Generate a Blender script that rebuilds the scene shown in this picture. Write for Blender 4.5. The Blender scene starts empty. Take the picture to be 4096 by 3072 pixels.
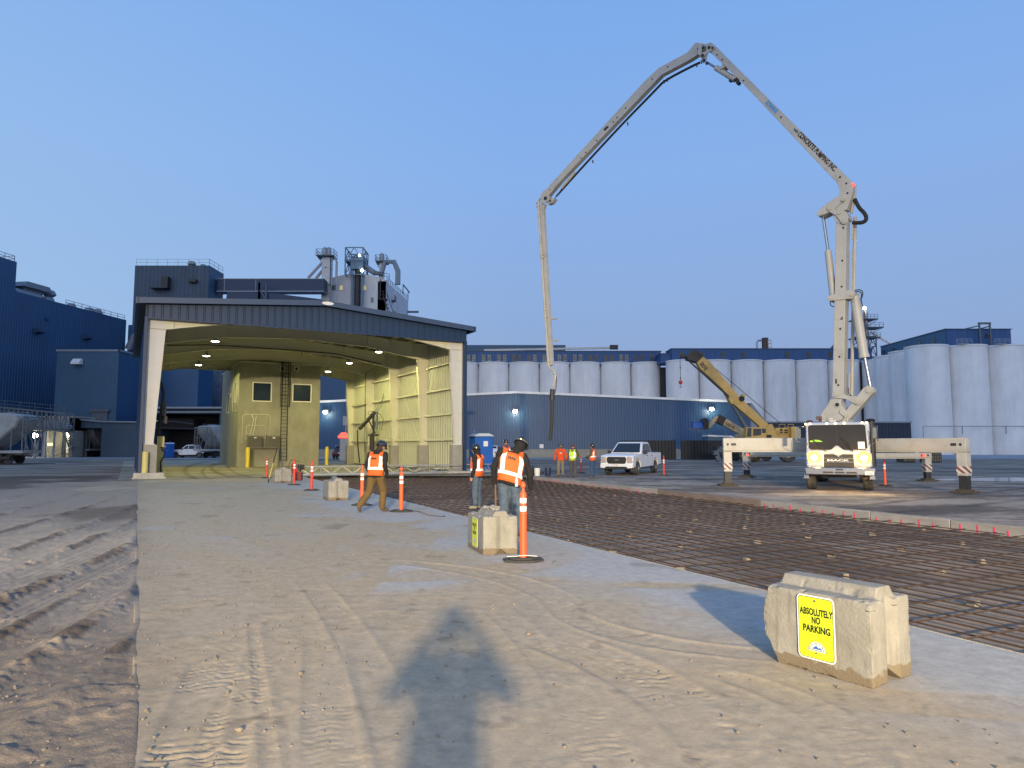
import bpy, bmesh, math, random
import numpy as np
from mathutils import Vector, Matrix
random.seed(7)
R = math.radians
S = bpy.context.scene
COL = S.collection

# ---------------------------------------------------------------- camera
FPX, HC, HY = 2840.0, 1.65, 1787.0
PITCH = math.atan((HY - 1536.0) / FPX)
cd = bpy.data.cameras.new('camera'); cam = bpy.data.objects.new('camera', cd); COL.objects.link(cam)
cam.location = (0, 0, HC); cam.rotation_euler = (math.pi/2 + PITCH, 0, 0)
cd.sensor_width = 36; cd.lens = FPX / 4096 * 36; cd.clip_start = 0.05; cd.clip_end = 3000
S.camera = cam

# ---------------------------------------------------------------- sky, twilight, exposure
W = bpy.data.worlds.new("World"); S.world = W; W.use_nodes = True
wn, wl = W.node_tree.nodes, W.node_tree.links
bg = wn['Background']
sky = wn.new('ShaderNodeTexSky'); sky.sky_type = 'NISHITA'; sky.sun_disc = False
sky.sun_elevation = R(4.0); sky.sun_rotation = R(165)
sky.air_density = 1.0; sky.dust_density = 0.3; sky.ozone_density = 4.0; sky.altitude = 200
def _math(op, a, b=None, c=None, clamp=False):
    m = wn.new('ShaderNodeMath'); m.operation = op; m.use_clamp = clamp
    for i, v in enumerate((a, b, c)):
        if v is None: continue
        if isinstance(v, (int, float)): m.inputs[i].default_value = v
        else: wl.new(v, m.inputs[i])
    return m.outputs[0]
wtc = wn.new('ShaderNodeTexCoord'); wsp = wn.new('ShaderNodeSeparateXYZ'); wl.new(wtc.outputs['Generated'], wsp.inputs[0])
wr = wn.new('ShaderNodeValToRGB'); wl.new(wsp.outputs['Z'], wr.inputs[0]); cr = wr.color_ramp        # dusk sky by elevation
stops = [(0.0, (.275, .330, .51)), (.09, (.268, .358, .58)), (.20, (.265, .400, .68)), (.36, (.245, .425, .79)), (.60, (.190, .390, .81)), (1.0, (.10, .25, .60))]
cr.elements[0].position, cr.elements[0].color = stops[0][0], (*stops[0][1], 1); cr.elements[1].position, cr.elements[1].color = 1, (*stops[-1][1], 1)
for q, c in stops[1:-1]: e = cr.elements.new(q); e.color = (*c, 1)
# paler towards the west (left) and a twilight glow low in the south, behind the photographer
west = _math('MULTIPLY', _math('MAXIMUM', _math('MULTIPLY', wsp.outputs['X'], -1.35), 0), _math('MAXIMUM', _math('SUBTRACT', 1, _math('MULTIPLY', wsp.outputs['Z'], 1.3)), 0), clamp=True)
south = _math('MULTIPLY', _math('POWER', _math('MAXIMUM', _math('MULTIPLY', wsp.outputs['Y'], -1), 0), 1.5), _math('MAXIMUM', _math('SUBTRACT', 1, wsp.outputs['Z']), 0))
def _mixc(f, a, col):
    m = wn.new('ShaderNodeMix'); m.data_type = 'RGBA'; wl.new(f, m.inputs[0]); wl.new(a, m.inputs[6]); m.inputs[7].default_value = (*col, 1); return m.outputs[2]
c1 = _mixc(west, wr.outputs[0], (.36, .56, .82)); c2 = _mixc(south, c1, (.95, .92, .98))
ws = wn.new('ShaderNodeMix'); ws.data_type = 'RGBA'; ws.blend_type = 'ADD'; ws.inputs[0].default_value = .015
wl.new(c2, ws.inputs[6]); wl.new(sky.outputs[0], ws.inputs[7]); wl.new(ws.outputs[2], bg.inputs[0])
bg.inputs[1].default_value = 1.0
sd = bpy.data.lights.new('twilight_sun', 'SUN'); so = bpy.data.objects.new('twilight_sun', sd); COL.objects.link(so)
sd.energy = 0.42; sd.angle = R(50); sd.color = (0.90, 0.93, 1.0)
so.rotation_euler = (R(74), 0, R(-14)); so.location = (0, -50, 60)
vs = S.view_settings
vs.view_transform = 'Standard'; vs.look = 'None'; vs.gamma = 1; vs.exposure = 0.0
S.cycles.max_bounces = 6; S.cycles.diffuse_bounces = 3; S.cycles.glossy_bounces = 3
S.cycles.use_denoising = True
try: S.cycles.denoiser = 'OPENIMAGEDENOISE'
except Exception: pass
S.cycles.sample_clamp_indirect = 6

def lamp(name, loc, energy, color, size=0.15, kind='POINT', rot=None, spot=None, blend=0.5):
    l = bpy.data.lights.new(name, kind); l.energy = energy; l.color = color
    l.shadow_soft_size = size
    if kind == 'SPOT': l.spot_size = spot; l.spot_blend = blend
    o = bpy.data.objects.new(name, l); COL.objects.link(o); o.location = loc
    if rot is not None: o.rotation_euler = rot
    return o

# the plant's yard floodlights stand on the building behind the photographer
def aim(o, target):
    d = Vector(target) - o.location
    o.rotation_euler = d.to_track_quat('-Z', 'Y').to_euler()
YARD = [(2.3, -45.3, 12.2, 0.66), (3.0, -45.3, 12.2, 0.60), (-1.6, -45.0, 11.6, 0.10), (6.4, -45.4, 11.8, 0.11)]
YARD_E = 205000
for x, y, z, k in YARD:
    l = lamp('yard_floodlight_lamp', (x, y, z), YARD_E * k, (1.0, 0.80, 0.50), 0.35, 'SPOT', spot=R(48), blend=1.0)
    aim(l, (0.5, 5, 0))

# ---------------------------------------------------------------- projection helpers (metres <-> reference pixels)
CP, SP = math.cos(PITCH), math.sin(PITCH)
def ray(px, py):
    a = (px - 2048) / FPX; b = (1536 - py) / FPX
    return Vector((a, CP - b*SP, SP + b*CP))
def G(px, py, z=0.0):                       # point on the horizontal plane z
    r = ray(px, py); t = (z - HC) / r.z
    return Vector((r.x*t, r.y*t, z))
def PY(px, py, Y):                          # point on the vertical plane y = Y
    r = ray(px, py); t = Y / r.y
    return Vector((r.x*t, Y, HC + r.z*t))
def PV(px, py, o, d):                       # point on vertical plane through o along horizontal d -> (s, z)
    r = ray(px, py)
    nx, ny = -d[1], d[0]
    t = (o[0]*nx + o[1]*ny) / (r.x*nx + r.y*ny)
    x, y = r.x*t, r.y*t
    return ((x-o[0])*d[0] + (y-o[1])*d[1], HC + r.z*t)

# ---------------------------------------------------------------- mesh builder
class MB:
    def __init__(s): s.v = []; s.f = []; s.mi = []; s.cur = 0; s.M = None
    def _add(s, vs, fs):
        n = len(s.v)
        if s.M is not None: vs = [s.M @ Vector(p) for p in vs]
        s.v += [tuple(p) for p in vs]
        for f in fs: s.f.append(tuple(i+n for i in f)); s.mi.append(s.cur)
        return s
    def box(s, c, size, rz=0, rot=None):
        hx, hy, hz = size[0]/2, size[1]/2, size[2]/2
        m = rot if rot is not None else Matrix.Rotation(rz, 3, 'Z')
        c = Vector(c)
        vs = [c + m @ Vector((x*hx, y*hy, z*hz)) for x in (-1, 1) for y in (-1, 1) for z in (-1, 1)]
        return s._add(vs, [(0,1,3,2), (4,6,7,5), (0,4,5,1), (2,3,7,6), (0,2,6,4), (1,5,7,3)])
    def lohi(s, lo, hi):
        return s.box([(a+b)/2 for a, b in zip(lo, hi)], [abs(b-a) for a, b in zip(lo, hi)])
    def bar(s, p0, p1, w, h=None, up=(0, 0, 1)):
        p0, p1 = Vector(p0), Vector(p1); h = w if h is None else h
        d = p1 - p0; L = d.length
        if L < 1e-6: return s
        d.normalize(); u = Vector(up)
        if abs(d.dot(u)) > 0.98: u = Vector((0, 1, 0))
        x = d.cross(u).normalized(); z = x.cross(d).normalized()
        rot = Matrix((x, d, z)).transposed()
        return s.box((p0+p1)/2, (w, L, h), rot=rot)
    def tube(s, pts, r, n=8, cap=True):
        pts = [Vector(p) for p in pts]; k = len(pts)
        rs = r if isinstance(r, (list, tuple)) else [r]*k
        vs = []; prev = None
        for i, p in enumerate(pts):
            d = (pts[min(i+1, k-1)] - pts[max(i-1, 0)]).normalized()
            if prev is None:
                a = Vector((0, 0, 1)) if abs(d.z) < 0.9 else Vector((1, 0, 0))
                x = d.cross(a).normalized()
            else:
                x = (prev - d*prev.dot(d)).normalized()
            prev = x; y = d.cross(x)
            for j in range(n):
                t = 2*math.pi*j/n
                vs.append(p + (x*math.cos(t) + y*math.sin(t))*rs[i])
        fs = []
        for i in range(k-1):
            for j in range(n):
                a = i*n+j; b = i*n+(j+1) % n
                fs.append((a, b, b+n, a+n))
        if cap: fs.append(tuple(range(n))[::-1]); fs.append(tuple((k-1)*n+j for j in range(n)))
        return s._add(vs, fs)
    def cyl(s, p0, p1, r0, r1=None, n=16):
        return s.tube([p0, p1], [r0, r0 if r1 is None else r1], n)
    def prism(s, outline, fn, d0, d1):
        n = len(outline)
        vs = [fn(x, y, d0) for x, y in outline] + [fn(x, y, d1) for x, y in outline]
        fs = [tuple(range(n))[::-1], tuple(range(n, 2*n))]
        for i in range(n):
            j = (i+1) % n; fs.append((i, j, j+n, i+n))
        return s._add(vs, fs)
    def lathe(s, prof, c=(0, 0, 0), n=16, a0=0, a1=None, cap=True):
        c = Vector(c); vs = []; full = a1 is None; a1 = 2*math.pi if full else a1
        m = n if full else n+1
        for r, z in prof:
            for j in range(m):
                t = a0 + (a1-a0)*j/n
                vs.append(c + Vector((r*math.cos(t), r*math.sin(t), z)))
        fs = []
        for i in range(len(prof)-1):
            for j in range(n):
                a = i*m+j; b = i*m+((j+1) % m)
                fs.append((a, b, b+m, a+m))
        if cap and full:
            fs.append(tuple(range(m))[::-1]); fs.append(tuple((len(prof)-1)*m+j for j in range(m)))
        return s._add(vs, fs)
    def ell(s, c, r, n=12, m=8, rot=None):
        c = Vector(c); vs = []; rot = rot or Matrix.Identity(3)
        for i in range(m+1):
            ph = math.pi*i/m
            for j in range(n):
                t = 2*math.pi*j/n
                vs.append(c + rot @ Vector((r[0]*math.sin(ph)*math.cos(t), r[1]*math.sin(ph)*math.sin(t), r[2]*math.cos(ph))))
        fs = [(i*n+j, i*n+(j+1) % n, (i+1)*n+(j+1) % n, (i+1)*n+j) for i in range(m) for j in range(n)]
        return s._add(vs, fs)
    def sheet(s, P, fs): return s._add(P, fs)
    def corr(s, p0, du, dz, L, H, nrm, pitch=0.3, depth=0.03, top=None):
        """ribbed sheet: starts at p0, runs L along du, height H (or top(t)) along dz, ribs along nrm"""
        p0, du, dz, nrm = Vector(p0), Vector(du), Vector(dz), Vector(nrm)
        n = max(1, int(round(L/pitch))); pit = L/n; vs = []; fs = []
        ts = []
        for i in range(n):
            b = i*pit
            ts += [(b, 0), (b+pit*.72, 0), (b+pit*.80, 1), (b+pit*.92, 1)]
        ts.append((L, 0))
        for t, d in ts:
            h = top(t) if top else H
            q = p0 + du*t + nrm*(depth*d)
            vs += [q, q + dz*h]
        for i in range(len(ts)-1): fs.append((2*i, 2*i+2, 2*i+3, 2*i+1))
        return s._add(vs, fs)
    def build(s, name, mats, parent=None, smooth=True, bevel=0, loc=None, rz=None, norm=True, angle=0.6):
        me = bpy.data.meshes.new(name)
        me.from_pydata(s.v, [], s.f)
        mats = mats if isinstance(mats, (list, tuple)) else [mats]
        for m in mats: me.materials.append(m)
        if len(mats) > 1: me.polygons.foreach_set('material_index', s.mi)
        if norm:
            b = bmesh.new(); b.from_mesh(me); bmesh.ops.recalc_face_normals(b, faces=b.faces); b.to_mesh(me); b.free()
        if smooth:
            me.polygons.foreach_set('use_smooth', [True]*len(me.polygons))
            me.set_sharp_from_angle(angle=angle)
        me.update()
        o = bpy.data.objects.new(name, me); COL.objects.link(o)
        if parent is not None: o.parent = parent
        if loc is not None: o.location = loc
        if rz is not None: o.rotation_euler = (0, 0, rz)
        if bevel:
            bm = o.modifiers.new('bevel', 'BEVEL'); bm.width = bevel; bm.segments = 2; bm.limit_method = 'ANGLE'; bm.angle_limit = 0.6
        return o

def thing(name, label, cat, loc=(0, 0, 0), rz=0, group=None):
    o = bpy.data.objects.new(name, None); COL.objects.link(o); o.empty_display_size = .2
    o.location = loc; o.rotation_euler = (0, 0, rz); o['label'] = label; o['category'] = cat
    if group: o['group'] = group
    return o
def tag(o, label, cat, group=None):
    o['label'] = label; o['category'] = cat
    if group: o['group'] = group
    return o
def struct(o): o['kind'] = 'structure'; return o
def kids(o): return [c for c in bpy.data.objects if c.parent == o]
def dup(o, loc=None, rz=None, label=None, parent=None, _top=True):
    c = o.copy(); COL.objects.link(c)
    if parent is not None: c.parent = parent
    if _top:
        if loc is not None: c.location = loc
        if rz is not None: c.rotation_euler = (0, 0, rz)
        if label: c['label'] = label
    for k in kids(o): dup(k, parent=c, _top=False)
    return c

def text_obj(txt, name, m, parent, size, width, origin, xdir, ydir, lift=0.004, thick=0.004, bold=0.0, spacing=1.0, extrude=0.002):
    """real lettering: built-in font, fitted to width x size, laid on the plane origin + xdir, ydir (origin = left baseline)"""
    cu = bpy.data.curves.new(name+'_curve', 'FONT'); cu.body = txt; cu.size = 1; cu.offset = bold; cu.extrude = extrude
    cu.space_character = spacing; cu.resolution_u = 3
    t = bpy.data.objects.new('tmp', cu); COL.objects.link(t)
    dg = bpy.context.evaluated_depsgraph_get(); dg.update()
    me = bpy.data.meshes.new_from_object(t.evaluated_get(dg))
    bpy.data.objects.remove(t)
    co = np.empty(len(me.vertices)*3); me.vertices.foreach_get('co', co); co = co.reshape(-1, 3)
    mn, mx = co.min(0), co.max(0)
    x = (co[:, 0]-mn[0])/(mx[0]-mn[0])*width; y = (co[:, 1]-mn[1])/(mx[1]-mn[1])*size
    z = (co[:, 2]-mn[2])/max(1e-6, mx[2]-mn[2])*thick
    X, Y = Vector(xdir).normalized(), Vector(ydir).normalized(); Z = X.cross(Y)
    o3 = np.array(origin)[None, :] + x[:, None]*np.array(X) + y[:, None]*np.array(Y) + (z+lift)[:, None]*np.array(Z)
    me.vertices.foreach_set('co', o3.astype(np.float32).ravel()); me.materials.clear(); me.materials.append(m); me.update()
    o = bpy.data.objects.new(name, me); COL.objects.link(o)
    if parent is not None: o.parent = parent
    return o

# ---------------------------------------------------------------- materials
def mat(name, col, rough=0.6, metal=0.0, var=0.12, scale=2.0, bump=0.0, bscale=30.0, stain=None, stain_amt=0.4, stain_scale=(1, 1, 1), coat=0, spec=None, lo=.45, hi=.7):
    m = bpy.data.materials.new(name); m.use_nodes = True
    n, l = m.node_tree.nodes, m.node_tree.links
    p = n['Principled BSDF']; p.inputs['Roughness'].default_value = rough; p.inputs['Metallic'].default_value = metal
    if coat: p.inputs['Coat Weight'].default_value = coat; p.inputs['Coat Roughness'].default_value = 0.15
    if spec is not None: p.inputs['Specular IOR Level'].default_value = spec
    tc = n.new('ShaderNodeTexCoord')
    nz = n.new('ShaderNodeTexNoise'); nz.inputs['Scale'].default_value = scale; nz.inputs['Detail'].default_value = 6; nz.inputs['Roughness'].default_value = .65
    oi = n.new('ShaderNodeObjectInfo'); ad = n.new('ShaderNodeVectorMath'); ad.operation = 'MULTIPLY_ADD'; ad.inputs[1].default_value = (61, 47, 53)
    l.new(oi.outputs['Random'], ad.inputs[0]); l.new(tc.outputs['Object'], ad.inputs[2]); l.new(ad.outputs[0], nz.inputs['Vector'])
    mx = n.new('ShaderNodeMix'); mx.data_type = 'RGBA'
    c = list(col)
    mx.inputs[6].default_value = [max(0, v*(1-var)) for v in c] + [1]
    mx.inputs[7].default_value = [min(1, v*(1+var)) for v in c] + [1]
    rg = n.new('ShaderNodeMapRange'); rg.inputs[1].default_value = .3; rg.inputs[2].default_value = .7
    l.new(nz.outputs[0], rg.inputs[0]); l.new(rg.outputs[0], mx.inputs[0])
    out = mx.outputs[2]
    if stain is not None:
        mp = n.new('ShaderNodeMapping'); mp.inputs['Scale'].default_value = stain_scale
        l.new(ad.outputs[0], mp.inputs[0])
        n2 = n.new('ShaderNodeTexNoise'); n2.inputs['Scale'].default_value = 1.0; n2.inputs['Detail'].default_value = 8; n2.inputs['Roughness'].default_value = .7
        l.new(mp.outputs[0], n2.inputs['Vector'])
        r2 = n.new('ShaderNodeMapRange'); r2.inputs[1].default_value = lo; r2.inputs[2].default_value = hi; r2.inputs[4].default_value = stain_amt
        l.new(n2.outputs[0], r2.inputs[0])
        m2 = n.new('ShaderNodeMix'); m2.data_type = 'RGBA'; m2.inputs[7].default_value = list(stain)+[1]
        l.new(r2.outputs[0], m2.inputs[0]); l.new(out, m2.inputs[6]); out = m2.outputs[2]
    l.new(out, p.inputs['Base Color'])
    if bump:
        n3 = n.new('ShaderNodeTexNoise'); n3.inputs['Scale'].default_value = bscale; n3.inputs['Detail'].default_value = 5
        l.new(tc.outputs['Object'], n3.inputs['Vector'])
        b = n.new('ShaderNodeBump'); b.inputs['Strength'].default_value = bump; b.inputs['Distance'].default_value = .02
        l.new(n3.outputs[0], b.inputs['Height']); l.new(b.outputs[0], p.inputs['Normal'])
    return m
def emit(name, col, s):
    m = bpy.data.materials.new(name); m.use_nodes = True
    p = m.node_tree.nodes['Principled BSDF']; p.inputs['Base Color'].default_value = list(col)+[1]
    p.inputs['Emission Color'].default_value = list(col)+[1]; p.inputs['Emission Strength'].default_value = s
    return m

M_navy = mat('navy_metal_panel', (.006, .029, .082), .5, 0, .08, .4)
M_navy_trim = mat('navy_trim', (.035, .065, .13), .45, 0, .08, 2)
M_blue = mat('blue_metal_panel', (.018, .080, .185), .5, 0, .10, .12, stain=(.02, .06, .12), stain_amt=.35, stain_scale=(.5, .5, .05))
M_blue2 = mat('faded_blue_panel', (.035, .10, .175), .55, 0, .08, .2, stain=(.04, .09, .16), stain_amt=.35, stain_scale=(.6, .6, .05))
M_darkblue = mat('dark_weathered_panel', (.04, .07, .11), .6, 0, .15, .3, stain=(.12, .16, .2), stain_amt=.35, stain_scale=(.8, .8, .04), lo=.55, hi=.72)
M_vblue = mat('gallery_blue_panel', (.012, .07, .20), .5, 0, .08, .2)
M_cream = mat('cream_panel', (.40, .41, .30), .55, 0, .06, .5, stain=(.36, .33, .2), stain_amt=.3, stain_scale=(1, 1, .15))
M_creamframe = mat('cream_steel_frame', (.60, .59, .45), .5, 0, .05, .8, stain=(.35, .3, .2), stain_amt=.25, stain_scale=(.8, .8, .8))
M_whiteframe = mat('floodlit_white_frame', (.56, .56, .54), .5, 0, .05, .8, stain=(.5, .45, .4), stain_amt=.3, stain_scale=(3, 3, .3))  # front columns only: whiteness from the yard lamp put into the colour
M_concwall = mat('precast_concrete', (.27, .265, .21), .8, 0, .16, .7, .25, 12, stain=(.19, .18, .13), stain_amt=.6, stain_scale=(.9, .9, .35))
M_conc = mat('concrete', (.40, .385, .34), .85, 0, .15, 2.2, .5, 40, stain=(.2, .185, .16), stain_amt=.5, stain_scale=(2, 2, 1.2))
M_pedestal = mat('pedestal_concrete', (.28, .27, .235), .85, 0, .15, 1.5, .3, 20)
M_silo = mat('white_silo_concrete', (.80, .80, .80), .8, 0, .07, .25, stain=(.55, .55, .55), stain_amt=.5, stain_scale=(.45, .45, .07))
M_mill = mat('white_mill_concrete', (.62, .63, .64), .8, 0, .08, .3, stain=(.4, .4, .4), stain_amt=.5, stain_scale=(.5, .5, .08))
M_galv = mat('galvanised_steel', (.34, .36, .38), .45, .5, .15, 3)
M_steel = mat('grey_steel', (.10, .125, .15), .5, .3, .2, 2)
M_black = mat('black_rubber', (.018, .018, .018), .75, 0, .2, 8)
M_dark = mat('dark_metal', (.03, .03, .032), .55, .2, .3, 4)
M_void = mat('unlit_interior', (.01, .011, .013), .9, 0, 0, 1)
M_glassd = mat('dark_glass', (.012, .022, .035), .12, 0, .1, 2, spec=.2)
M_glasswin = mat('factory_window_glass', (.16, .17, .15), .25, 0, .6, 1.5)
M_yellow = mat('yellow_bollard_paint', (.72, .55, .05), .5, 0, .08, 3)
M_yellowold = mat('faded_yellow_bollard', (.56, .47, .16), .6, 0, .12, 3, stain=(.4, .35, .2), stain_amt=.4, stain_scale=(3, 3, 2))
M_orange = mat('orange_delineator_plastic', (.78, .115, .03), .45, 0, .07, 5)
M_orangered = mat('faded_red_delineator_plastic', (.62, .055, .03), .5, 0, .1, 5)
M_reflect = mat('white_reflective_band', (.86, .86, .82), .35, 0, .04, 9)
M_pump = mat('pump_offwhite_paint', (.42, .41, .38), .45, 0, .07, 1.2, stain=(.20, .18, .145), stain_amt=.45, stain_scale=(1.5, 1.5, 1.5), lo=.52, hi=.75)
M_pumpdark = mat('grimy_pump_paint', (.42, .40, .34), .5, 0, .12, 3)
M_cab = mat('truck_white_paint', (.50, .52, .56), .28, 0, .03, 1, coat=.5)
M_chrome = mat('chrome', (.42, .42, .43), .22, 1, .05, 3)
M_tire = mat('dusty_tyre', (.045, .042, .038), .85, 0, .2, 6, stain=(.16, .14, .11), stain_amt=.6, stain_scale=(3, 3, 3))
M_crane = mat('crane_yellow_paint', (.56, .37, .11), .5, 0, .1, 1.2, stain=(.3, .2, .07), stain_amt=.35, stain_scale=(1, 1, 1))
M_tan = mat('telehandler_tan_paint', (.5, .38, .22), .5, 0, .1, 1.2)
M_pottyblue = mat('toilet_blue_plastic', (.008, .10, .42), .45, 0, .05, 2)
M_pottyroof = mat('toilet_white_roof', (.5, .56, .62), .5, 0, .05, 2)
M_plastwhite = mat('white_plastic', (.72, .72, .70), .45, 0, .04, 4)
M_railcar = mat('railcar_grey_paint', (.33, .345, .35), .6, 0, .12, .8, stain=(.14, .11, .09), stain_amt=.6, stain_scale=(.5, .5, .4))
M_red = mat('red_plastic', (.5, .03, .02), .5, 0, .1, 3)
M_fencedark = mat('dark_corrugated_steel', (.022, .027, .034), .6, .2, .2, 2)

M_cabglass = mat('cab_glass', (.03, .028, .027), .12, 0, .1, 2, spec=.22)
M_grille = mat('black_grille', (.02, .018, .016), .5, .1, .1, 4)
M_letterglow = mat('chrome_lettering', (.8, .8, .8), .3, .2, .02, 4)
M_woodpad = mat('dark_wood_pad', (.07, .055, .04), .85, 0, .2, 6)
def stripe_mat(name, c1=(.55, .53, .5), c2=(.17, .06, .05), sc=2.0):
    m = bpy.data.materials.new(name); m.use_nodes = True; n, l = m.node_tree.nodes, m.node_tree.links
    tc = n.new('ShaderNodeTexCoord'); mp = n.new('ShaderNodeMapping'); mp.inputs['Rotation'].default_value = (0, R(45), 0)
    w = n.new('ShaderNodeTexWave'); w.inputs['Scale'].default_value = sc; w.wave_profile = 'SIN'
    l.new(tc.outputs['Object'], mp.inputs[0]); l.new(mp.outputs[0], w.inputs[0])
    r = n.new('ShaderNodeValToRGB'); r.color_ramp.interpolation = 'CONSTANT'; r.color_ramp.elements[0].color = (*c1, 1); r.color_ramp.elements[1].position = .5; r.color_ramp.elements[1].color = (*c2, 1)
    l.new(w.outputs[0], r.inputs[0]); l.new(r.outputs[0], n['Principled BSDF'].inputs['Base Color']); return m

M_maroon2 = mat('dark_red_can', (.16, .02, .02), .5)
M_soil = mat('dark_soil', (.05, .042, .036), .95, 0, .2, 5, .5, 30)
# ================================================================ GROUND
def fbm(x, y, sc, seed, octv=4, rough=.5):
    rng = np.random.RandomState(seed); out = np.zeros_like(x); a = 1.0; tot = 0
    for o in range(octv):
        g = rng.rand(256, 256); X = x/sc*(2**o) + rng.rand()*90; Y = y/sc*(2**o) + rng.rand()*90
        xi = np.floor(X).astype(int); yi = np.floor(Y).astype(int); fx = X-xi; fy = Y-yi
        fx = fx*fx*(3-2*fx); fy = fy*fy*(3-2*fy)
        x0 = xi % 256; x1 = (xi+1) % 256; y0 = yi % 256; y1 = (yi+1) % 256
        v = (g[x0, y0]*(1-fx)+g[x1, y0]*fx)*(1-fy) + (g[x0, y1]*(1-fx)+g[x1, y1]*fx)*fy
        out += a*v; tot += a; a *= rough
    return out/tot
def sstep(a, b, x): t = np.clip((x-a)/(b-a), 0, 1); return t*t*(3-2*t)

EDGE0, EDGE1 = G(545, 2000), G(524, 2900)                   # left edge of the concrete lane
PN0, PN1 = G(1392, 1950), G(4096, 2617)                     # edge between lane and formed pit
PF0, PF1 = G(2105, 1919, -.12), G(4096, 2155, -.12)         # far form boards of the pit
def along(a, b, t): return a + (b-a)*t
def at_y(a, b, y): t = (y-a.y)/(b.y-a.y); return Vector((a.x+(b.x-a.x)*t, y, 0))
YB = 40.6                                                   # pit ends at the canopy apron

def grid_mesh(name, X, Y, Z, attrs, m, dist=None):
    ny, nx = X.shape
    me = bpy.data.meshes.new(name)
    co = np.stack([X, Y, Z], -1).reshape(-1, 3).astype(np.float32)
    idx = np.arange(nx*ny).reshape(ny, nx)
    q = np.stack([idx[:-1, :-1], idx[:-1, 1:], idx[1:, 1:], idx[1:, :-1]], -1).reshape(-1, 4)
    me.vertices.add(len(co)); me.vertices.foreach_set('co', co.ravel())
    me.loops.add(q.size); me.loops.foreach_set('vertex_index', q.ravel().astype(np.int32))
    me.polygons.add(len(q)); me.polygons.foreach_set('loop_start', (np.arange(len(q))*4).astype(np.int32))
    me.update(calc_edges=True); me.validate()
    me.polygons.foreach_set('use_smooth', np.ones(len(q), bool))
    for k, a in attrs.items():
        at = me.attributes.new(k, 'FLOAT', 'POINT'); at.data.foreach_set('value', a.reshape(-1).astype(np.float32))
    me.materials.append(m)
    o = bpy.data.objects.new(name, me); COL.objects.link(o); struct(o)
    return o

def ground_mat(name, base, alt, third, rough, b1=.25, spk=0.0):
    """base / alt mixed by attribute mixa, third by attribute mixb; fine grain from noise"""
    m = bpy.data.materials.new(name); m.use_nodes = True
    n, l = m.node_tree.nodes, m.node_tree.links; p = n['Principled BSDF']; p.inputs['Roughness'].default_value = rough
    p.inputs['Specular IOR Level'].default_value = .25
    a1 = n.new('ShaderNodeAttribute'); a1.attribute_name = 'mixa'; a2 = n.new('ShaderNodeAttribute'); a2.attribute_name = 'mixb'
    tc = n.new('ShaderNodeTexCoord')
    nz = n.new('ShaderNodeTexNoise'); nz.inputs['Scale'].default_value = 7; nz.inputs['Detail'].default_value = 12; nz.inputs['Roughness'].default_value = .82
    l.new(tc.outputs['Object'], nz.inputs['Vector'])
    m1 = n.new('ShaderNodeMix'); m1.data_type = 'RGBA'; m1.inputs[6].default_value = list(base)+[1]; m1.inputs[7].default_value = list(alt)+[1]
    m2 = n.new('ShaderNodeMix'); m2.data_type = 'RGBA'; m2.inputs[7].default_value = list(third)+[1]
    l.new(a1.outputs['Fac'], m1.inputs[0]); l.new(m1.outputs[2], m2.inputs[6]); l.new(a2.outputs['Fac'], m2.inputs[0])
    mr = n.new('ShaderNodeMapRange'); mr.inputs[1].default_value = .33; mr.inputs[2].default_value = .67; mr.inputs[3].default_value = .74; mr.inputs[4].default_value = 1.22
    l.new(nz.outputs[0], mr.inputs[0])
    m3 = n.new('ShaderNodeMix'); m3.data_type = 'RGBA'; m3.blend_type = 'MULTIPLY'; m3.inputs[0].default_value = 1
    l.new(m2.outputs[2], m3.inputs[6]); l.new(mr.outputs[0], m3.inputs[7])
    out = m3.outputs[2]
    vo = n.new('ShaderNodeTexVoronoi'); vo.inputs['Scale'].default_value = 28; vo.inputs['Randomness'].default_value = 1
    l.new(tc.outputs['Object'], vo.inputs['Vector'])
    if spk:
        r = n.new('ShaderNodeMapRange'); r.inputs[1].default_value = .10; r.inputs[2].default_value = .20; r.inputs[3].default_value = spk; r.inputs[4].default_value = 0
        l.new(vo.outputs['Distance'], r.inputs[0])
        m4 = n.new('ShaderNodeMix'); m4.data_type = 'RGBA'
        l.new(r.outputs[0], m4.inputs[0]); l.new(out, m4.inputs[6]); l.new(vo.outputs['Color'], m4.inputs[7])
        bw = n.new('ShaderNodeHueSaturation'); bw.inputs['Saturation'].default_value = .12; bw.inputs['Value'].default_value = .55
        l.new(vo.outputs['Color'], bw.inputs['Color']); l.new(bw.outputs[0], m4.inputs[7]); out = m4.outputs[2]
    l.new(out, p.inputs['Base Color'])
    n3 = n.new('ShaderNodeTexNoise'); n3.inputs['Scale'].default_value = 45; n3.inputs['Detail'].default_value = 6; n3.inputs['Roughness'].default_value = .7
    l.new(tc.outputs['Object'], n3.inputs['Vector'])
    b = n.new('ShaderNodeBump'); b.inputs['Strength'].default_value = b1; b.inputs['Distance'].default_value = .012
    l.new(n3.outputs[0], b.inputs['Height']); l.new(b.outputs[0], p.inputs['Normal'])
    return m

M_lane = ground_mat('dusty_concrete_lane', (.44, .425, .39), (.455, .36, .235), (.20, .155, .105), .85, .22)
M_dirt = ground_mat('packed_dirt', (.42, .345, .26), (.32, .27, .215), (.13, .10, .075), .9, .9, .35)
M_gravel = ground_mat('dark_gravel', (.22, .175, .13), (.40, .325, .25), (.075, .062, .052), .85, .7, .4)
M_pit = ground_mat('pit_gravel_base', (.25, .185, .13), (.32, .245, .18), (.13, .10, .078), .9, .8, .45)
M_far = ground_mat('far_pavement', (.34, .355, .37), (.27, .28, .29), (.15, .15, .15), .8, .2)

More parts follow.
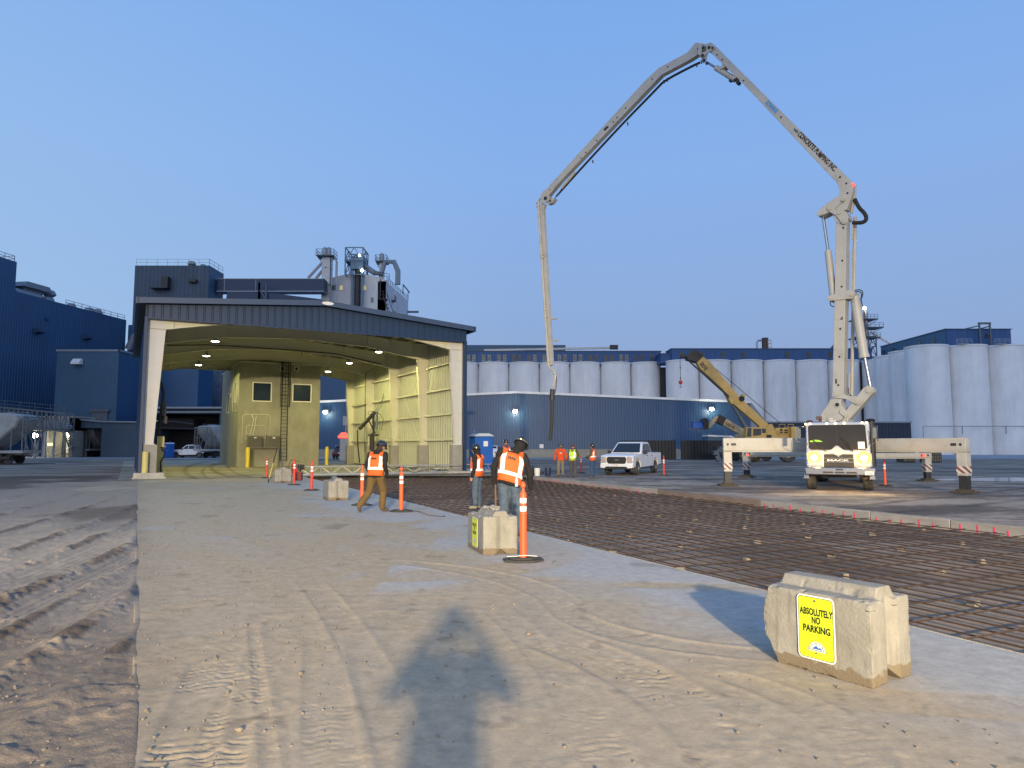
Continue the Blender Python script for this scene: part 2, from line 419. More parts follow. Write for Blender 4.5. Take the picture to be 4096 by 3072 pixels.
def ripple(dist, half, s, per, amp, seed, X, Y):
    """tyre tread: bars across a band, broken up by noise"""
    m = 1 - sstep(half*.8, half, np.abs(dist))
    w = fbm(X, Y, .35, seed, 3); w2 = fbm(X, Y, .12, seed+1, 2)
    w3 = fbm(X, Y, .06, seed+4, 2)
    ph = s/per + w*2.2 + w3*.5 + np.abs(dist)/half*.4
    saw = np.abs((ph % 1.0) - .5)*2
    br = sstep(.42, .56, fbm(X, Y, .45, seed+2, 3))*sstep(.36, .5, fbm(X, Y, .11, seed+6, 2))
    groove = -(1-sstep(.05, .38, saw))*1.1 + .35*sstep(.35, .6, saw)*(1-sstep(.6, .95, saw))
    return m*amp*.62*groove*(.05+.95*br)*(0.6+.8*w2), m

def line_sd(X, Y, a, b):
    d = np.array([b[0]-a[0], b[1]-a[1]]); L = np.hypot(*d); d = d/L
    rx, ry = X-a[0], Y-a[1]
    return rx*d[1]-ry*d[0], rx*d[0]+ry*d[1], L

# ---- lane between dirt and pit (cross index i 0..1 from left edge to pit edge)
ys = np.concatenate([np.linspace(-3, 2.2, 20)[:-1], np.geomspace(2.2, YB, 620)])
ti = np.linspace(-.02, 1, 450)
def strip(a0, a1, b0, b1, ys, ti):
    xa = np.array([at_y(a0, a1, y).x for y in ys]); xb = np.array([at_y(b0, b1, y).x for y in ys])
    X = xa[:, None] + (xb-xa)[:, None]*ti[None, :]; Y = np.repeat(ys[:, None], len(ti), 1)
    return X, Y
X, Y = strip(EDGE0, EDGE1, PN0, PN1, ys, ti)
Z = (fbm(X, Y, 1.8, 1, 4)-.5)*.014
U = np.repeat(ti[None, :], len(ys), 0); dpit = (1-U)
dust = .9*sstep(.41, .58, fbm(X, Y, 3.2, 5, 5, .55) + .38*(sstep(.10, .42, dpit)-.62) + .06 - .05*sstep(5, 12, Y))
bare = 1-dust
wid = np.abs(X[:, -1]-X[:, 0])[:, None]
clean = 1 - sstep(.9, 2.4, (1-U)*wid*.9 + (fbm(X, Y, 1.1, 9, 3)-.5)*1.6)
dust = dust*(1-clean*.9)
track_mask = np.zeros_like(X)
TR = []                       # (pointA, pointB, bend, half width, period, amp)
def gp(x, y): p = G(x, y); return (p.x, p.y)
TR += [(gp(3000, 3080), gp(2200, 2560), .22, .30, .075, .010), (gp(2450, 3080), gp(2000, 2450), .10, .16, .07, .006),
       (gp(1330, 3080), gp(1290, 2560), 0, .17, .07, .006), (gp(860, 3080), gp(1080, 2620), -.05, .16, .08, .012),
       (gp(1640, 3080), gp(1240, 2330), .1, .17, .08, .0015), (gp(1080, 3080), gp(1010, 2500), 0, .05, .05, .008),
       (gp(1700, 2260), gp(2300, 2480), -.5, .24, .12, .007), (gp(2230, 2420), gp(3080, 2620), .4, .20, .16, .008),
       (gp(700, 3080), gp(860, 2650), 0, .2, .09, .013), (gp(3500, 3080), gp(2900, 2700), .2, .16, .08, .004)]
for i, (a, b, bend, hw, per, amp) in enumerate(TR):
    d, s_, L = line_sd(X, Y, a, b)
    t = np.clip(s_/L, -.3, 1.3); d = d - bend*4*t*(1-t)
    endf = sstep(-.35, .0, s_/L)*(1-sstep(.85, 1.1, s_/L))
    r, m_ = ripple(d, hw, s_, per, amp, 40+i*5, X, Y)
    Z += r*endf; track_mask = np.maximum(track_mask, m_*endf)
    dust = np.maximum(dust, m_*endf*.75)
    Z += -.004*m_*endf + .006*np.exp(-((np.abs(d)-hw)/.05)**2)*endf
# long arcs of tyre marks swept across the lane further off
for k, (cx, cy, rr, w_) in enumerate([(-9, 9, 7.2, .22), (-9, 9, 8.9, .22), (-14, 14, 12.5, .25), (-14, 14, 14.4, .25), (6, 22, 14, .25), (-16, 30, 15, .3), (1.8, 3.5, 5.2, .2), (4, 12.5, 5.6, .3), (4.2, 12, 7.4, .28), (-1.5, 11.5, 2.2, .5), (-11, 4, 9.4, .3)]):
    d = np.hypot(X-cx, Y-cy)-rr
    m_ = (1-sstep(w_*.7, w_, np.abs(d)))*sstep(.35, .55, fbm(X, Y, 2.2, 90+k, 3))
    dust = np.clip(dust + (.75 if k % 2 else .95)*m_*(1-clean*.5), 0, 1); rp, _m = ripple(d, w_, np.arctan2(Y-cy, X-cx)*rr, .085, .0035, 500+k*9, X, Y); Z += -.002*m_ + rp*m_
cl = sstep(.60, .72, fbm(X, Y, .28, 15, 3))*dust
Z += cl*.005*fbm(X, Y, .05, 17, 2) + dust*.003*(fbm(X, Y, .09, 18, 3)-.5)
# longitudinal swept streaks on the clean strip
st = fbm(X*1.0+Y*.46, Y*.12, .35, 33, 4)
white = sstep(.55, .75, st)*clean
dark = np.clip(sstep(.70, .82, fbm(X, Y, .9, 61, 4))*.55 + sstep(.74, .8, fbm(X, Y, .25, 62, 3))*.5*dust, 0, 1)
dark = np.maximum(dark, .5*np.exp(-(U*wid/.45)**2)*fbm(X, Y, .6, 44, 3)*1.3)
dark = np.maximum(dark, .45*sstep(.5, .9, fbm(X*2, Y*.35, 2.5, 71, 4)+.45*np.exp(-((Y-31)/5)**2)-.1)*(1-U)*sstep(20, 27, Y))
Z = Z - .05*sstep(0, .004, -U)*3
lane = grid_mesh('road', X, Y, Z, {'mixa': dust*.95 - white*.2, 'mixb': dark*.8}, M_lane)
# slab edge face down into the pit
b = MB(); n = 60
for i in range(n+1):
    p = at_y(PN0, PN1, -2 + (YB+2)*i/n); b.v += [(p.x, p.y, .004), (p.x+.002, p.y, -.22)]
b.f = [(2*i, 2*i+2, 2*i+3, 2*i+1) for i in range(n)]; b.mi = [0]*n
o = b.build('kerb', M_conc, norm=False); struct(o)

# ---- dirt on the left
ysd = np.concatenate([np.linspace(-3, 2.6, 16)[:-1], np.geomspace(2.6, YB, 520)])
tj = np.concatenate([-np.geomspace(75, 9, 40)[:-1], -np.linspace(9, 0, 420)])
xa = np.array([at_y(EDGE0, EDGE1, y).x for y in ysd])
sc_ = np.clip(ysd/9, .55, 2.2)
X = xa[:, None] + tj[None, :]*np.where(tj[None, :] < -9, 1.6, sc_[:, None]); Y = np.repeat(ysd[:, None], len(tj), 1)
X = X + (np.clip(fbm(X*0+3, Y, 1.1, 19, 3)-.35, 0, 1)*.10+.015)*np.exp(tj/.25)[None, :]
near = 1 - sstep(14, 30, Y)
Z = (fbm(X, Y, 2.5, 21, 5)-.5)*.05
dE = -tj[None, :]*np.ones_like(X)
ang = R(9.5); uu = X*math.cos(ang)+Y*math.sin(ang); vv = -X*math.sin(ang)+Y*math.cos(ang)     # rut direction
uu = uu + .25*(fbm(X, Y, 5, 23, 2)-.5) + .012*vv**2*.3
rut = np.zeros_like(X); mud = np.zeros_like(X)
for k, (c, w_, h_) in enumerate([(-2.55, .13, .035), (-3.15, .10, .03), (-3.75, .16, .05), (-4.6, .12, .035), (-5.4, .15, .04), (-6.6, .13, .03), (-8.1, .2, .03), (-2.0, .09, .018), (-9.8, .2, .03)]):
    e = np.exp(-((uu-c)/w_)**2)*(.55+.9*fbm(X, Y, .8, 120+k, 3))
    e2 = np.exp(-((uu-c-.28)/(w_*1.6))**2)
    rut += 1.25*h_*e*(.4+1.2*fbm(X, Y, .07, 130+k, 3)) - .6*h_*e2
    mud += sstep(.35, .8, e)*sstep(.42, .6, fbm(X, Y, .7, 150+k, 3))
for k, (c, w_) in enumerate([(-3.4, .22), (-4.2, .28), (-5.0, .22), (-2.8, .14), (-6.0, .25), (-7.3, .35)]):
    m_ = 1-sstep(w_*.85, w_, np.abs(uu-c)); br = sstep(.35, .55, fbm(X, Y, 1.6, 170+k, 2))
    Z += m_*br*.008*np.sin((uu-c)/w_*3.14*4)
Z += rut*near + .02*sstep(.60, .8, fbm(X, Y, .22, 25, 3))*near*.7
Z += (fbm(X, Y, .10, 27, 3)-.5)*.020*near + (fbm(X, Y, .035, 35, 2)-.5)*.008*near*sstep(.35, .6, fbm(X, Y, .9, 36, 3))
Z = Z*sstep(0, .12, dE+.02) + .004*sstep(0, .03, dE) + .004
mixa = sstep(.4, .6, fbm(X, Y, 2.8, 28, 5) + .12*sstep(12, 22, Y))
mixb = np.clip(mud*.75*near + sstep(.58, .72, fbm(X*1.0, Y*.8, 3.5, 29, 5)+.16*sstep(9, 26, Y))*(.55+.4*sstep(12, 24, Y)), 0, 1)
grid_mesh('dirt_ground', X, Y, Z-.001, {'mixa': mixa, 'mixb': mixb}, M_dirt)

# ---- pit floor
xs0 = np.linspace(0, 1, 150); ysp = np.geomspace(2.0, YB, 260)
X, Y = strip(PN0, PN1, PF0, PF1, ysp, np.linspace(-.01, 1.01, 200))
Z = -.14 + (fbm(X, Y, .5, 301, 4)-.5)*.03
grid_mesh('pit_floor', X, Y, Z, {'mixa': sstep(.4, .65, fbm(X, Y, 1.2, 302, 4)), 'mixb': sstep(.55, .75, fbm(X, Y, 2., 303, 4))*.7}, M_pit)

# ---- gravel yard right of the pit
ysg = np.concatenate([np.linspace(0, 8, 20)[:-1], np.geomspace(8, YB, 220)]); tg = np.concatenate([np.linspace(0, 25, 260), np.geomspace(25.2, 190, 50)])
xa = np.array([at_y(PF0, PF1, y).x for y in ysg])
X = xa[:, None] + tg[None, :]; Y = np.repeat(ysg[:, None], len(tg), 1)
def gravel_attr(X, Y, s):
    v = fbm(X*.55+Y*.2, Y*.9, 1.1, s, 7, .74); v2 = fbm(X*.35, Y*.9, 2.6, s+1, 7, .7)
    tr = np.zeros_like(X)
    for k, (x0, y0, x1, y1, w_) in enumerate([(2, 44, 34, 30, .3), (2, 46, 34, 32.2, .3), (9, 24, 40, 20, .35), (9, 26, 42, 22.5, .35), (-60, 58, 60, 46, .5), (-60, 61, 60, 49.5, .5), (-60, 84, 70, 66, .6), (4, 41, 20, 60, .35), (12, 22, 30, 36, .25), (13.6, 21, 32, 35, .25)]):
        d, s_, L = line_sd(X, Y, (x0, y0), (x1, y1)); d = d + .8*(fbm(X, Y, 9, s+9+k, 2)-.5); tr = np.maximum(tr, (1-sstep(w_*.5, w_, np.abs(d)))*sstep(.3, .6, fbm(X, Y, 1.4, s+30+k, 3)))
    return np.clip(sstep(.42, .60, v) - tr*.3, 0, 1), np.clip(sstep(.52, .64, v2)*.7 + tr*.55, 0, 1)
a, c = gravel_attr(X, Y, 310)
Z = (fbm(X, Y, 1.5, 305, 4)-.5)*.05*sstep(0, .4, tg)[None, :] + (fbm(X, Y, .15, 306, 2)-.5)*.03
grid_mesh('gravel_ground', X, Y, Z, {'mixa': a, 'mixb': c}, M_gravel)
# ---- yard beyond the pit, out to the plant
ysg = np.geomspace(YB, 96, 160); X = np.repeat(np.linspace(-1, 1, 240)[None, :], len(ysg), 0)
X = np.sign(X)*np.abs(X)**1.15*170; Y = np.repeat(ysg[:, None], 240, 1)
a, c = gravel_attr(X, Y, 320)
grid_mesh('far_ground', X, Y, (fbm(X, Y, 4, 325, 4)-.5)*.06-.01, {'mixa': a*.9, 'mixb': c}, M_gravel)
# ---- pale paved strip along the plant
ysg = np.linspace(96, 420, 50); X = np.repeat(np.linspace(-420, 420, 60)[None, :], 50, 0); Y = np.repeat(ysg[:, None], 60, 1)
grid_mesh('plant_road', X, Y, X*0-.004, {'mixa': sstep(.4, .6, fbm(X, Y, 9, 330, 4)), 'mixb': sstep(.6, .8, fbm(X, Y, 16, 331, 4))*.5}, M_far)
b = MB(); b.box((0, 0, -.6), (3000, 3000, .7)); struct(b.build('ground', M_far))

# loose stones
M_stone = mat('pebble', (.20, .17, .14), .85, 0, .3, 1.0)
st = MB(); rng = random.Random(3)
for i in range(1800):
    y = 2.6 + 14*rng.random()**1.7; x = at_y(EDGE0, EDGE1, y).x
    if rng.random() < .6: px = x - rng.random()*6*max(.6, y/8)
    else: px = x + rng.random()**1.5*5
    if px > at_y(PN0, PN1, y).x - .2: continue
    s_ = rng.uniform(.005, .014)*(1.7 if rng.random() < .06 else 1)
    st.ell((px, y, s_*.4), (s_, s_*rng.uniform(.6, 1), s_*.7), 6, 4, Matrix.Rotation(rng.random()*6, 3, 'Z'))
o = st.build('loose_stones', M_stone); o['kind'] = 'stuff'; o['label'] = 'loose pebbles scattered over dirt and lane'; o['category'] = 'stones'

# ---- puddle on the right
b = MB(); P = [G(3800+260*math.cos(t)+90*math.cos(3*t)+250, 1920+9*math.sin(t)) for t in np.linspace(0, 6.28, 30)[:-1]]
b.sheet([(p.x, p.y, .022) for p in P], [tuple(range(len(P)))])
M_water = mat('puddle_water', (.03, .035, .04), .04, 0, 0, 1); struct(b.build('water_puddle', M_water))

# ---- pit form boards (far side), each its own board
M_form = mat('form_board', (.33, .31, .29), .8, 0, .12, 2, .3, 20, stain=(.2, .17, .14), stain_amt=.5, stain_scale=(1.5, 1.5, 6))
M_formred = mat('rusty_form_board', (.20, .15, .125), .8, 0, .15, 2, .2, 20)
M_pink = mat('pink_marking_paint', (.75, .04, .13), .7, 0, .1, 5)
joints = [(2105, 1919), (2330, 1944), (2640, 1981), (3095, 2030), (3460, 2082), (3800, 2120), (4300, 2180)]
jl = []
for (x, y) in joints:
    yy = G(x, y, -.12).y; jl.append(at_y(PF0, PF1, yy))
lab = ['pale form board at the far end of the rebar pit, nearest the buckets', 'grey form board with pink ticks along the pit near the white pickup', 'rust stained form board opposite the truck bumper',
       'grey form board in the middle of the pit edge below the front outrigger', 'whitish form board with pink paint ticks on the right of the pit', 'form board with bright pink ticks leaving the photo at right']
for i in range(6):
    a, c = jl[i], jl[i+1]; d = (c-a); L = d.length; t = thing('form_board', lab[i], 'form board', a, math.atan2(d.y, d.x), 'form boards along the pit')
    b = MB(); b.lohi((.01, -.0, -.16), (L-.01, .09, .10)); b.build('board', M_formred if i == 2 else M_form, t, bevel=.012)
    if i != 2:
        b = MB(); rng = random.Random(i)
        for k in range(int(L/.36)):
            x = .2+k*.36+rng.uniform(-.06, .06)
            if x < L-.1: b.lohi((x, -.006, -.13), (x+.035, -.001, rng.uniform(-.04, .05)))
        b.build('paint_ticks', M_pink, t)

# ---- rebar mat
M_rebar = mat('rusty_rebar', (.075, .048, .034), .75, .3, .3, 5)
t = thing('rebar_mat', 'brown rusty steel rebar grid tied flat inside the formed pit', 'rebar', (0, 0, 0))
dv = (PN0-PN1).normalized(); du = Vector((dv.y, -dv.x, 0))
o0 = PN1 + dv*-6
def ufar(v):                                   # pit width at v along the near edge
    p = o0+dv*v; a = PF0-p; d = (PF1-PF0)
    # intersect p + du*s with line PF
    det = du.x*(-d.y) - (-d.x)*du.y
    return (a.x*(-d.y) - (-d.x)*a.y)/det
def vend(u): return (YB-.6-(o0+du*u).y)/dv.y
bars = []
v = 3.0; k = 0; rng = random.Random(5)
while v < 46:
    w_ = ufar(v); p0 = o0+dv*(v+rng.uniform(-.03, .03))+du*-.02; p1 = o0+dv*(v+rng.uniform(-.04, .04))+du*(w_-.1)
    p0.z = p1.z = -.045
    if p0.y > YB-.5:
        pass
    if p1.y > YB-.6:
        f = (YB-.6-p0.y)/(p1.y-p0.y)
        if f <= .02: v += .60; continue
        p1 = p0+(p1-p0)*f
    bars.append((p0, p1)); v += .60
u = .15
while u < 13:
    # start where the far line cuts
    vs_ = [vv for vv in np.arange(2.5, 47, .1) if ufar(vv)-.12 > u]
    if not vs_: break
    v0, v1 = min(vs_), vend(u)
    v1 = min(v1, max(vs_))
    if v1-v0 > 1:
        m_ = rng.uniform(-.03, .03)
        p0 = o0+dv*v0+du*(u+m_); p1 = o0+dv*v1+du*(u-m_); p0.z = p1.z = -.063; bars.append((p0, p1))
    u += .29
bars.sort(key=lambda q: min(q[0].length, q[1].length))
rest = MB()
for i, (p0, p1) in enumerate(bars):
    mid = (p0+p1)/2; nseg = 5; pts = []
    for j in range(nseg+1):
        q = p0+(p1-p0)*j/nseg; pts.append((q.x+(rng.uniform(-.012, .012) if 0 < j < nseg else 0), q.y, q.z+(rng.uniform(-.012, .006) if 0 < j < nseg else 0)))
    if i < 92: bb = MB(); bb.tube(pts, .0095, 5); bb.build('rebar', M_rebar, t)
    else: rest.tube(pts, .0095, 5)
if rest.f: o = rest.build('far_rebar', M_rebar, t); o['kind'] = 'stuff'
# stub bars dowelled into the lane edge
# concrete spacer blocks under the mat
M_dobie = mat('pale_spacer_block', (.21, .185, .155), .85, 0, .25, 4)
proto = MB(); proto.prism([(-.045, 0), (.045, 0), (.035, .07), (-.035, .07)], lambda x, y, d: (x, d, y), -.055, .055)
first = None; rng = random.Random(11)
v = 4.2
while v < 36:
    u = .45
    while u < ufar(v)-.4:
        p = o0+dv*(v+rng.uniform(-.2, .2))+du*(u+rng.uniform(-.15, .15)); p.z = -.138
        if p.y < YB-1 and p.y > 3:
            if first is None:
                first = proto.build('spacer_block', M_dobie, None, bevel=.004); o = first
                tag(first, 'small pale concrete spacer block under the rebar in the pit', 'spacer block', 'small concrete spacer blocks under the rebar')
            else: o = first.copy(); COL.objects.link(o)
            o.location = p; o.rotation_euler = (0, 0, R(28)+rng.uniform(-.5, .5))
        u += 1.55
    v += 1.7
M_purlin = mat('purlin_steel', (.50, .49, .37), .5, 0, .1, .6)
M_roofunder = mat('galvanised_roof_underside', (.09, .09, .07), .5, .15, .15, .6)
# ================================================================ CANOPY (drive-through steel building)
CA = R(28.3); CO = Vector((-19.05, 36.5, 0)); CWID, CDEP = 18.3, 25.6
cu_, cv_ = Vector((math.cos(CA), math.sin(CA), 0)), Vector((-math.sin(CA), math.cos(CA), 0))
def CW(u, v, z=0): return CO + cu_*u + cv_*v + Vector((0, 0, z))
def CL(px, py, v):                       # pixel on the canopy-local plane v -> (u, z)
    o = CO + cv_*v
    return PV(px, py, (o.x, o.y), (cu_.x, cu_.y))
cano = thing('drive_through_canopy', 'large navy steel drive-through canopy with lit cream interior and open front', 'canopy building', CO, CA)
EAVE = 9.15
def roofz(u): return EAVE + (CWID/2-abs(u-CWID/2))/12
FB = 8.38                                # fascia bottom
# fascia front and back
b = MB(); b.corr((0, 0, FB), (1, 0, 0), (0, 0, 1), CWID, 0, (0, -1, 0), .41, .035, top=lambda t: roofz(t)-FB-.05)
b.lohi((-.03, -.045, FB-.06), (CWID+.03, .012, FB-.002))
b.build('fascia', M_navy, cano, smooth=False)
b = MB(); b.corr((0, CDEP, FB), (1, 0, 0), (0, 0, 1), CWID, 0, (0, -1, 0), .41, .035, top=lambda t: roofz(t)-FB-.05)
b.lohi((-.03, CDEP-.045, FB-.06), (CWID+.03, CDEP+.012, FB-.002))
b.build('rear_fascia', M_cream, cano, smooth=False)
# roof: two slopes, ribbed underside
b = MB()
for s in (0, 1):
    n = 40
    for side in (-1,):
        pass
    xs = (-.35, CWID/2) if s == 0 else (CWID/2, CWID+.35)
    out = [(xs[0], roofz(max(0, min(CWID, xs[0])))-(.03 if s == 0 else 0)), (xs[1], roofz(max(0, min(CWID, xs[1])))), (xs[1], roofz(min(CWID, xs[1]))+.05), (xs[0], roofz(max(0, xs[0]))+.05)]
    b.prism(out, lambda x, z, d: (x, d, z), -.30, CDEP+.3)
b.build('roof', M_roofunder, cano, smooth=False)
b = MB()       # standing ribs under the roof
u = .3
while u < CWID:
    b.box((u, CDEP/2, roofz(u)-.03), (.07, CDEP-.2, .05)); u += .305
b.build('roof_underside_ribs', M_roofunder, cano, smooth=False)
# trim along roof edge (dark)
b = MB()
for x0, x1 in ((-.40, CWID/2), (CWID/2, CWID+.42)):
    z0, z1 = roofz(max(0, x0)), roofz(min(CWID, x1))
    if x0 < 0: z0 = EAVE
    if x1 > CWID: z1 = EAVE
    b.prism([(x0, z0-.13), (x1, z1-.13), (x1, z1+.17), (x0, z0+.17)], lambda x, z, d: (x, d, z), -.42, -.305)
b.lohi((CWID+.36, -.42, EAVE-.15), (CWID+.50, CDEP+.3, EAVE+.17))
b.lohi((-.50, -.42, EAVE-.15), (-.36, CDEP+.3, EAVE+.17))
b.build('roof_edge_trim', M_navy_trim, cano)
# side walls: outside navy, inside cream ribs
for nm, u0, u1, s in (('left_wall', -.02, .12, 1), ('right_wall', CWID-.12, CWID+.02, -1)):
    b = MB(); b.lohi((u0, 0.0, .0), (u1, CDEP, EAVE-.05)); w_ = b.build(nm, M_navy, cano, smooth=False)
    b = MB(); ui = u1+.003 if s > 0 else u0-.003
    b.corr((ui, .35, .12), (0, 1, 0), (0, 0, 1), CDEP-.4, EAVE-.2, (s, 0, 0), .42, .06)
    b.build('inside_panels', M_cream, w_, smooth=False)
    b = MB()
    for z in (2.14, 3.83, 5.5, 7.2): 
        b.lohi((u1+.03 if s > 0 else u0-.25, .4, z), (u1+.25 if s > 0 else u0-.03, CDEP-.1, z+.05))
        b.lohi((u1+.20 if s > 0 else u0-.25, .4, z-.08), (u1+.25 if s > 0 else u0-.20, CDEP-.1, z+.0))
    b.build('girts', M_creamframe, w_, smooth=False)
b = MB(); b.lohi((CWID-.14, -.05, 0), (CWID+.04, -.003, FB+.02)); b.lohi((-.05, -.05, 0), (.10, -.003, FB+.02)); b.build('corner_trim', M_navy, cano)
# portal frames
FV = [.45, 6.3, 12.5, 18.9, 25.1]
for i, v in enumerate(FV):
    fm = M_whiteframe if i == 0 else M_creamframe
    for s in (0, 1):
        X = (lambda u: u) if s == 0 else (lambda u: CWID-u)
        web = [(.12, 1.78), (.60, 1.78), (.96, 7.9), (.96, 8.45), (.12, 8.6)]
        b = MB()
        b.prism([(X(x), z) for x, z in web], lambda x, z, d: (x, d, z), v-.012, v+.012)
        b.bar((X(.60), v, 1.78), (X(.96), v, 7.93), .26, .03, up=(1, 0, 0)); b.bar((X(.13), v, 1.78), (X(.13), v, 8.75), .26, .03, up=(1, 0, 0))
        b.lohi((X(1.05), v-.12, 7.86), (X(.2), v+.12, 7.89))
        b.lohi((X(.14), v-.16, 1.76), (X(.68), v+.16, 1.80))
        for zz in (3, 4.5, 6): b.bar((X(.24), v-.02, zz), (X(.75), v-.02, zz), .02, .04)
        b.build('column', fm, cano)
        b = MB(); b.lohi((X(.13), v-.28, 0), (X(.80), v+.28, 1.762)); b.build('pedestal', M_pedestal, cano, bevel=.02)
    # rafter
    top = [(u, roofz(u)-.28) for u in (.2, CWID/2, CWID-.2)]
    bot = [(.96, 7.86), (4.6, 8.52), (CWID/2, 8.74), (CWID-4.6, 8.52), (CWID-.96, 7.86)]
    b = MB(); rm = M_creamframe
    b.prism([(.2, 7.92)] + bot + [(CWID-.2, 7.92)] + top[::-1], lambda x, z, d: (x, d, z), v-.01, v+.01)
    for a, c in zip(bot, bot[1:]): b.bar((a[0], v, a[1]), (c[0], v, c[1]), .26, .03)
    for a, c in zip(top, top[1:]): b.bar((a[0], v, a[1]), (c[0], v, c[1]), .26, .03)
    for u in (1.34, CWID-1.34, 4.6, CWID-4.6, 3.0, CWID-3): b.lohi((u-.008, v-.11, 8.0 if u < 2 or u > CWID-2 else 8.65), (u+.008, v+.11, roofz(u)-.3))
    b.build('rafter', rm, cano)
    b = MB()
    for u in (2.3, CWID-2.3):
        s_ = 1 if v < 20 else -1
        b.bar((u, v, 8.15), (u, v+1.0*s_, roofz(u)-.25), .05)
    b.build('flange_brace', M_creamframe, cano)
b = MB(); u = 1.3
while u < CWID-.8:
    b.lohi((u-.03, .3, roofz(u)-.26), (u+.03, CDEP-.1, roofz(u)-.06)); b.lohi((u-.03, .3, roofz(u)-.26), (u+.07, CDEP-.1, roofz(u)-.245)); u += 1.42
b.build('purlins', M_purlin, cano, smooth=False)
b = MB()
for (v0, z0, v1, z1) in ((6.6, 1.9, 12.2, 7.6), (6.6, 7.6, 12.2, 1.9)): b.tube([(CWID-.55, v0, z0), (CWID-.55, v1, z1)], .014, 5)
for v0, v1 in ((6.3, 12.5), (18.9, 25.1)): b.tube([(3, v0, 9.0), (9, v1, 9.3)], .012, 5); b.tube([(9, v0, 9.3), (3, v1, 9.0)], .012, 5); b.tube([(15.5, v0, 9.0), (9.4, v1, 9.3)], .012, 5); b.tube([(9.4, v0, 9.3), (15.5, v1, 9.0)], .012, 5)
b.build('brace_rods', M_creamframe, cano)
# oval badge on the ridge trim and two little plants caught on it
b = MB(); pr = [(.34*math.cos(t), .10*math.sin(t)) for t in np.linspace(0, 6.283, 25)[:-1]]
b.prism([(CWID/2+.15+x, roofz(9)+.02+z) for x, z in pr], lambda x, z, d: (x, d, z), -.435, -.42); b.build('oval_badge', M_plastwhite, cano)
# conduit inside
b = MB(); b.tube([(1.5, 12.4, 8.55), (4, 12.3, 8.75), (7.5, 12.3, 8.78), (13, 12.3, 8.7), (16.6, 12.3, 8.1), (17.3, 18.7, 8.0), (17.35, 18.7, 1.2)], .035, 6)
b.tube([(10.5, 12.1, 8.4), (10.7, 13.5, 9.05), (11.2, 14.5, 9.1)], .03, 6); b.build('conduit', M_dark, cano)
# high-bay lamps under the roof (lit)
M_lampglow = emit('canopy_lamp_glow', (1, .93, .72), 30)
LAMPW = 660
for i, (u, v) in enumerate([(4.0, 6.6), (4.2, 14.6), (4.2, 21.2), (14.6, 6.6), (14.6, 14.1), (14.7, 21.3)]):
    p = CW(u, v, 8.30)
    side = 'left' if i < 3 else 'right'; dep = ['nearest to the front', 'second from the front', 'deepest'][i % 3]
    l = thing('canopy_lamp', f'lit round lamp hanging under canopy roof, {side} row, {dep}', 'lamp', p, CA, 'lamps under the canopy roof')
    b = MB(); b.lathe([(.02, .42), (.05, .40), (.08, .12), (.17, .06), (.26, -.06), (.25, -.06), (.16, .04)], n=14, cap=False); b.build('housing', M_galv, l)
    b = MB(); b.lathe([(.0, -.10), (.14, -.09), (.235, -.055), (.235, -.03), (0, -.02)], n=14, cap=False); b.build('glowing_lens', M_lampglow, l)
    b = MB(); b.bar((0, 0, .40), (0, 0, roofz(u)-8.35), .025); b.build('hanger', M_dark, l)
    lamp('canopy_lamp_light', p+Vector((0, 0, -.22)), LAMPW, (.97, .93, .36), .12, 'SPOT', rot=(0, 0, 0), spot=R(172), blend=.25)

# apron slab under the canopy
M_apron = ground_mat('canopy_slab', (.38, .35, .27), (.30, .26, .19), (.14, .11, .08), .8, .3)
nu, nv = 150, 190; uu_, vv_ = np.meshgrid(np.linspace(-.9, CWID+1.2, nu), np.linspace(-1.1, CDEP+30, nv))
X = CO.x+uu_*cu_.x+vv_*cv_.x; Y = CO.y+uu_*cu_.y+vv_*cv_.y
tr = np.zeros_like(X)
for c0, bend, w_ in ((2.6, .02, .22), (4.4, .02, .22), (3.4, .06, .12), (5.4, .035, .14)):
    d = uu_-(c0+bend*(vv_-4)+.006*(vv_-4)**2*.4); tr = np.maximum(tr, (1-sstep(w_*.5, w_, np.abs(d)))*(.4+.6*fbm(X, Y, 1.5, 410, 3)))
g_ = grid_mesh('canopy_floor', X, Y, 0*X+.020, {'mixa': sstep(.35, .6, fbm(X, Y, 2.2, 411, 5)), 'mixb': np.clip(tr*.9+sstep(.6, .75, fbm(X, Y, 1.1, 412, 4))*.5, 0, 1)}, M_apron)
b = MB(); b.lohi((-.25, -.45, 0), (1.15, .8, .32)); b.lohi((-.3, -.5, 0), (1.25, .9, .10)); o = b.build('column_footing', M_conc, cano, bevel=.03)
b = MB(); b.lohi((CWID-1.5, -.7, 0), (CWID+.6, .95, .14)); b.build('column_footing', M_conc, cano, bevel=.03)

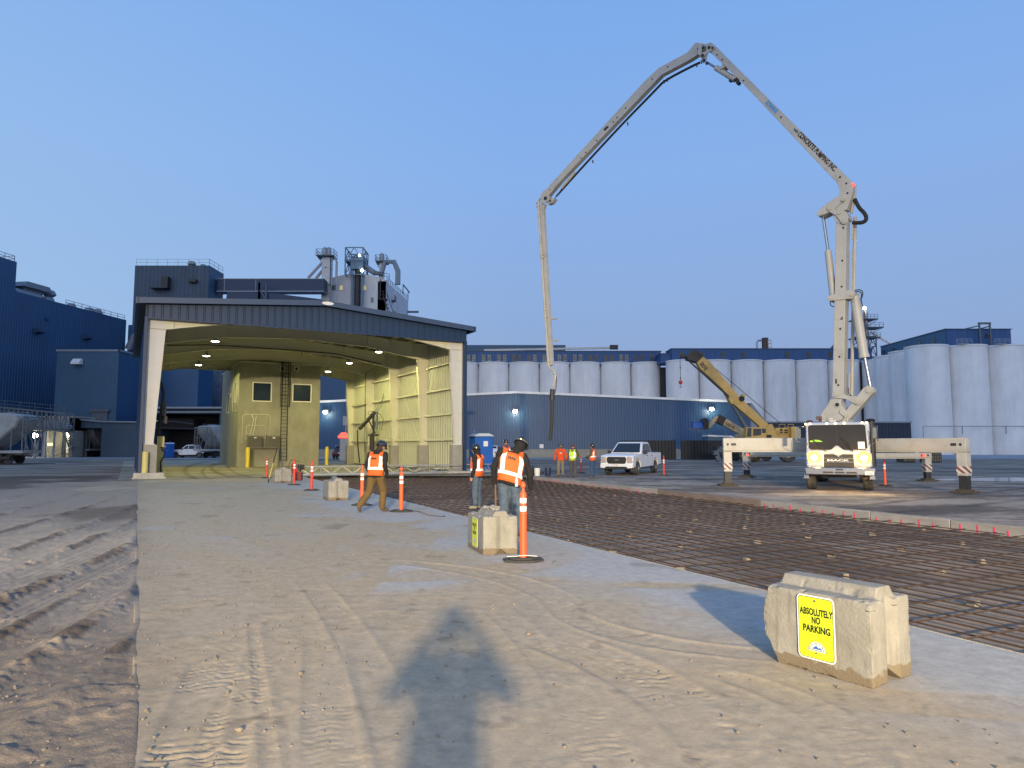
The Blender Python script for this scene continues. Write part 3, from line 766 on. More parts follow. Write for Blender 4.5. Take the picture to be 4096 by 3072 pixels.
# ---------------------------------------------------------------- concrete scale house inside
hs = thing('scale_house', 'tall grey-yellow precast concrete scale house standing inside the canopy', 'control building', CW(7.2, 20.0), CA)
HWD, HDP, HH = 6.55, 12.0, 8.55
def HL(px, py):
    u, z = CL(px, py, 20.0); return u-7.2, z
b = MB(); b.lohi((0, 0, 0), (HWD, HDP, HH)); b.build('walls', M_concwall, hs, bevel=.03, smooth=False)
b = MB(); b.lohi((-.05, -.05, HH), (HWD+.05, HDP+.05, HH+.08)); b.build('roof_cap', M_creamframe, hs)
b = MB()
for z in (2.8, 5.4): b.lohi((0.03, -.004, z), (HWD-.03, -.001, z+.012))
b.build('panel_joints', M_pedestal, hs)
M_winframe = mat('white_window_frame', (.72, .70, .62), .5, 0, .04, 2)
def window(par, x0, z0, x1, z1, fr=.07, plane='front', mats=(None, None), yy=0):
    w_ = None
    b = MB()
    def q(a, bb, c): return (a, yy-c, bb) if plane == 'front' else (-c, a, bb)
    def bx(x0, z0, x1, z1, d0, d1):
        p, r = q(x0, z0, d0), q(x1, z1, d1); b.lohi([min(i, j) for i, j in zip(p, r)], [max(i, j) for i, j in zip(p, r)])
    bx(x0-fr, z0-fr, x1+fr, z0, .0, .05); bx(x0-fr, z1, x1+fr, z1+fr, .0, .05); bx(x0-fr, z0, x0, z1, .0, .05); bx(x1, z0, x1+fr, z1, .0, .05)
    f = b.build('window', mats[0] or M_winframe, par, smooth=False)
    b = MB(); bx(x0, z0, x1, z1, .004, .022); b.build('glass', mats[1] or M_glassd, f, smooth=False)
    return f
for pxs in (((1012, 1602), (1084, 1534)), ((1172, 1604), (1243, 1541))):
    (a0, z0), (a1, z1) = HL(*pxs[0]), HL(*pxs[1]); window(hs, a0, z0, a1, z1)
for pxs in (((1123, 1482), (1137, 1468)), ((1180, 1482), (1192, 1469))):
    (a0, z0), (a1, z1) = HL(*pxs[0]), HL(*pxs[1]); window(hs, a0, z0, a1, z1, .05, mats=(M_winframe, M_dark))
window(hs, 1.6, 5.4, 2.3, 7.0, .06, 'side'); window(hs, 6.2, 4.7, 7.2, 6.3, .06, 'side'); window(hs, 4.9, 6.0, 5.0, 6.3, .04, 'side')
b = MB(); b.tube([(-.05, 3.4, HH), (-.05, 3.4, 4.6), (-.05, 1.0, 4.6)], .025, 5)
# conduits round the cooling units
b.tube([(.35, -.05, 1.9), (.35, -.05, 4.15), (.5, -.05, 4.3), (2.3, -.05, 4.3), (2.5, -.05, 4.1), (2.5, -.05, 2.4)], .03, 6)
b.tube([(.65, -.05, 2.2), (.65, -.05, 3.3), (.8, -.05, 3.4), (2.0, -.05, 3.4), (2.15, -.05, 3.2), (2.15, -.05, 2.3)], .025, 6)
b.tube([(.75, -.07, 1.9), (1.0, -.08, 2.8), (1.2, -.07, 3.9), (1.05, -.05, 4.25)], .045, 6); b.tube([(1.1, -.07, 2.4), (1.3, -.08, 3.2), (1.4, -.07, 4.2)], .045, 6)
b.build('conduits', M_creamframe, hs)
# caged ladder
lx0, lx1 = HL(1119, 1800)[0], HL(1144, 1800)[0]; lc = (lx0+lx1)/2; hw_ = .25
b = MB()
for x in (lc-hw_, lc+hw_): b.bar((x, -.22, .5), (x, -.22, HH+.9), .06)
z = .55
while z < HH+.8: b.bar((lc-hw_, -.22, z), (lc+hw_, -.22, z), .036); z += .30
for z in (1.5, 4, 6.5, 8.2):
    for x in (lc-hw_, lc+hw_): b.bar((x, -.22, z), (x, 0, z), .03)
la = b.build('ladder', M_black, hs)
b = MB()
for z in (5.0, 5.9, 6.8, 7.7, 8.6, 9.2):
    b.tube([(lc+.38*math.cos(t), -.22-.72*math.sin(t), z) for t in np.linspace(0, math.pi, 9)], .03, 4)
for t in np.linspace(.15, math.pi-.15, 6): b.bar((lc+.38*math.cos(t), -.22-.72*math.sin(t), 5.0), (lc+.38*math.cos(t), -.22-.72*math.sin(t), 9.3), .034)
b.build('ladder_cage', M_black, la)

# two cooling units on a shelf
M_ac = mat('tan_grey_condenser', (.16, .15, .12), .6, 0, .1, 6)
sx0, sz = HL(990, 1790); sx1, _ = HL(1110, 1790)
sh = thing('equipment_shelf', 'steel wall shelf on legs carrying the two cooling units', 'shelf', CW(7.2+sx0, 19.2, 0.02), CA)
b = MB(); b.lohi((0, 0, sz-.08), (sx1-sx0, .78, sz-.02)); b.build('shelf_top', M_ac, sh)
b = MB(); b.bar((sx1-sx0-.06, .05, 0), (sx1-sx0-.06, .05, sz-.08), .07); b.build('leg', M_ac, sh)
b = MB(); b.bar((.06, .05, 0), (.06, .05, sz-.08), .07); b.build('leg', M_ac, sh)
for i, (px0, px1) in enumerate(((985, 1043), (1062, 1114))):
    a0, a1 = HL(px0, 1780)[0], HL(px1, 1780)[0]; w_ = a1-a0; 
    t = thing('cooling_unit', ('left' if i == 0 else 'right') + ' grey louvred air conditioning unit on the shelf of the scale house', 'cooling unit', CW(7.2+a0, 19.22, sz-.018), CA, 'cooling units on the wall shelf')
    b = MB(); b.lohi((.03, .03, .02), (w_-.03, .70, .90)); b.build('body', M_dark, t)
    b = MB()
    for k in range(14): x = .02+(w_-.06)*k/13; b.lohi((x, 0, .03), (x+.03, .028, .92))
    for k in range(9): y = .04+.07*k; b.lohi((-.005, y, .03), (.028, y+.03, .92))
    b.lohi((0, 0, .92), (w_, .72, .99)); b.lohi((0, 0, 0), (w_, .72, .03)); b.build('louvres', M_ac, t, smooth=False)
    b = MB(); b.prism([(w_/2+.12*math.cos(a), .80+.05*math.sin(a)) for a in np.linspace(0, 6.28, 16)[:-1]], lambda x, z, d: (x, d, z), -.012, -.001); b.build('badge', M_plastwhite, t)

# grain sampling arm by the third column
t = thing('sampling_probe', 'black hydraulic sampling probe arm standing by the right-hand canopy columns', 'sampling machine', CW(16.9, 12.9), CA)
b = MB(); b.lohi((-.5, -.1, 0), (.35, .6, 1.7)); b.build('cabinet', M_pedestal, t, bevel=.02)
b = MB(); b.cyl((-.75, .1, 0), (-.75, .1, 3.9), .16, n=12); b.lohi((-1.15, -.15, 3.55), (-.25, .25, 3.75)); b.lohi((-1.05, -.12, 2.0), (-.85, .1, 3.6)); b.build('mast', M_dark, t)
b = MB(); b.bar((-.6, .1, 6.2), (-2.2, -.6, 4.3), .24, .3); b.bar((-.65, .1, 3.8), (-.75, .1, 6.3), .16); b.bar((-.55, .05, 3.9), (-1.3, -.1, 5.5), .10); b.build('arm', M_dark, t)
b = MB(); b.cyl((-.4, .1, 4.3), (-.4, .1, 6.3), .1, n=8); b.build('ram', M_steel, t)
b = MB(); b.tube([(-2.4, -.6, 4.2), (-2.3, -.5, 2.5), (-2.05, -.3, .6)], .06, 6); b.tube([(-.6, .1, 6.2), (.1, .2, 7.6), (.3, .3, 8.4)], .025, 5); b.tube([(-.5, .1, 6.1), (.05, .2, 6.9), (.3, .25, 8.2)], .025, 5)
b.tube([(-1.0, 0, 6.0), (-1.3, -.1, 5.9), (-1.2, -.1, 6.3), (-.6, .1, 6.3)], .025, 5); b.tube([(-.4, .1, 6.3), (.3, .3, 5.5), (.1, .2, 4.2)], .03, 5); b.build('hoses', M_black, t); t.scale = (.85, .85, .70)
# control post near left column
t = thing('control_post', 'weathered yellow metal equipment post beside left canopy column', 'post', CW(1.0, 2.4, .02), CA)
b = MB(); b.lohi((-.15, -.15, 0), (.2, .15, 2.2)); b.build('post_body', M_yellowold, t, bevel=.01)
b = MB(); b.lohi((.0, -.25, 3.3), (.22, .05, 4.1)); b.lohi((.1, -.2, 2.9), (.3, 0, 3.3)); b.build('upper_box', M_dark, t, bevel=.01)
b = MB(); b.tube([(-.1, -.1, 2.2), (-.05, -.1, 3.2), (.05, -.1, 4.6), (-.1, -.1, 5.2)], .09, 6); b.tube([(0, -.2, 1.6), (.4, -.25, 1.55)], .03, 5); b.tube([(.1, -.2, .2), (.05, -.3, .8), (.3, -.25, 1.3), (.1, -.2, 1.5)], .04, 5); b.build('hoses', M_black, t)
M_ribblue = mat("ribbed_blue_panel", (.022, .080, .180), .45, 0, .06, .15, stain=(.018, .05, .115), stain_amt=.3, stain_scale=(.3, .3, .06))
M_navyflat = mat("flat_navy_panel", (.02, .032, .058), .6, 0, .1, .3)
M_rust = mat("rusty_stack", (.10, .055, .05), .7, .1, .2, 1)
# ================================================================ PLANT BUILDINGS
def wbox(t, lo, hi, name, m, **k):       # world-aligned box as part of thing t (local coords)
    L = t.location; b = MB(); b.lohi([a-c for a, c in zip(lo, L)], [a-c for a, c in zip(hi, L)]); return b.build(name, m, t, **k)
def rails(b, pts, h=1.05, step=2.0, r=.03):
    pts = [Vector(p) for p in pts]
    for a, c in zip(pts, pts[1:]):
        L = (c-a).length; n = max(1, int(L/step))
        for i in range(n+1): p = a+(c-a)*i/n; b.bar(p, p+Vector((0, 0, h)), r)
        for k in (.5, 1): b.bar(a+Vector((0, 0, h*k)), c+Vector((0, 0, h*k)), r)
def vent_hood(b, p, r=1.0):
    b.lathe([(r*.5, -2), (r*.5, 0), (r*.6, .05), (r*1.0, .35*r), (r*1.0, .6*r), (r*.7, 1.1*r), (.05, 1.15*r)], p, 8)

# ---- A: great dark-blue hall on the left with higher end
A0, A1 = PY(60, 1165, 125), PY(505, 1282, 154)
t = thing('processing_hall', 'huge windowless dark blue metal clad hall filling the left background', 'factory building', (A0.x, A0.y, 0))
dA = Vector((A1.x-A0.x, A1.y-A0.y, 0)); LA = dA.length; HA = A0.z; aA = math.atan2(dA.y, dA.x)
b = MB(); b.M = Matrix.Rotation(aA, 4, 'Z')
b.lohi((0, 0, 0), (LA, 40, HA)); b.corr((0, -.01, 0), (1, 0, 0), (0, 0, 1), LA, HA, (0, -1, 0), .6, .05)
b.build('wall', M_blue, t, smooth=False)
HT = PY(60, 1048, 125).z
b = MB(); b.M = Matrix.Rotation(aA, 4, 'Z'); b.lohi((-60, 0.02, 0), (0, 40, HT)); b.corr((-60, -.02, 0), (1, 0, 0), (0, 0, 1), 60, HT, (0, -1, 0), .6, .05); b.build('tower', M_blue, t, smooth=False)
b = MB(); b.M = Matrix.Rotation(aA, 4, 'Z'); rails(b, [(-60, .3, HT), (-.2, .3, HT), (-.2, 12, HT)], r=.09); rails(b, [(12.5, .5, HA), (LA, .5, HA)], r=.08); b.build('roof_rail', M_galv, t)
M_vent = mat('grey_roof_vent', (.22, .26, .30), .5, .2, .1, 2)
for x, r_ in ((1.2, 1.3), (2.6, 1.0), (12.2, 1.2), (18, .9), (23, 1.0), (25.3, 1.1)):
    b = MB(); b.M = Matrix.Rotation(aA, 4, 'Z'); vent_hood(b, (x, 4, HA+(1.6 if x in (1.2, 12.2) else .5)), r_); b.build('roof_vent', M_vent, t)
b = MB(); b.M = Matrix.Rotation(aA, 4, 'Z'); b.cyl((2, 2.5, HA+.5), (8, 2.5, HA+.5), .8, n=10); b.cyl((9, 2.5, HA+.3), (12, 3.5, HA+.8), .8, n=10)
b.lohi((5.0, 3, HA), (9.5, 8, HA+2)); b.prism([(4, 0), (10.8, 0), (10.0, 1), (4.8, 1)], lambda x, z, d: (x, d, HA+2+z), 2, 9.5); b.build('penthouse', M_vent, t)
b = MB(); b.M = Matrix.Rotation(aA, 4, 'Z')
for x, z in ((4.3, HA-5.9), (16.6, HA-5.2)):
    b.prism([(0, 0), (0, -1.0), (-1.3, -.7), (-1.3, -.2)], lambda q, w, d: (x+d, -.05+q, z+w), 0, 1.5)
b.lohi((7.0, -.5, HA-3.9), (7.6, 0, HA-3.5)); b.build('wall_hoods', M_navy_trim, t)
# return wall facing the camera, behind the canopy opening
Y2 = 154.2
t = thing('rear_hall', 'dark blue metal wall with tall silver pipes seen through the canopy opening', 'factory building', (A1.x, Y2, 0))
HR = HA-1
b = MB(); b.lohi((.3, .2, 0), (52, 30, HR)); b.corr((.3, .19, 0), (1, 0, 0), (0, 0, 1), 52, HR, (0, -1, 0), .7, .05); b.build('wall', M_blue, t, smooth=False)
for x0, x1 in ((718, 733), (764, 779)):
    p0, p1 = PY(x0, 1595, Y2-1), PY(x1, 1515, Y2-1); b = MB(); r_ = (p1.x-p0.x)/2; cx = (p0.x+p1.x)/2-A1.x
    b.cyl((cx, -1, p0.z-3), (cx, -1, p1.z+8), r_, n=12); b.build('pipe', M_galv, t)
b = MB(); p0, p1 = PY(672, 1652, 140), PY(795, 1590, 140)
b.lohi((p0.x-A1.x, -14, p0.z-14), (p1.x-A1.x, -6, p1.z)); b.build('penthouse', M_darkblue, t)
b = MB(); q0, q1 = PY(848, 1635, 150), PY(885, 1505, 150); xa_, xb_ = q0.x-A1.x, q1.x-A1.x
for x in (xa_, xb_): b.bar((x, -4.2, q0.z-2), (x, -4.2, q1.z+6), .3)
z = q0.z-2; k = 0
while z < q1.z+4: b.bar((xa_ if k % 2 else xb_, -4.2, z), (xb_ if k % 2 else xa_, -4.2, z+2), .2); b.bar((xa_, -4.2, z), (xb_, -4.2, z), .2); z += 2; k += 1
b.build('truss_tower', M_steel, t)
b = MB(); b.tube([(.8, -.4, HA-6.5), (2.2, -.4, HA-3.6), (4, -.4, HA-3), (12, -.4, HA-3)], .8, 8); b.build('duct', M_vent, t)

# ---- low dark loading shed behind the canopy (black opening)
YS = 118.0
p0, p1 = PY(575, 1690, YS), PY(893, 1645, YS)
t = thing('loading_shed', 'low dark open loading shed with railcar track, behind the canopy', 'shed', (p0.x, YS, 0))
w_ = p1.x-p0.x; hz = PY(800, 1636, YS).z
o0_ = PY(612, 1840, YS).x-p0.x; o1_ = PY(872, 1840, YS).x-p0.x
b = MB(); b.lohi((0, 0, 0), (o0_, 20, hz)); b.lohi((o1_, 0, 0), (w_+1.5, 20, hz)); b.lohi((o0_, 0, hz-.8), (o1_, 20, hz)); b.lohi((o0_, 19.8, 0), (o1_, 20, hz-.8)); b.build('walls', M_darkblue, t, smooth=False)
b = MB(); b.lohi((-.5, -1.2, hz+.02), (w_+2, 20, hz+.3)); b.lohi((1, -1.0, hz-.65), (w_, -.8, hz-.45)); b.build('roof', M_vent, t)
b = MB(); b.lohi((o0_, 5, 0), (o1_, 5.2, hz-1)); b.lohi((o0_, 1, 4.6), (o0_+6, 5, 6.3)); b.build('unlit_backing', M_void, t)  # near-black sheet puts the darkness inside the shed into the colour
b = MB(); b.tube([(2, -1.5, hz-2), (6, -1.5, hz-2.2), (9, -1.5, hz-2.6)], .15, 6); b.tube([(2, -1.5, hz-3.2), (12, -1.5, hz-3.4)], .12, 6); b.build('pipes', M_dark, t)

# ---- B: lighter blue block
YB2 = 122.0
p0, p1 = PY(228, 1420, YB2), PY(477, 1406, YB2)
t = thing('square_annex', 'faded blue cube-shaped annex with pale roof trim left of canopy', 'factory building', (p0.x, YB2, 0))
w_ = p1.x-p0.x; h_ = p1.z; pr = PY(477, 1406, YB2)
xr = pr.x; dpt = 11.5
b = MB(); b.lohi((0, .02, 0), (w_, dpt, h_)); b.corr((0, 0, 0), (1, 0, 0), (0, 0, 1), w_, h_, (0, -1, 0), .5, .04); b.build('front_wall', M_blue2, t, smooth=False)
b = MB(); b.corr((w_+.02, 0, 0), (0, 1, 0), (0, 0, 1), dpt, h_, (1, 0, 0), .5, .04); b.lohi((w_, dpt-.5, 0), (w_+9, dpt+6, h_-.5)); b.build('side_wall', M_blue, t, smooth=False)
b = MB(); b.lohi((-.15, -.15, h_), (w_+.15, .15, h_+.35)); b.lohi((w_-.1, -.15, h_), (w_+.2, dpt, h_+.35)); b.build('roof_trim', M_vent, t)
q = PY(312, 1445, YB2)
b = MB(); b.prism([(0, 0), (0, -1.0), (-1.1, -1.0), (-1.1, -.7), (-.4, 0)], lambda a, z, d: (q.x-p0.x+d, -.05+a, q.z+z+.4), -.6, .9); b.build('wall_vent_hood', M_plastwhite, t)
q0, q1 = PY(369, 1685, YB2), PY(434, 1647, YB2)
b = MB(); b.lohi((q0.x-p0.x, -.3, q0.z), (q1.x-p0.x, -.05, q1.z)); b.lohi((q0.x-p0.x-.3, -.6, q1.z), (q1.x-p0.x+.3, -.05, q1.z+.4)); b.build('roller_door', M_steel, t)

# ---- low shed with railcar opening + lit dock
p0, p1 = PY(290, 1680, 114), PY(570, 1695, 114)
t = thing('railcar_shed', 'low grey-blue shed with dark doorway holding a hopper railcar', 'shed', (p0.x, 114, 0))
a0, a1, a2 = 0, PY(405, 1690, 114).x-p0.x, PY(575, 1690, 114).x-p0.x; hz = PY(415, 1690, 114).z; hz2 = PY(300, 1678, 114).z
d0, d1 = PY(309, 1800, 114).x-p0.x, PY(403, 1800, 114).x-p0.x; hd = PY(350, 1712, 114).z
b = MB(); b.lohi((a0, 0, 0), (d0, 14, hz)); b.lohi((d0, 0, hd), (d1, 14, hz)); b.lohi((d0, 13.8, 0), (d1, 14, hd)); b.lohi((d1, 0, 0), (a2, 14, hz)); b.prism([(a0, hz), (a1, hz), (a0, hz2)], lambda x, z, d: (x, d, z), 0, 14)
b.build('walls', M_darkblue, t, smooth=False)
b = MB(); b.bar((a0-.3, -.2, hz2+.15), (a1, -.2, hz+.15), .5, .2); b.bar((a1, -.2, hz+.15), (a2, -.2, hz+.05), .5, .2); b.build('roof_edge', M_vent, t)
b = MB(); b.lohi((d0+.05, 12, 0), (d1-.05, 12.2, hd)); b.build('unlit_backing', M_void, t)  # black sheet stands in for the unlit depth behind the doorway

def dock():
    Yd = 112
    p0 = PY(120, 1720, Yd); p1 = PY(292, 1720, Yd)
    t = thing('loading_dock', 'concrete loading dock with two lit bays and railings beyond the railcar', 'loading dock', (p0.x, Yd, 0))
    w_ = p1.x-p0.x; hz = PY(200, 1722, Yd).z
    b = MB(); b.lohi((0, 3, 0), (w_, 3.3, hz)); b.lohi((-1, 0, hz), (w_, 4, hz+.3)); b.lohi((-1, -.0, hz+.3), (w_, 6, hz+2.3))
    for px in (168, 175, 250): x = PY(px, 1720, Yd).x-p0.x; b.lohi((x, .1, 0), (x+.4, .5, hz))
    b.lohi((w_-.5, 0, 0), (w_, 4, hz+2)); b.build('walls', M_pedestal, t, smooth=False)
    b = MB(); b.lohi((-1, -.3, hz+.28), (w_, 0, hz+.42)); b.build('canopy_edge', M_vent, t)
    x0, x1 = PY(203, 1760, Yd).x-p0.x, PY(244, 1760, Yd).x-p0.x
    b = MB(); b.lohi((x0, 2.9, .6), (x1, 2.98, PY(220, 1755, Yd).z)); 
    d_ = b.build('sectional_door', M_plastwhite, t); b = MB()
    for k in range(4): z = .6+k*1.0; b.lohi((x0, 2.86, z), (x1, 2.9, z+.06))
    for k in range(4): x = x0+(x1-x0)*k/3; b.lohi((x-.03, 2.86, .6), (x+.03, 2.9, PY(220, 1755, Yd).z))
    b.build('door_ribs', M_dark, d_)
    x0, x1 = PY(130, 1760, Yd).x-p0.x, PY(168, 1760, Yd).x-p0.x
    b = MB(); b.lohi((x0, 2.9, PY(150, 1782, Yd).z), (x1, 2.98, PY(150, 1772, Yd).z)); b.build('lit_window', emit('warm_window', (1, .86, .4), 1.4), t)
    b = MB(); rails(b, [(x0, .2, .9), (x1, .2, .9)], r=.06)
    xs = PY(218, 1825, Yd).x-p0.x; xe = PY(262, 1785, Yd).x-p0.x
    for k in range(7): b.lohi((xs+k*.45, -.6, .2+k*.22), (xs+k*.45+.4, .6, .26+k*.22))
    rails(b, [(xs, -.6, .2), (xs+2.8, -.6, 1.8), (xe+1.5, -.6, 1.8)], r=.06); b.build('railings', M_steel, t)
    b = MB()
    for a, c in ((155, 170), (258, 272)):
        xa, xb = PY(a-12, 1760, Yd).x-p0.x, PY(c, 1760, Yd).x-p0.x
        b.bar((xa, .3, 1.6), (xb, .3, hz), .12); b.bar((xb, .3, 1.6), (xa, .3, hz), .12)
    b.build('cross_braces', M_dark, t)
    for i, px in enumerate((142, 265)):
        p = PY(px, 1742, Yd+1.2); l = thing('dock_lamp', ['bright dock lamp over the lit bay, left one, beside the railcar', 'bright dock lamp over the stairs, right one, beside the shed doorway'][i], 'lamp', p, 0, 'lamps on the loading dock')
        b = MB(); b.ell((0, -.1, 0), (.45, .3, .42), 12, 8); b.build('glowing_lens', M_lampglow2, l)
        b = MB(); b.lohi((-.3, .1, -.1), (.3, 1.6, .25)); b.build('bracket', M_dark, l)
        lamp('dock_lamp_light', p+Vector((0, -.5, -.1)), 260, (1, .86, .5), .3)
M_lampglow2 = emit('cool_lamp_glow', (1, .96, .80), 25)
dock()
# pipe rack bridge with lattice, above the dock
t0_ = PY(0, 1640, 100)
t = thing('pipe_bridge', 'long lattice pipe bridge with handrails above the railcar at left', 'pipe bridge', (t0_.x-10, 104, 0))
b = MB(); q0, q1 = PY(-40, 1625, 104), PY(262, 1655, 104)
za, zb = q0.z, q1.z; xa, xb = q0.x-t.location.x, q1.x-t.location.x; n = 16; hb = 2.6
for y in (0, 2.2):
    b.bar((xa, y, za), (xb, y, zb), .2); b.bar((xa, y, za-hb), (xb, y, zb-hb), .25)
    for k in range(n+1):
        x = xa+(xb-xa)*k/n; z = za+(zb-za)*k/n; b.bar((x, y, z), (x, y, z-hb), .12)
        if k < n: x2 = xa+(xb-xa)*(k+1)/n; z2 = za+(zb-za)*(k+1)/n; b.bar((x, y, z-hb if k % 2 else z), (x2, y, z2 if k % 2 else z2-hb), .09)
rails(b, [(xa, -.1, za), (xb, -.1, zb)], r=.05)
b.build('lattice', M_steel, t)
b = MB(); 
for k in range(5): b.cyl((xa, .4+k*.35, za-hb+.5+.3*(k % 3)), (xb, .4+k*.35, zb-hb+.5+.3*(k % 3)), .14, n=6)
b.build('pipes', M_galv, t)
b = MB()
for px in (146, 185): x = PY(px, 1700, 104).x-t.location.x; b.bar((x, 0, 0), (x, 0, zb-hb), .22); b.bar((x, 2, 0), (x, 2, zb-hb), .22)
x0, x1 = PY(146, 1700, 104).x-t.location.x, PY(185, 1700, 104).x-t.location.x; b.bar((x0, 0, zb-hb-3.4), ((x0+x1)/2, 0, zb-hb), .14); b.bar((x1, 0, zb-hb-3.4), ((x0+x1)/2, 0, zb-hb), .14); b.build('legs', M_galv, t)

# ---- C: dark weathered tower behind the canopy
YC = 160
p0, p1 = PY(540, 1066, YC), PY(838, 1062, YC); h_ = p1.z
t = thing('dark_tower', 'dark weather-streaked blue-grey tower block rising behind the canopy roof', 'factory building', (p0.x, YC, 0))
w_ = p1.x-p0.x; dp = 8.0
b = MB(); b.lohi((0, .02, 0), (w_, dp, h_)); b.corr((0, 0, 0), (1, 0, 0), (0, 0, 1), w_, h_, (0, -1, 0), .9, .06); b.build('front_wall', M_darkblue, t, smooth=False)
b = MB(); b.corr((w_+.01, 0, 0), (0, 1, 0), (0, 0, 1), dp, h_, (1, 0, 0), .9, .06); b.build('side_wall', M_blue2, t, smooth=False)
b = MB(); rails(b, [(.2, .1, h_), (w_-.1, .1, h_), (w_-.1, dp-.2, h_)], 1.5, 2.2, .07); b.build('roof_rail', M_galv, t)
for px in (767, 813):
    b = MB(); q = PY(px, 1062, YC+3); vent_hood(b, (q.x-p0.x, 3, h_+(.6 if px == 767 else .1)), 1.0 if px == 767 else .8); b.build('roof_vent', mat('greenish_vent', (.2, .27, .24), .6, 0, .1, 2), t)
b = MB(); q = PY(672, 1128, YC); b.lohi((q.x-p0.x-.9, -1.4, q.z-1.8), (q.x-p0.x+.6, -.1, q.z+1)); b.lohi((q.x-p0.x-3.2, -1.8, q.z-1.8), (q.x-p0.x+.6, -.1, q.z-1.6)); q = PY(775, 1125, YC)
b.lohi((q.x-p0.x-.9, -1, q.z-.4), (q.x-p0.x+.9, -.1, q.z+.3)); b.build('wall_units', M_dark, t)
# ---- conveyor galleries
YG = 163
p0, p1 = PY(866, 1167, YG), PY(1296, 1115, YG)
t = thing('conveyor_gallery', 'long dark blue enclosed conveyor gallery spanning between tower and mill', 'conveyor bridge', (p0.x, YG, p0.z))
b = MB(); hh = p1.z-p0.z; b.lohi((0, 0, .25), (p1.x-p0.x, 3, hh)); b.build('box_girder', M_navy, t)
b = MB(); b.lohi((-.1, -.12, hh-.12), (p1.x-p0.x, 3.1, hh+.06)); b.lohi((0, -.05, 0), (p1.x-p0.x, 3.05, .25))
for px in (897, 1022): x = PY(px, 1140, YG).x-p0.x; b.lohi((x, -.08, .2), (x+.15, 0, hh)); 
b.build('trim', M_vent, t)
p2, p3 = PY(915, 1210, YG-1), PY(1290, 1240, YG-1)
t2 = thing('sloping_conveyor', 'lower blue conveyor housing sloping down to the right below the gallery', 'conveyor bridge', (p2.x, YG-2, 0))
z0, z1 = PY(925, 1167, YG-2).z, PY(1290, 1197, YG-2).z; W_ = p3.x-p2.x
b = MB(); b.prism([(-1, z0-6), (W_, z1-6), (W_, z1), (W_*.45, z0-.25), (0, z0)], lambda x, z, d: (x, d, z), 0, 1.6); b.build('housing', M_navy, t2)
b = MB()
for pa, pb in ((1037, 1199), (1066, 1199), (1037, 1167)):
    q = PY(pa, 1165, YG-2.3); b.bar((q.x-p2.x, -.4, q.z-3.5), (q.x-p2.x, -.4, q.z+2), .35)
q0_, q1_ = PY(1040, 1160, YG-2.3), PY(1066, 1200, YG-2.3); b.bar((q0_.x-p2.x, -.4, q0_.z), (q1_.x-p2.x, -.4, q1_.z), .3); b.build('support', M_navy_trim, t2)

M_warmwin = emit("dim_lit_window", (.75, .6, .3), .35)
# ---- D: white mill
YM = 170
pl, pr, pd = PY(1296, 1115, YM), PY(1545, 1103, YM), PY(1632, 1190, 193)
t = thing('flour_mill', 'tall white concrete mill building with stair and rooftop machinery', 'mill building', (pl.x, YM, 0))
w_ = pr.x-pl.x; h_ = PY(1545, 1112, YM).z; hc = PY(1400, 1085, YM).z
b = MB()
top = [(w_*i/12, h_-.8+1.9*math.sin(math.pi*min(1, max(0, (i+.3)/13)))) for i in range(13)]
b.prism([(0, 0), (w_, 0)] + top[::-1], lambda x, z, d: (x, d, z), 0, 6)
b.lohi((.01, 6, 0), (w_-.01, 24, h_-1))
dx = pd.x-pr.x
b.prism([(0, 0), (0, h_-.8), (23.5, h_-.8), (23.5, 0)], lambda y, z, d: (w_+.0+dx*y/23.5+d, y, z), -2, 0.01)
b.build('walls', M_mill, t, smooth=False)
for px0, py0, px1, py1 in ((1328, 1160, 1341, 1142), (1358, 1160, 1372, 1142), (1451, 1161, 1465, 1142), (1483, 1210, 1494, 1190)):
    a, c = PY(px0, py0, YM), PY(px1, py1, YM)
    f = window(t, a.x-pl.x, a.z, c.x-pl.x, c.z, .12, mats=(M_galv, M_warmwin if (px0 != 1483 and px0 != 1328) else M_glasswin)) if True else None
b = MB()
def side(y, z, s=.35): return (w_+dx*y/23.5+.02, y, z)
for y in (8, 9.5, 12, 13.5, 15.8, 17.2, 19.4, 20.8):
    x, yy, z = side(y, h_-8.2); b.lohi((x-.1, y-.4, z), (x+.08, y+.4, z+1.7))
for y in (13, 16.5): x, yy, z = side(y, h_-13); b.lohi((x-.1, y-.4, z), (x+.08, y+.4, z+1.5))
x, yy, z = side(21.5, h_-13); b.lohi((x-.1, 20.4, z-2), (x+.08, 22.4, z+3))
b.build('side_windows', M_glasswin, t, smooth=False)
b = MB(); rails(b, [(w_+.0, 1, h_-.8), (w_+dx, 23, h_-.8)], 1.2, 1.6, .09); b.bar((w_+dx, 14, h_+1.6), (w_+dx+.3, 23.4, h_+1.6), .25); b.bar((w_+dx, 14, h_-.8), (w_+dx, 14, h_+1.6), .2); b.bar((w_+dx, 23, h_-.8), (w_+dx, 23, h_+1.6), .2); b.bar((w_+dx, 22.8, h_-4), (w_+dx+3, 22.8, h_-4), .5); b.build('roof_rail', M_steel, t)
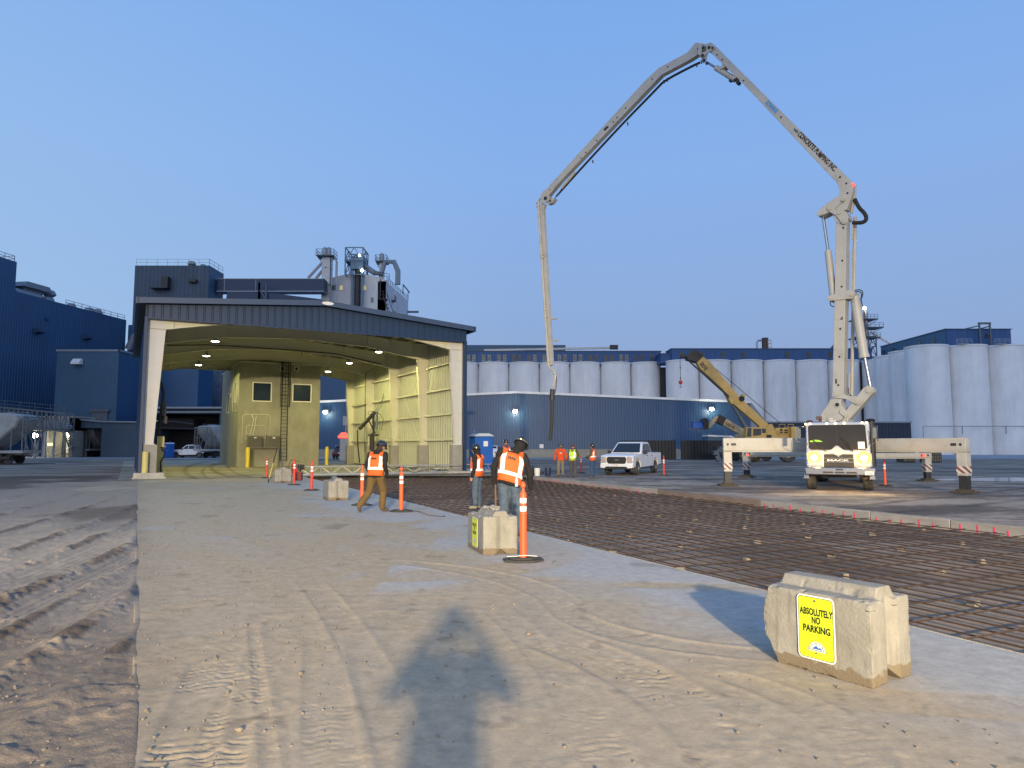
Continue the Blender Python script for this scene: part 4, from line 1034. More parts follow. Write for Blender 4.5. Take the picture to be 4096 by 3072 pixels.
# outside stair
b = MB(); q = PY(1537, 1165, YM-1); sx = q.x-pl.x
for k in range(22):
    z = h_-6-k*.85; y = -1.2; x = sx+.2+k*.26; b.lohi((x-.3, -1.4, z), (x+.45, -.5, z+.10))
b.bar((sx+.0, -1.6, h_-5), (sx+5.9, -1.6, h_-23.5), .2); b.bar((sx+.8, -1.6, h_-4.0), (sx+6.7, -1.6, h_-22.5), .14); b.lohi((sx-1.2, -1.6, h_-5.6), (sx+.8, -.1, h_-5.4)); rails(b, [(sx-1.2, -1.6, h_-5.4), (sx+.9, -1.6, h_-5.4)], 1.8, 1, .1)
rails(b, [(sx-2.6, -1, h_+.2), (sx+1.2, -1, h_-.6)], 1.3, 1, .1); b.bar((sx-1, -.9, h_-5.5), (sx-1, -.9, h_-.5), .25)
b.lohi((w_, 5, h_-4.6), (w_+1.3, 7, h_-4.4)); rails(b, [(w_+1.3, 5, h_-4.4), (w_+1.3, 7, h_-4.4)], 1.2, .7, .1); b.build('stair', M_dark, t)
# downspout chute on the front
qa, qb = PY(1420, 1100, YM-1.2), PY(1440, 1100, YM-1.2); ca = (qa.x+qb.x)/2-pl.x
M_chute = mat('steel_blue_chute', (.10, .17, .24), .5, .2, .12, 2)
b = MB(); b.bar((ca-1.25, -1.2, h_-24), (ca-1.25, -1.2, h_+4), .5, .5); b.bar((ca+1.25, -1.2, h_-24), (ca+1.25, -1.2, h_+4), .5, .5)
for k in range(20): b.bar((ca-1.25, -1.2, h_-24+k*1.4), (ca+1.25, -1.2, h_-24+k*1.4), .12)
b.lohi((ca-1.5, -2, h_+1.8), (ca+1.5, 0, h_+5)); b.build('chute_frame', M_chute, t)
b = MB(); b.cyl((ca, -.9, h_-24), (ca, -.9, h_+2), .75, n=12); b.build('chute', M_dark, t)
b = MB(); b.bar((PY(1340, 1205, YM).x-pl.x-.9, -.6, h_-12.5), (PY(1340, 1205, YM).x-pl.x+.9, -.6, h_-12.5), 1.2, 1.0); b.build('balcony', M_steel, t)

# rooftop lattice frame
def lattice(t, x0, x1, y0, y1, z0, z1, m, r=.22, nz=2):
    b = MB(); P = [(x0, y0), (x1, y0), (x1, y1), (x0, y1)]
    for x, y in P: b.bar((x, y, z0), (x, y, z1), r)
    for k in range(nz+1):
        z = z0+(z1-z0)*k/nz
        for i in range(4): a, c = P[i], P[(i+1) % 4]; b.bar((a[0], a[1], z), (c[0], c[1], z), r*.8)
        if k < nz:
            zz = z0+(z1-z0)*(k+1)/nz
            for i in range(4):
                a, c = P[i], P[(i+1) % 4]; mx, my = (a[0]+c[0])/2, (a[1]+c[1])/2
                b.bar((a[0], a[1], z), (mx, my, zz), r*.6); b.bar((c[0], c[1], z), (mx, my, zz), r*.6)
    return b.build('lattice_frame', m, t)
qa, qb = PY(1380, 1098, YM-2), PY(1452, 990, YM-2); qc = PY(1400, 1040, YM-2)
tt = thing('rooftop_frame', 'steel lattice frame with domed hopper on top of white mill', 'steel frame', (qa.x, YM-2, qa.z))
W2, H2 = qb.x-qa.x, qb.z-qa.z
lattice(tt, 0, W2, 0, 6, 0, H2, M_chute, .26, 2)
b = MB(); b.lohi((-.2, -.2, H2*.52), (W2+.2, 6.2, H2*.56)); rails(b, [(0, -.1, H2*.56), (W2, -.1, H2*.56)], 1.1, .9, .07); b.build('deck', M_chute, tt)
b = MB(); b.ell((W2*.62, 3, H2*.60), (1.9, 1.9, 1.9), 14, 8); b.lathe([(1.9, H2*.56), (.9, H2*.2), (.9, 0)], (W2*.62, 3, 0), 12); b.build('domed_hopper', M_chute, tt)
b = MB(); b.tube([(W2*.8, 3, H2*.5), (W2+2.4, 2.5, H2*.15), (W2+4.2, 2, H2*.1), (W2+5.0, 2, H2*.55), (W2+7.2, 2, H2*.55), (W2+8.2, 2, H2*.2), (W2+8.2, 2, -2)], .65, 8); b.build('curved_duct', M_vent, tt)
b = MB(); b.ell((W2*.82, -.4, H2*.70), (.22, .22, .22), 8, 6); b.ell((W2+.0, -.4, H2*.14), (.35, .3, .3), 8, 6); b.build('lamps', M_lampglow2, tt)
# twin elevator legs left, small one right
def legs(name, label, pxs, pytop, pybot, Yd, deck_px, cap_r):
    p = PY(pxs[0], pybot, Yd); t = thing(name, label, 'bucket elevator', (p.x, Yd, 0))
    ztop = PY(pxs[0], pytop, Yd).z; z0 = PY(pxs[0], pybot, Yd).z
    for px in pxs:
        x = PY(px, pytop, Yd).x-p.x
        b = MB(); b.bar((x, 0, z0-18), (x, 0, ztop), .95, .95); 
        [b.lohi((x-.6, -.6, z0-16+k*4), (x+.6, .6, z0-15.8+k*4)) for k in range(9) if z0-15.8+k*4 < ztop]
        b.build('leg_casing', M_galv, t)
        b = MB(); b.lathe([(.65, 0), (.65, 1.2), (.45, 1.7), (.05, 1.9)], (x, 0, ztop), 10); b.build('head', M_galv, t)
    d0, d1 = PY(deck_px[0], pytop, Yd).x-p.x, PY(deck_px[1], pytop, Yd).x-p.x; zd = ztop-.6
    b = MB(); b.lohi((d0, -1.6, zd), (d1, 2.2, zd+.22)); rails(b, [(d0, -1.6, zd), (d1, -1.6, zd), (d1, 2.2, zd)], 1.6, 1.1, .08); rails(b, [(d0, -1.6, zd), (d0, 2.2, zd)], 1.6, 1.1, .08)
    b.bar((d0, 0, zd), (0, 0, zd-2.2), .2); b.bar((d1, 0, zd), (PY(pxs[-1], pytop, Yd).x-p.x, 0, zd-2.2), .2); b.build('deck', M_steel, t)
    return t
lg = legs('bucket_elevator', 'pair of tall grey bucket elevator legs at left end of mill', (1299, 1315), 1019, 1205, YM-3, (1271, 1340), .6)
b = MB(); q0, q1, q2 = PY(1232, 1112, YM-3), PY(1294, 1045, YM-3), PY(1259, 1112, YM-3); L = lg.location
b.tube([(q0.x-L.x, 0, q0.z), (q1.x-L.x, 0, q1.z)], .35, 6); b.tube([(q2.x-L.x, .8, q2.z), (q1.x-L.x+.8, .8, q1.z-.5)], .35, 6); b.build('spout', mat('pale_pink_spout', (.42, .36, .38), .5, 0, .1, 2), lg)
b = MB(); q = PY(1330, 1050, YM-3); 
for k, px in enumerate((1327, 1337)): q = PY(px, 1045, YM-3); b.tube([(q.x-L.x, 0, q.z+1), (q.x-L.x+(.6 if k else 0), 0, q.z), (q.x-L.x+(.6 if k else 0), 0, q.z-6)], .28, 6)
b.build('down_pipes', M_galv, lg)
legs('bucket_elevator', 'single short elevator leg with railed platform on right roof of mill', (1527,), 1042, 1090, YM+1, (1506, 1549), .6)

# ---- E: long blue low building
YE = 111.6
e0, pk, e1 = PY(1240, 1612, YE), PY(2065, 1572, YE), PY(3000, 1612, YE)
t = thing('long_warehouse', 'long low blue ribbed metal warehouse with shallow gable and concrete plinth', 'warehouse', (e0.x, YE, 0))
W_ = e1.x-e0.x; hk = pk.x-e0.x; ze, zk, zr = PY(1285, 1612, YE).z, pk.z, e1.z; hp = PY(2000, 1797, YE).z
topE = lambda x: (ze+(zk-ze)*x/hk) if x < hk else (zk+(zr-zk)*(x-hk)/(W_-hk))
b = MB(); b.corr((0, 0, hp), (1, 0, 0), (0, 0, 1), W_, 0, (0, -1, 0), .42, .06, top=lambda x: topE(x)-hp); b.build('front_wall', M_ribblue, t, smooth=False)
b = MB(); b.prism([(0, 0), (W_, 0), (W_, zr-.05), (hk, zk-.05), (0, ze-.05)], lambda x, z, d: (x, d, z), .05, 40); b.build('body', M_ribblue, t, smooth=False)
b = MB(); b.lohi((-.1, -.18, 0), (W_+.1, .1, hp)); b.build('plinth', M_pedestal, t)
b = MB(); b.bar((0, -.1, ze+.12), (hk, -.1, zk+.12), .35, .34); b.bar((hk, -.1, zk+.12), (W_, -.1, zr+.12), .35, .34); b.build('roof_gutter', M_silo, t)
b = MB()
for px in (1291, 1316):
    q = PY(px, 1700, YE); 
q0, q1 = PY(2158, 1793, YE-.2), PY(2174, 1777, YE-.2); b.lohi((q0.x-e0.x, -.26, q0.z), (q1.x-e0.x, -.2, q1.z)); q0, q1 = PY(1342, 1795, YE-.2), PY(1352, 1782, YE-.2); b.lohi((q0.x-e0.x, -.26, q0.z), (q1.x-e0.x, -.2, q1.z)); b.build('notice_board', M_plastwhite, t)
# sloped lean-to on its right end
s0, s1 = PY(2986, 1611, YE), PY(3080, 1700, YE)
b = MB(); b.prism([(W_, 0), (s1.x-e0.x, 0), (s1.x-e0.x, s1.z), (s0.x-e0.x+.9, s0.z), (W_, s0.z)], lambda x, z, d: (x, d, z), .3, 30); b.build('end_roof', M_vent, t, smooth=False)
for i, (px, py) in enumerate(((1302, 1646), (2061, 1643), (2846, 1634))):
    p = PY(px, py, YE-.75)
    lab = ['bright wall lamp on blue warehouse, seen through the canopy', 'bright wall lamp on blue warehouse beside the hanging hose', 'bright wall lamp on blue warehouse behind the yellow crane boom'][i]
    l = thing('wall_lamp', lab, 'wall lamp', p, 0, 'wall lamps on the warehouse')
    b = MB(); b.lohi((-.35, -.05, -.16), (.35, .55, .25)); b.build('housing', M_galv, l)
    b = MB(); b.ell((0, -.12, -.12), (.36, .25, .24), 12, 8); b.build('glowing_lens', M_lampglow2, l)
    lamp('wall_lamp_light', p+Vector((0, -.75, -.35)), 210, (1, 1, .72), .2)
# lower dark building right of it
p0, p1 = PY(3060, 1692, 120), PY(3643, 1692, 120)
t = thing('low_navy_building', 'low flat dark navy building behind the pump truck', 'building', (p0.x, 120, 0))
b = MB(); b.lohi((0, .02, 0), (p1.x-p0.x, 10, p0.z)); b.corr((0, 0, 0), (1, 0, 0), (0, 0, 1), p1.x-p0.x, p0.z, (0, -1, 0), .6, .05); b.build('walls', M_navyflat, t, smooth=False)
b = MB(); b.lohi((-.1, -.15, p0.z+.01), (p1.x-p0.x+.1, 10, p0.z+.25)); b.build('roof_trim', M_vent, t)

# ---- SILOS
def silo(cx, cy, r, h, label, n=28):
    t = thing('grain_silo', label, 'silo', (cx, cy, 0), 0, 'white concrete grain silos')
    b = MB(); b.lathe([(r, 0), (r, h-.35)], n=n, cap=False); b.build('barrel', M_silo, t)
    b = MB(); b.lathe([(r, h-.36), (r+.16, h-.30), (r+.16, h), (0, h+.02)], n=n, cap=False); b.build('rim', M_silo, t)
    return t
g1 = [1849, 1973, 2097, 2221, 2345, 2470, 2594]
h1 = PY(2221, 1446, 183).z; r1 = 62*183/FPX
names = ['just right of the canopy corner', 'second right of the canopy', 'behind the left edge of the hanging pipe', 'behind the lower end of pump boom', 'next right of the hanging pipe', 'two right of the hanging pipe', 'left of the dark gap between silo rows']
for x, nm in zip(g1, names):
    silo(PY(x, 1500, 183).x, 183+r1, r1, h1, f'white grain silo, {nm}')
r2 = 65.3*175/FPX; h2 = PY(3004, 1437, 175).z; c2 = [2744, 2875, 3006, 3137, 3268, 3399]
names = ['right of the dark gap, behind the crane hook ball', 'behind the upper crane boom', 'behind the middle of crane boom', 'right of the crane boom', 'left of the pump boom mast', 'partly hidden by pump mast']
for x, nm in zip(c2, names): silo(PY(x, 1500, 175).x, 175+r2, r2, h2, f'white grain silo, far right row, {nm}')
r3 = 4.12
cx0 = PY(3757, 1500, 147).x; h3 = PY(3757, 1376, 147+r3-4).z
names = ['largest front one at the corner of the rows', 'second of the front row from the corner', 'third of the front row, cut by right photo edge']
for k, nm in enumerate(names): silo(cx0+8.2*k, 147+r3, r3, h3, f'tall white grain silo, {nm}', 36)
names = ['first behind the corner silo', 'second behind the corner silo', 'third behind the corner silo']
for k, nm in enumerate(names): silo(cx0+.9*(k+1), 147+r3+8.2*(k+1), r3, h3, f'white grain silo receding, {nm}', 32)
t = thing('silo_infill', 'dark recessed wall between the two rows of silos', 'wall', (PY(2667, 1500, 184).x, 184, 0)); b = MB(); b.lohi((-1.5, 0, 0), (1.5, 2, h2-1)); b.build('panel', M_dark, t)
t = thing('silo_infill', 'dark recessed wall in the corner behind the boom cylinder', 'wall', (PY(3470, 1500, 178).x, 177, 0)); b = MB(); b.lohi((-2.5, 0, 0), (3.5, 2, h2-1)); b.build('panel', M_dark, t)
# pipe with droppers round the right-hand silos
t = thing('perimeter_pipe', 'thin pipe running around the lower part of the right silos', 'pipe', (cx0-4.3, 146.4, 0))
b = MB(); z = PY(3757, 1705, 146.6).z; b.tube([(0, 0, .1), (0, 0, z), (8.4, -.1, z), (30, -.1, z)], .06, 5)
for x in (8, 17, 26): b.tube([(x, -.1, z), (x, -.1, z-1.6)], .08, 5)
b.build('pipe_run', M_steel, t)

# ---- galleries on top of silos
def gallery(name, label, x0, x1, Yf, z0, z1, depth, wins, m=None):
    m = m or M_vblue
    t = thing(name, label, 'silo gallery', (x0, Yf, z0))
    b = MB(); b.lohi((0, .02, 0), (x1-x0, depth, z1-z0)); b.corr((0, 0, 0), (1, 0, 0), (0, 0, 1), x1-x0, z1-z0, (0, -1, 0), 2.2, .05); b.build('walls', m, t, smooth=False)
    b = MB(); b.lohi((-.2, -.2, z1-z0), (x1-x0+.2, depth+.2, z1-z0+.18)); b.build('roof_edge', M_navy_trim, t)
    for (a, c, zz0, zz1, gm) in wins:
        b = MB(); b.lohi((a-x0, -.10, zz0-z0), (c-x0, -.055, zz1-z0)); w_ = b.build('window', gm, t, smooth=False)
        b = MB(); n = 3
        for k in range(1, n+1): z = zz0-z0+(zz1-zz0)*k/(n+1); b.lohi((a-x0, -.13, z-.04), (c-x0, -.10, z+.04))
        b.lohi(((a+c)/2-x0-.03, -.13, zz0-z0), ((a+c)/2-x0+.03, -.1, zz1-z0)); b.build('glazing_bars', M_dark, w_, smooth=False)
    return t
Yg = 186
M_gA = mat('green_grey_panes', (.20, .21, .17), .3, 0, .5, 1.0); M_gB = mat('dark_panes', (.05, .06, .06), .2, 0, .5, 1.0)
zt, zb_ = PY(2200, 1406, Yg).z, h1
wins = []; rng = random.Random(4)
for xa in (58, 113, 207, 264, 356, 413, 504, 561, 654, 712, 803, 952, 1009, 1104, 1160, 1253, 1311, 1404, 1463, 1558, 1614, 1708, 1767, 1863):
    px = 1850+xa/2.458; w2 = 6.8
    a, c = PY(px-w2, 1430, Yg), PY(px+w2, 1430, Yg); wins.append((a.x, c.x, PY(px, 1445, Yg).z, PY(px, 1419, Yg).z, M_gA if rng.random() < .55 else M_gB))
gallery('silo_gallery', 'bright blue windowed gallery running along top of left silo row', PY(1780, 1420, Yg).x, PY(2643, 1420, Yg).x, Yg, zb_-1, zt, 6, wins)
t = thing('rear_gallery', 'higher faded blue gallery box behind the left silo gallery', 'silo gallery', (PY(1780, 1400, 194).x, 194, zb_)); b = MB(); x1_ = PY(2262, 1380, 194); b.lohi((0, 0, 0), (x1_.x-t.location.x, 4, x1_.z-zb_)); b.build('walls', M_blue2, t)
t = thing('roof_conveyor', 'long thin grey conveyor trough lying along gallery roof', 'conveyor', (PY(1935, 1398, Yg).x, Yg+1.5, zt+.2)); b = MB(); x1_ = PY(2470, 1393, Yg).x-t.location.x; b.bar((0, 0, .35), (x1_, 0, 1.0), .5, .5); 
for k in range(12): b.bar((x1_*k/11, 0, 0), (x1_*k/11, 0, .35+.6*k/11), .1)
b.build('trough', M_galv, t); b = MB(); b.lohi((x1_-1.8, -.6, .6), (x1_+.3, .6, 1.7)); b.build('motor', M_dark, t)
wins = []
for px in (2725, 2805, 2891, 2976, 3149, 3234, 3320):
    a, c = PY(px-8, 1430, 178), PY(px+8, 1430, 178); wins.append((a.x, c.x, PY(px, 1431, 178).z, PY(px, 1408, 178).z, M_gB))
zt2 = PY(3000, 1396, 178).z
gallery('silo_gallery', 'bright blue gallery with few windows along top of the far right silos', PY(2687, 1420, 178).x, cx0+2, 178, h2-.5, zt2, 6.5, wins)
gallery('silo_gallery', 'small lower blue link box between the two silo galleries', PY(2643, 1420, 179).x, PY(2690, 1420, 179).x, 179, h2-.5, PY(2660, 1416, 179).z, 6, [])
# right gallery: receding + front
xg = PY(3785, 1330, 151).x; zt3 = PY(3785, 1318, 151).z
wins = []
a, c = PY(3942, 1352, 151), PY(3958, 1336, 151); wins.append((a.x, c.x, a.z, c.z, M_gB))
gallery('silo_gallery', 'blue gallery with roof gantry on top of the front right silos', xg, PY(4043, 1330, 151).x, 151, h3-.4, zt3, 26, wins)
t = thing('receding_gallery', 'blue gallery side wall receding from corner above right silos', 'silo gallery', (xg-.1, 151, h3-.4))
b = MB(); b.corr((0, 0, 0), (0, 1, 0), (0, 0, 1), 27, zt3-h3+.4, (-1, 0, 0), 2.2, .05); b.build('wall', M_blue2, t, smooth=False)
b = MB()
for y in (4, 9.5, 15, 20.5, 25): b.lohi((-.12, y, 1.2), (-.06, y+1.1, 3.0))
b.build('windows', M_gB, t)
b = MB(); b.lohi((-.2, -.1, zt3-h3+.41), (.2, 27, zt3-h3+.6)); b.build('roof_edge', M_navy_trim, t)
t = thing('roof_gantry', 'small grey steel hoist gantry straddling roof of right gallery', 'gantry', (PY(3918, 1360, 150.4).x, 150.2, h3))
g0, g1_ = 0, PY(3960, 1360, 150.4).x-t.location.x; gz = PY(3930, 1294, 150.4).z-h3; b = MB()
b.bar((g0, 0, 0), (g0, 0, gz), .3); b.bar((g1_, 0, 0), (g1_, 0, gz), .3); b.bar((g0-.2, 0, gz), (g1_+.2, 0, gz), .4); b.bar((g0, 0, gz-.5), (g0-1.6, 4, zt3-h3+.4), .2); b.bar((g1_, 0, gz-.6), (g1_-.5, 4, zt3-h3+.4), .2); b.build('frame', M_steel, t)
for px, lab in ((3852, 'small railed landing on silo tops, left of gantry'), (4003, 'small railed landing on silo tops, right of gantry')):
    t = thing('roof_landing', lab, 'landing', (PY(px, 1370, 147.5).x, 147.5, h3+.05), 0, 'railed landings on the silo tops'); b = MB(); b.lohi((-1, -.4, 0), (1, .6, .1)); rails(b, [(-1.6, -.5, .1), (1.6, -.5, .1)], .9, 1, .07); b.build('deck_and_rail', M_galv, t)

# stack with yellow ladder behind the far silos
p = PY(3061, 1395, 186); t = thing('roof_stack', 'dark rusty round stack with yellow ladder cage on silo roof', 'stack', (p.x, 186, zt2-1))
zs = PY(3061, 1352, 186).z-zt2+1; b = MB(); b.cyl((0, 0, 0), (0, 0, zs), .85, n=14); b.build('drum', M_rust, t)
b = MB(); b.tube([(-2.2, 0, 0), (-2.2, 0, zs-1.2), (-1.8, 0, zs-.7), (-.8, 0, zs-.6)], .25, 8); b.build('side_pipe', M_galv, t)
b = MB()
for z in np.linspace(.6, zs-.8, 5): b.lohi((.3, -1.2, z), (1.3, -.8, z+.12)); 
b.bar((.35, -1.1, 0), (.35, -1.1, zs-.6), .1); b.bar((1.2, -1.1, 0), (1.2, -1.1, zs-.6), .1); b.build('ladder', M_crane, t)

# leg tower behind the boom
p = PY(3470, 1410, 200); t = thing('elevator_tower', 'distant steel lattice elevator tower with decks and bright top lamp', 'lattice tower', (p.x, 200, zt2-2))
zz = lambda py: PY(3470, py, 200).z-zt2+2
lattice(t, -2.6, 2.6, 0, 4, 0, zz(1345), M_steel, .25, 3)
b = MB()
for py, x0, x1 in ((1279, -3.4, 2.9), (1312, -.5, 4.4), (1352, -3.6, 3.4)):
    z = zz(py); b.lohi((x0, -1, z), (x1, 4, z+.25)); rails(b, [(x0, -1, z+.2), (x1, -1, z+.2)], 1.2, 1, .08)
    b.bar((x0, -1, z), (0, -1, z-2), .15); b.bar((x1, -1, z), (0, -1, z-2), .15)
b.build('decks', M_steel, t)
b = MB(); b.cyl((.4, 1, 0), (.4, 1, zz(1243)), .7, n=10); b.bar((-1.2, 1, 0), (-1.2, 1, zz(1279)), .7); b.build('leg_casing', M_galv, t)
b = MB(); b.tube([(1.2, 0, zz(1325)), (2.6, 0, zz(1340)), (8.5, 0, zz(1388))], .45, 8); b.build('spout', M_silo, t)
b = MB(); b.ell((-.6, -.5, zz(1234)), (.55, .4, .5), 10, 8); b.build('lamp', M_lampglow2, t)
t = thing('truss_conveyor', 'dark lattice conveyor truss rising behind the pump mast', 'conveyor', (PY(3270, 1393, 205).x, 205, zt2-1))
b = MB(); e_ = PY(3360, 1355, 205); X1, Z1 = e_.x-t.location.x, e_.z-zt2+1; n = 9
for dz in (0, 1.6): b.bar((0, 0, dz*.3), (X1, 0, Z1-1.6+dz), .25)
for k in range(n): b.bar((X1*k/n, 0, (Z1-1.6)*k/n), (X1*(k+1)/n, 0, (Z1-1.6)*(k+1)/n+1.6*(.3+.7*k/n)), .14); b.bar((X1*k/n, 0, (Z1-1.6)*k/n), (X1*k/n, 0, (Z1-1.6)*k/n+1.6*(.3+.7*k/n)), .14)
b.build('truss', M_steel, t)
b = MB(); b.bar((0, 1, 0), (X1, 1, Z1-.9), 1.4, 1.0); b.build('casing', M_steel, t)
# ================================================================ CONCRETE PUMP TRUCK
TH = R(-26); TP = G(3360, 1957)
TP = Vector((TP.x, TP.y, 0))
tx, ty = Vector((math.cos(TH), math.sin(TH), 0)), Vector((-math.sin(TH), math.cos(TH), 0))
def TL(p): d = Vector(p)-TP; return Vector((d.dot(tx), d.dot(ty), d.z))
trk = thing('pump_truck', 'white cab-over concrete pump truck on outriggers with tall folded boom raised', 'pump truck', TP, TH)
FYl = -.95                                    # local y of cab front
FYw = (TP + ty*FYl).y
KX = .00186
def cx(X): return KX*(X-766)
def cz(Y): return PY(3360, 1650+Y/4.88, FYw).z
# --- cab shell
b = MB()
cw = .99
prof = [(FYl, cz(1075)), (FYl-.02, cz(760)), (FYl+.06, cz(725)), (FYl+.22, cz(240)), (FYl+.30, cz(195)), (FYl+.42, cz(180)), (FYl+1.75, cz(180)), (FYl+1.85, cz(230)), (FYl+1.85, cz(1100))]
b.prism(prof, lambda y, z, d: (d, y, z), -1.11, 1.11)
cab = b.build('cab', M_cab, trk, bevel=.05)
b = MB(); b.lohi((-1.15, FYl+.25, cz(1050)), (-1.10, FYl+1.8, cz(800))); b.lohi((1.10, FYl+.25, cz(1050)), (1.15, FYl+1.8, cz(800))); b.build('side_trim', M_cab, cab)
# windshield: slanted plane between y at bottom / top
def wsy(z):
    z0, z1 = cz(725), cz(240); t = (z-z0)/(z1-z0); return FYl+.06+.16*t-.012
def wpt(X, Y, d=0): z = cz(Y); return (cx(X), wsy(z)-d, z)
out = [(222, 270), (250, 243), (1255, 243), (1283, 270), (1305, 690), (1270, 722), (875, 722), (785, 645), (750, 640), (720, 645), (640, 722), (260, 722), (225, 690)]
b = MB(); b.prism(out, lambda X, Y, d: wpt(X, Y, d), .0, .02); ws_ = b.build('windshield', M_cabglass, cab)
b = MB()
for o_ in (out,):
    for a, c in zip(o_, o_[1:]+o_[:1]): b.bar(wpt(*a, .02), wpt(*c, .02), .022, .022)
b.bar(wpt(750, 243, .02), wpt(752, 640, .02), .03, .03); b.build('windshield_seal', M_black, cab)
b = MB(); b.sheet([wpt(1140, 572, .023), wpt(1262, 572, .023), wpt(1266, 708, .023), wpt(1145, 708, .023)], [(0, 1, 2, 3)]); b.build('paper_in_window', M_plastwhite, cab)
b = MB(); b.sheet([wpt(240, 552, .023), wpt(330, 530, .023), wpt(420, 534, .023), wpt(495, 572, .023), wpt(250, 574, .023)], [(0, 1, 2, 3, 4)]); b.build('green_vest_in_window', mat('lime_cloth', (.35, .75, .08), .8), cab)
for X0, Y0, X1, Y1 in ((280, 510, 545, 770), (825, 475, 1050, 770)):
    b = MB(); b.bar(wpt(X0, Y0, .05), wpt(X1-40, Y1-30, .05), .045, .03); b.bar(wpt(X0+120, Y0+100, .07), wpt(X1, Y1, .06), .03, .03); b.build('wiper', M_black, cab)
# nose emblem plate (the pale peaked panel) and grille
def fpt(X, Y, d): return (cx(X), FYl-.03-d, cz(Y))
b = MB(); b.prism([(500, 815), (690, 815), (775, 865), (850, 815), (1050, 815), (1060, 1065), (495, 1065)], lambda X, Y, d: fpt(X, Y, d), -.02, .012); g_ = b.build('grille', M_grille, cab)
b = MB()
for Y in (893, 968): b.lohi((cx(500), FYl-.06, cz(Y+5)), (cx(1045), FYl-.035, cz(Y-5)))
b.build('grille_bars', M_chrome, g_)
b = MB()
for Y in (840, 865, 990, 1010, 1030, 1050): b.lohi((cx(515), FYl-.05, cz(Y+3)), (cx(1035), FYl-.035, cz(Y-3)))
b.build('grille_slats', M_dark, g_)
text_obj('MACK', 'grille_lettering', M_letterglow, g_, cz(915)-cz(952), cx(970)-cx(565), (cx(565), FYl-.045, cz(952)), (1, 0, 0), (0, 0, 1), .004, .01, bold=.03)
b = MB(); b.prism([(660, 722), (755, 648), (860, 722), (1090, 800), (855, 803), (775, 852), (690, 803), (450, 800)], lambda X, Y, d: fpt(X, Y, d), .0, .03); b.build('nose_panel', M_cab, cab, bevel=.01)
M_head = emit('headlight_beam', (1, .55, .07), 5); M_core = emit('headlight_core', (1, .9, .6), 50); M_headring = emit('headlight_halo_glow', (1, .42, .04), 2.2); M_turn = emit('amber_lamp', (1, .55, .06), 8); M_mark = emit('marker_lamp', (1, .62, .18), 9); M_redl = emit('red_lamp', (1, .05, .03), 4)
for X, Xb in ((318, 0), (1240, 1)):
    b = MB(); b.lohi((cx(X-115), FYl-.05, cz(1035)), (cx(X+115), FYl-.022, cz(805))); hl = b.build('headlight', M_cab, cab, bevel=.015)
    b = MB(); b.ell((cx(X), FYl-.05, cz(885)), (.155, .05, .155), 16, 8); b.build('lens', M_head, hl); b = MB(); b.ell((cx(X), FYl-.10, cz(885)), (.095, .03, .095), 14, 8); b.build('bulb', M_core, hl); b = MB(); b.lathe([(.155, 0), (.235, .02), (.24, 0)], n=18, cap=False); b.v = [(cx(X)+x, FYl-.055-z*.5, cz(885)+y) for x, y, z in b.v]; b.build('halo_ring', M_headring, hl)  # glowing outer ring stands in for the headlight's glare halo, not a lamp part
    b = MB(); b.lohi((cx(X-50), FYl-.07, cz(1008)), (cx(X+50), FYl-.05, cz(965))); b.build('turn_signal', M_turn, hl, bevel=.008)
    p = TP + tx*cx(X) + ty*(FYl-.25) + Vector((0, 0, cz(885)))
    l = lamp('headlight_light', p, 150, (1, .75, .36), .1, 'SPOT', spot=R(150), blend=.8); aim(l, TP + tx*cx(X)*1.3 + ty*-9 + Vector((0, 0, .2)))
    lamp('headlight_glow_fill', TP + tx*cx(X) + ty*(FYl-.42) + Vector((0, 0, cz(885))), 42, (1, .55, .12), .08)  # added point light that tints the cab panels around the headlight
b = MB(); prism_x = (cx(140), cx(1435)); b.lohi((prism_x[0], FYl-.28, cz(1215)), (prism_x[1], FYl-.05, cz(1070))); bp = b.build('bumper', M_chrome, trk, bevel=.03)
b = MB()
for x0, x1, y0, y1 in ((480, 668, 1150, 1182), (700, 876, 1150, 1182), (905, 1100, 1152, 1185), (720, 855, 1095, 1126)): b.lohi((cx(x0), FYl-.288, cz(y1)), (cx(x1), FYl-.27, cz(y0)))
b.build('bumper_slots', M_dark, bp)
b = MB(); b.lohi((cx(1245), FYl-.30, cz(1208)), (cx(1405), FYl-.285, cz(1142))); pl_ = b.build('licence_plate', M_plastwhite, bp)
text_obj('2V7911P', 'plate_number', M_black, pl_, .065, .2, (cx(1275), FYl-.30, cz(1198)), (1, 0, 0), (0, 0, 1), .003, .002)
for X, Y in ((165, 215), (250, 212), (573, 210), (737, 206), (903, 205), (1235, 200), (1315, 202)):
    b = MB(); b.ell((cx(X), FYl+.27, cz(Y)), (.038, .035, .038), 10, 6); b.build('marker_light', M_mark, cab)
for X in (500, 860, 1000): pass
# mirrors
for s, X in ((-1, 35), (1, 1450)):
    x = cx(X); b = MB(); b.lohi((x-.075, FYl+.02, cz(510)), (x+.075, FYl+.10, cz(300))); m_ = b.build('mirror', M_steel, cab, bevel=.015)
    b = MB(); z0, z1 = cz(550), cz(270); b.tube([(s*1.05, FYl+.4, z1), (x+s*.1, FYl+.06, z1), (x+s*.1, FYl+.06, z0), (s*1.05, FYl+.4, z0-.25)], .015, 6); b.tube([(s*1.06, FYl+.1, cz(640)), (s*1.1, FYl+.05, cz(560)), (s*1.1, FYl+.05, cz(400)), (s*1.06, FYl+.1, cz(360))], .014, 6); b.build('mirror_arm', M_chrome, m_)
b = MB(); b.lohi((cx(340), FYl+1.4, cz(100)), (cx(452), FYl+1.8, cz(40))); b.cyl((cx(420), FYl+1.6, cz(185)), (cx(420), FYl+1.6, cz(90)), .06); b.ell((cx(230), FYl+.8, cz(160)), (.13, .25, .07), 12, 6); b.build('roof_horn_box', M_rust, cab)
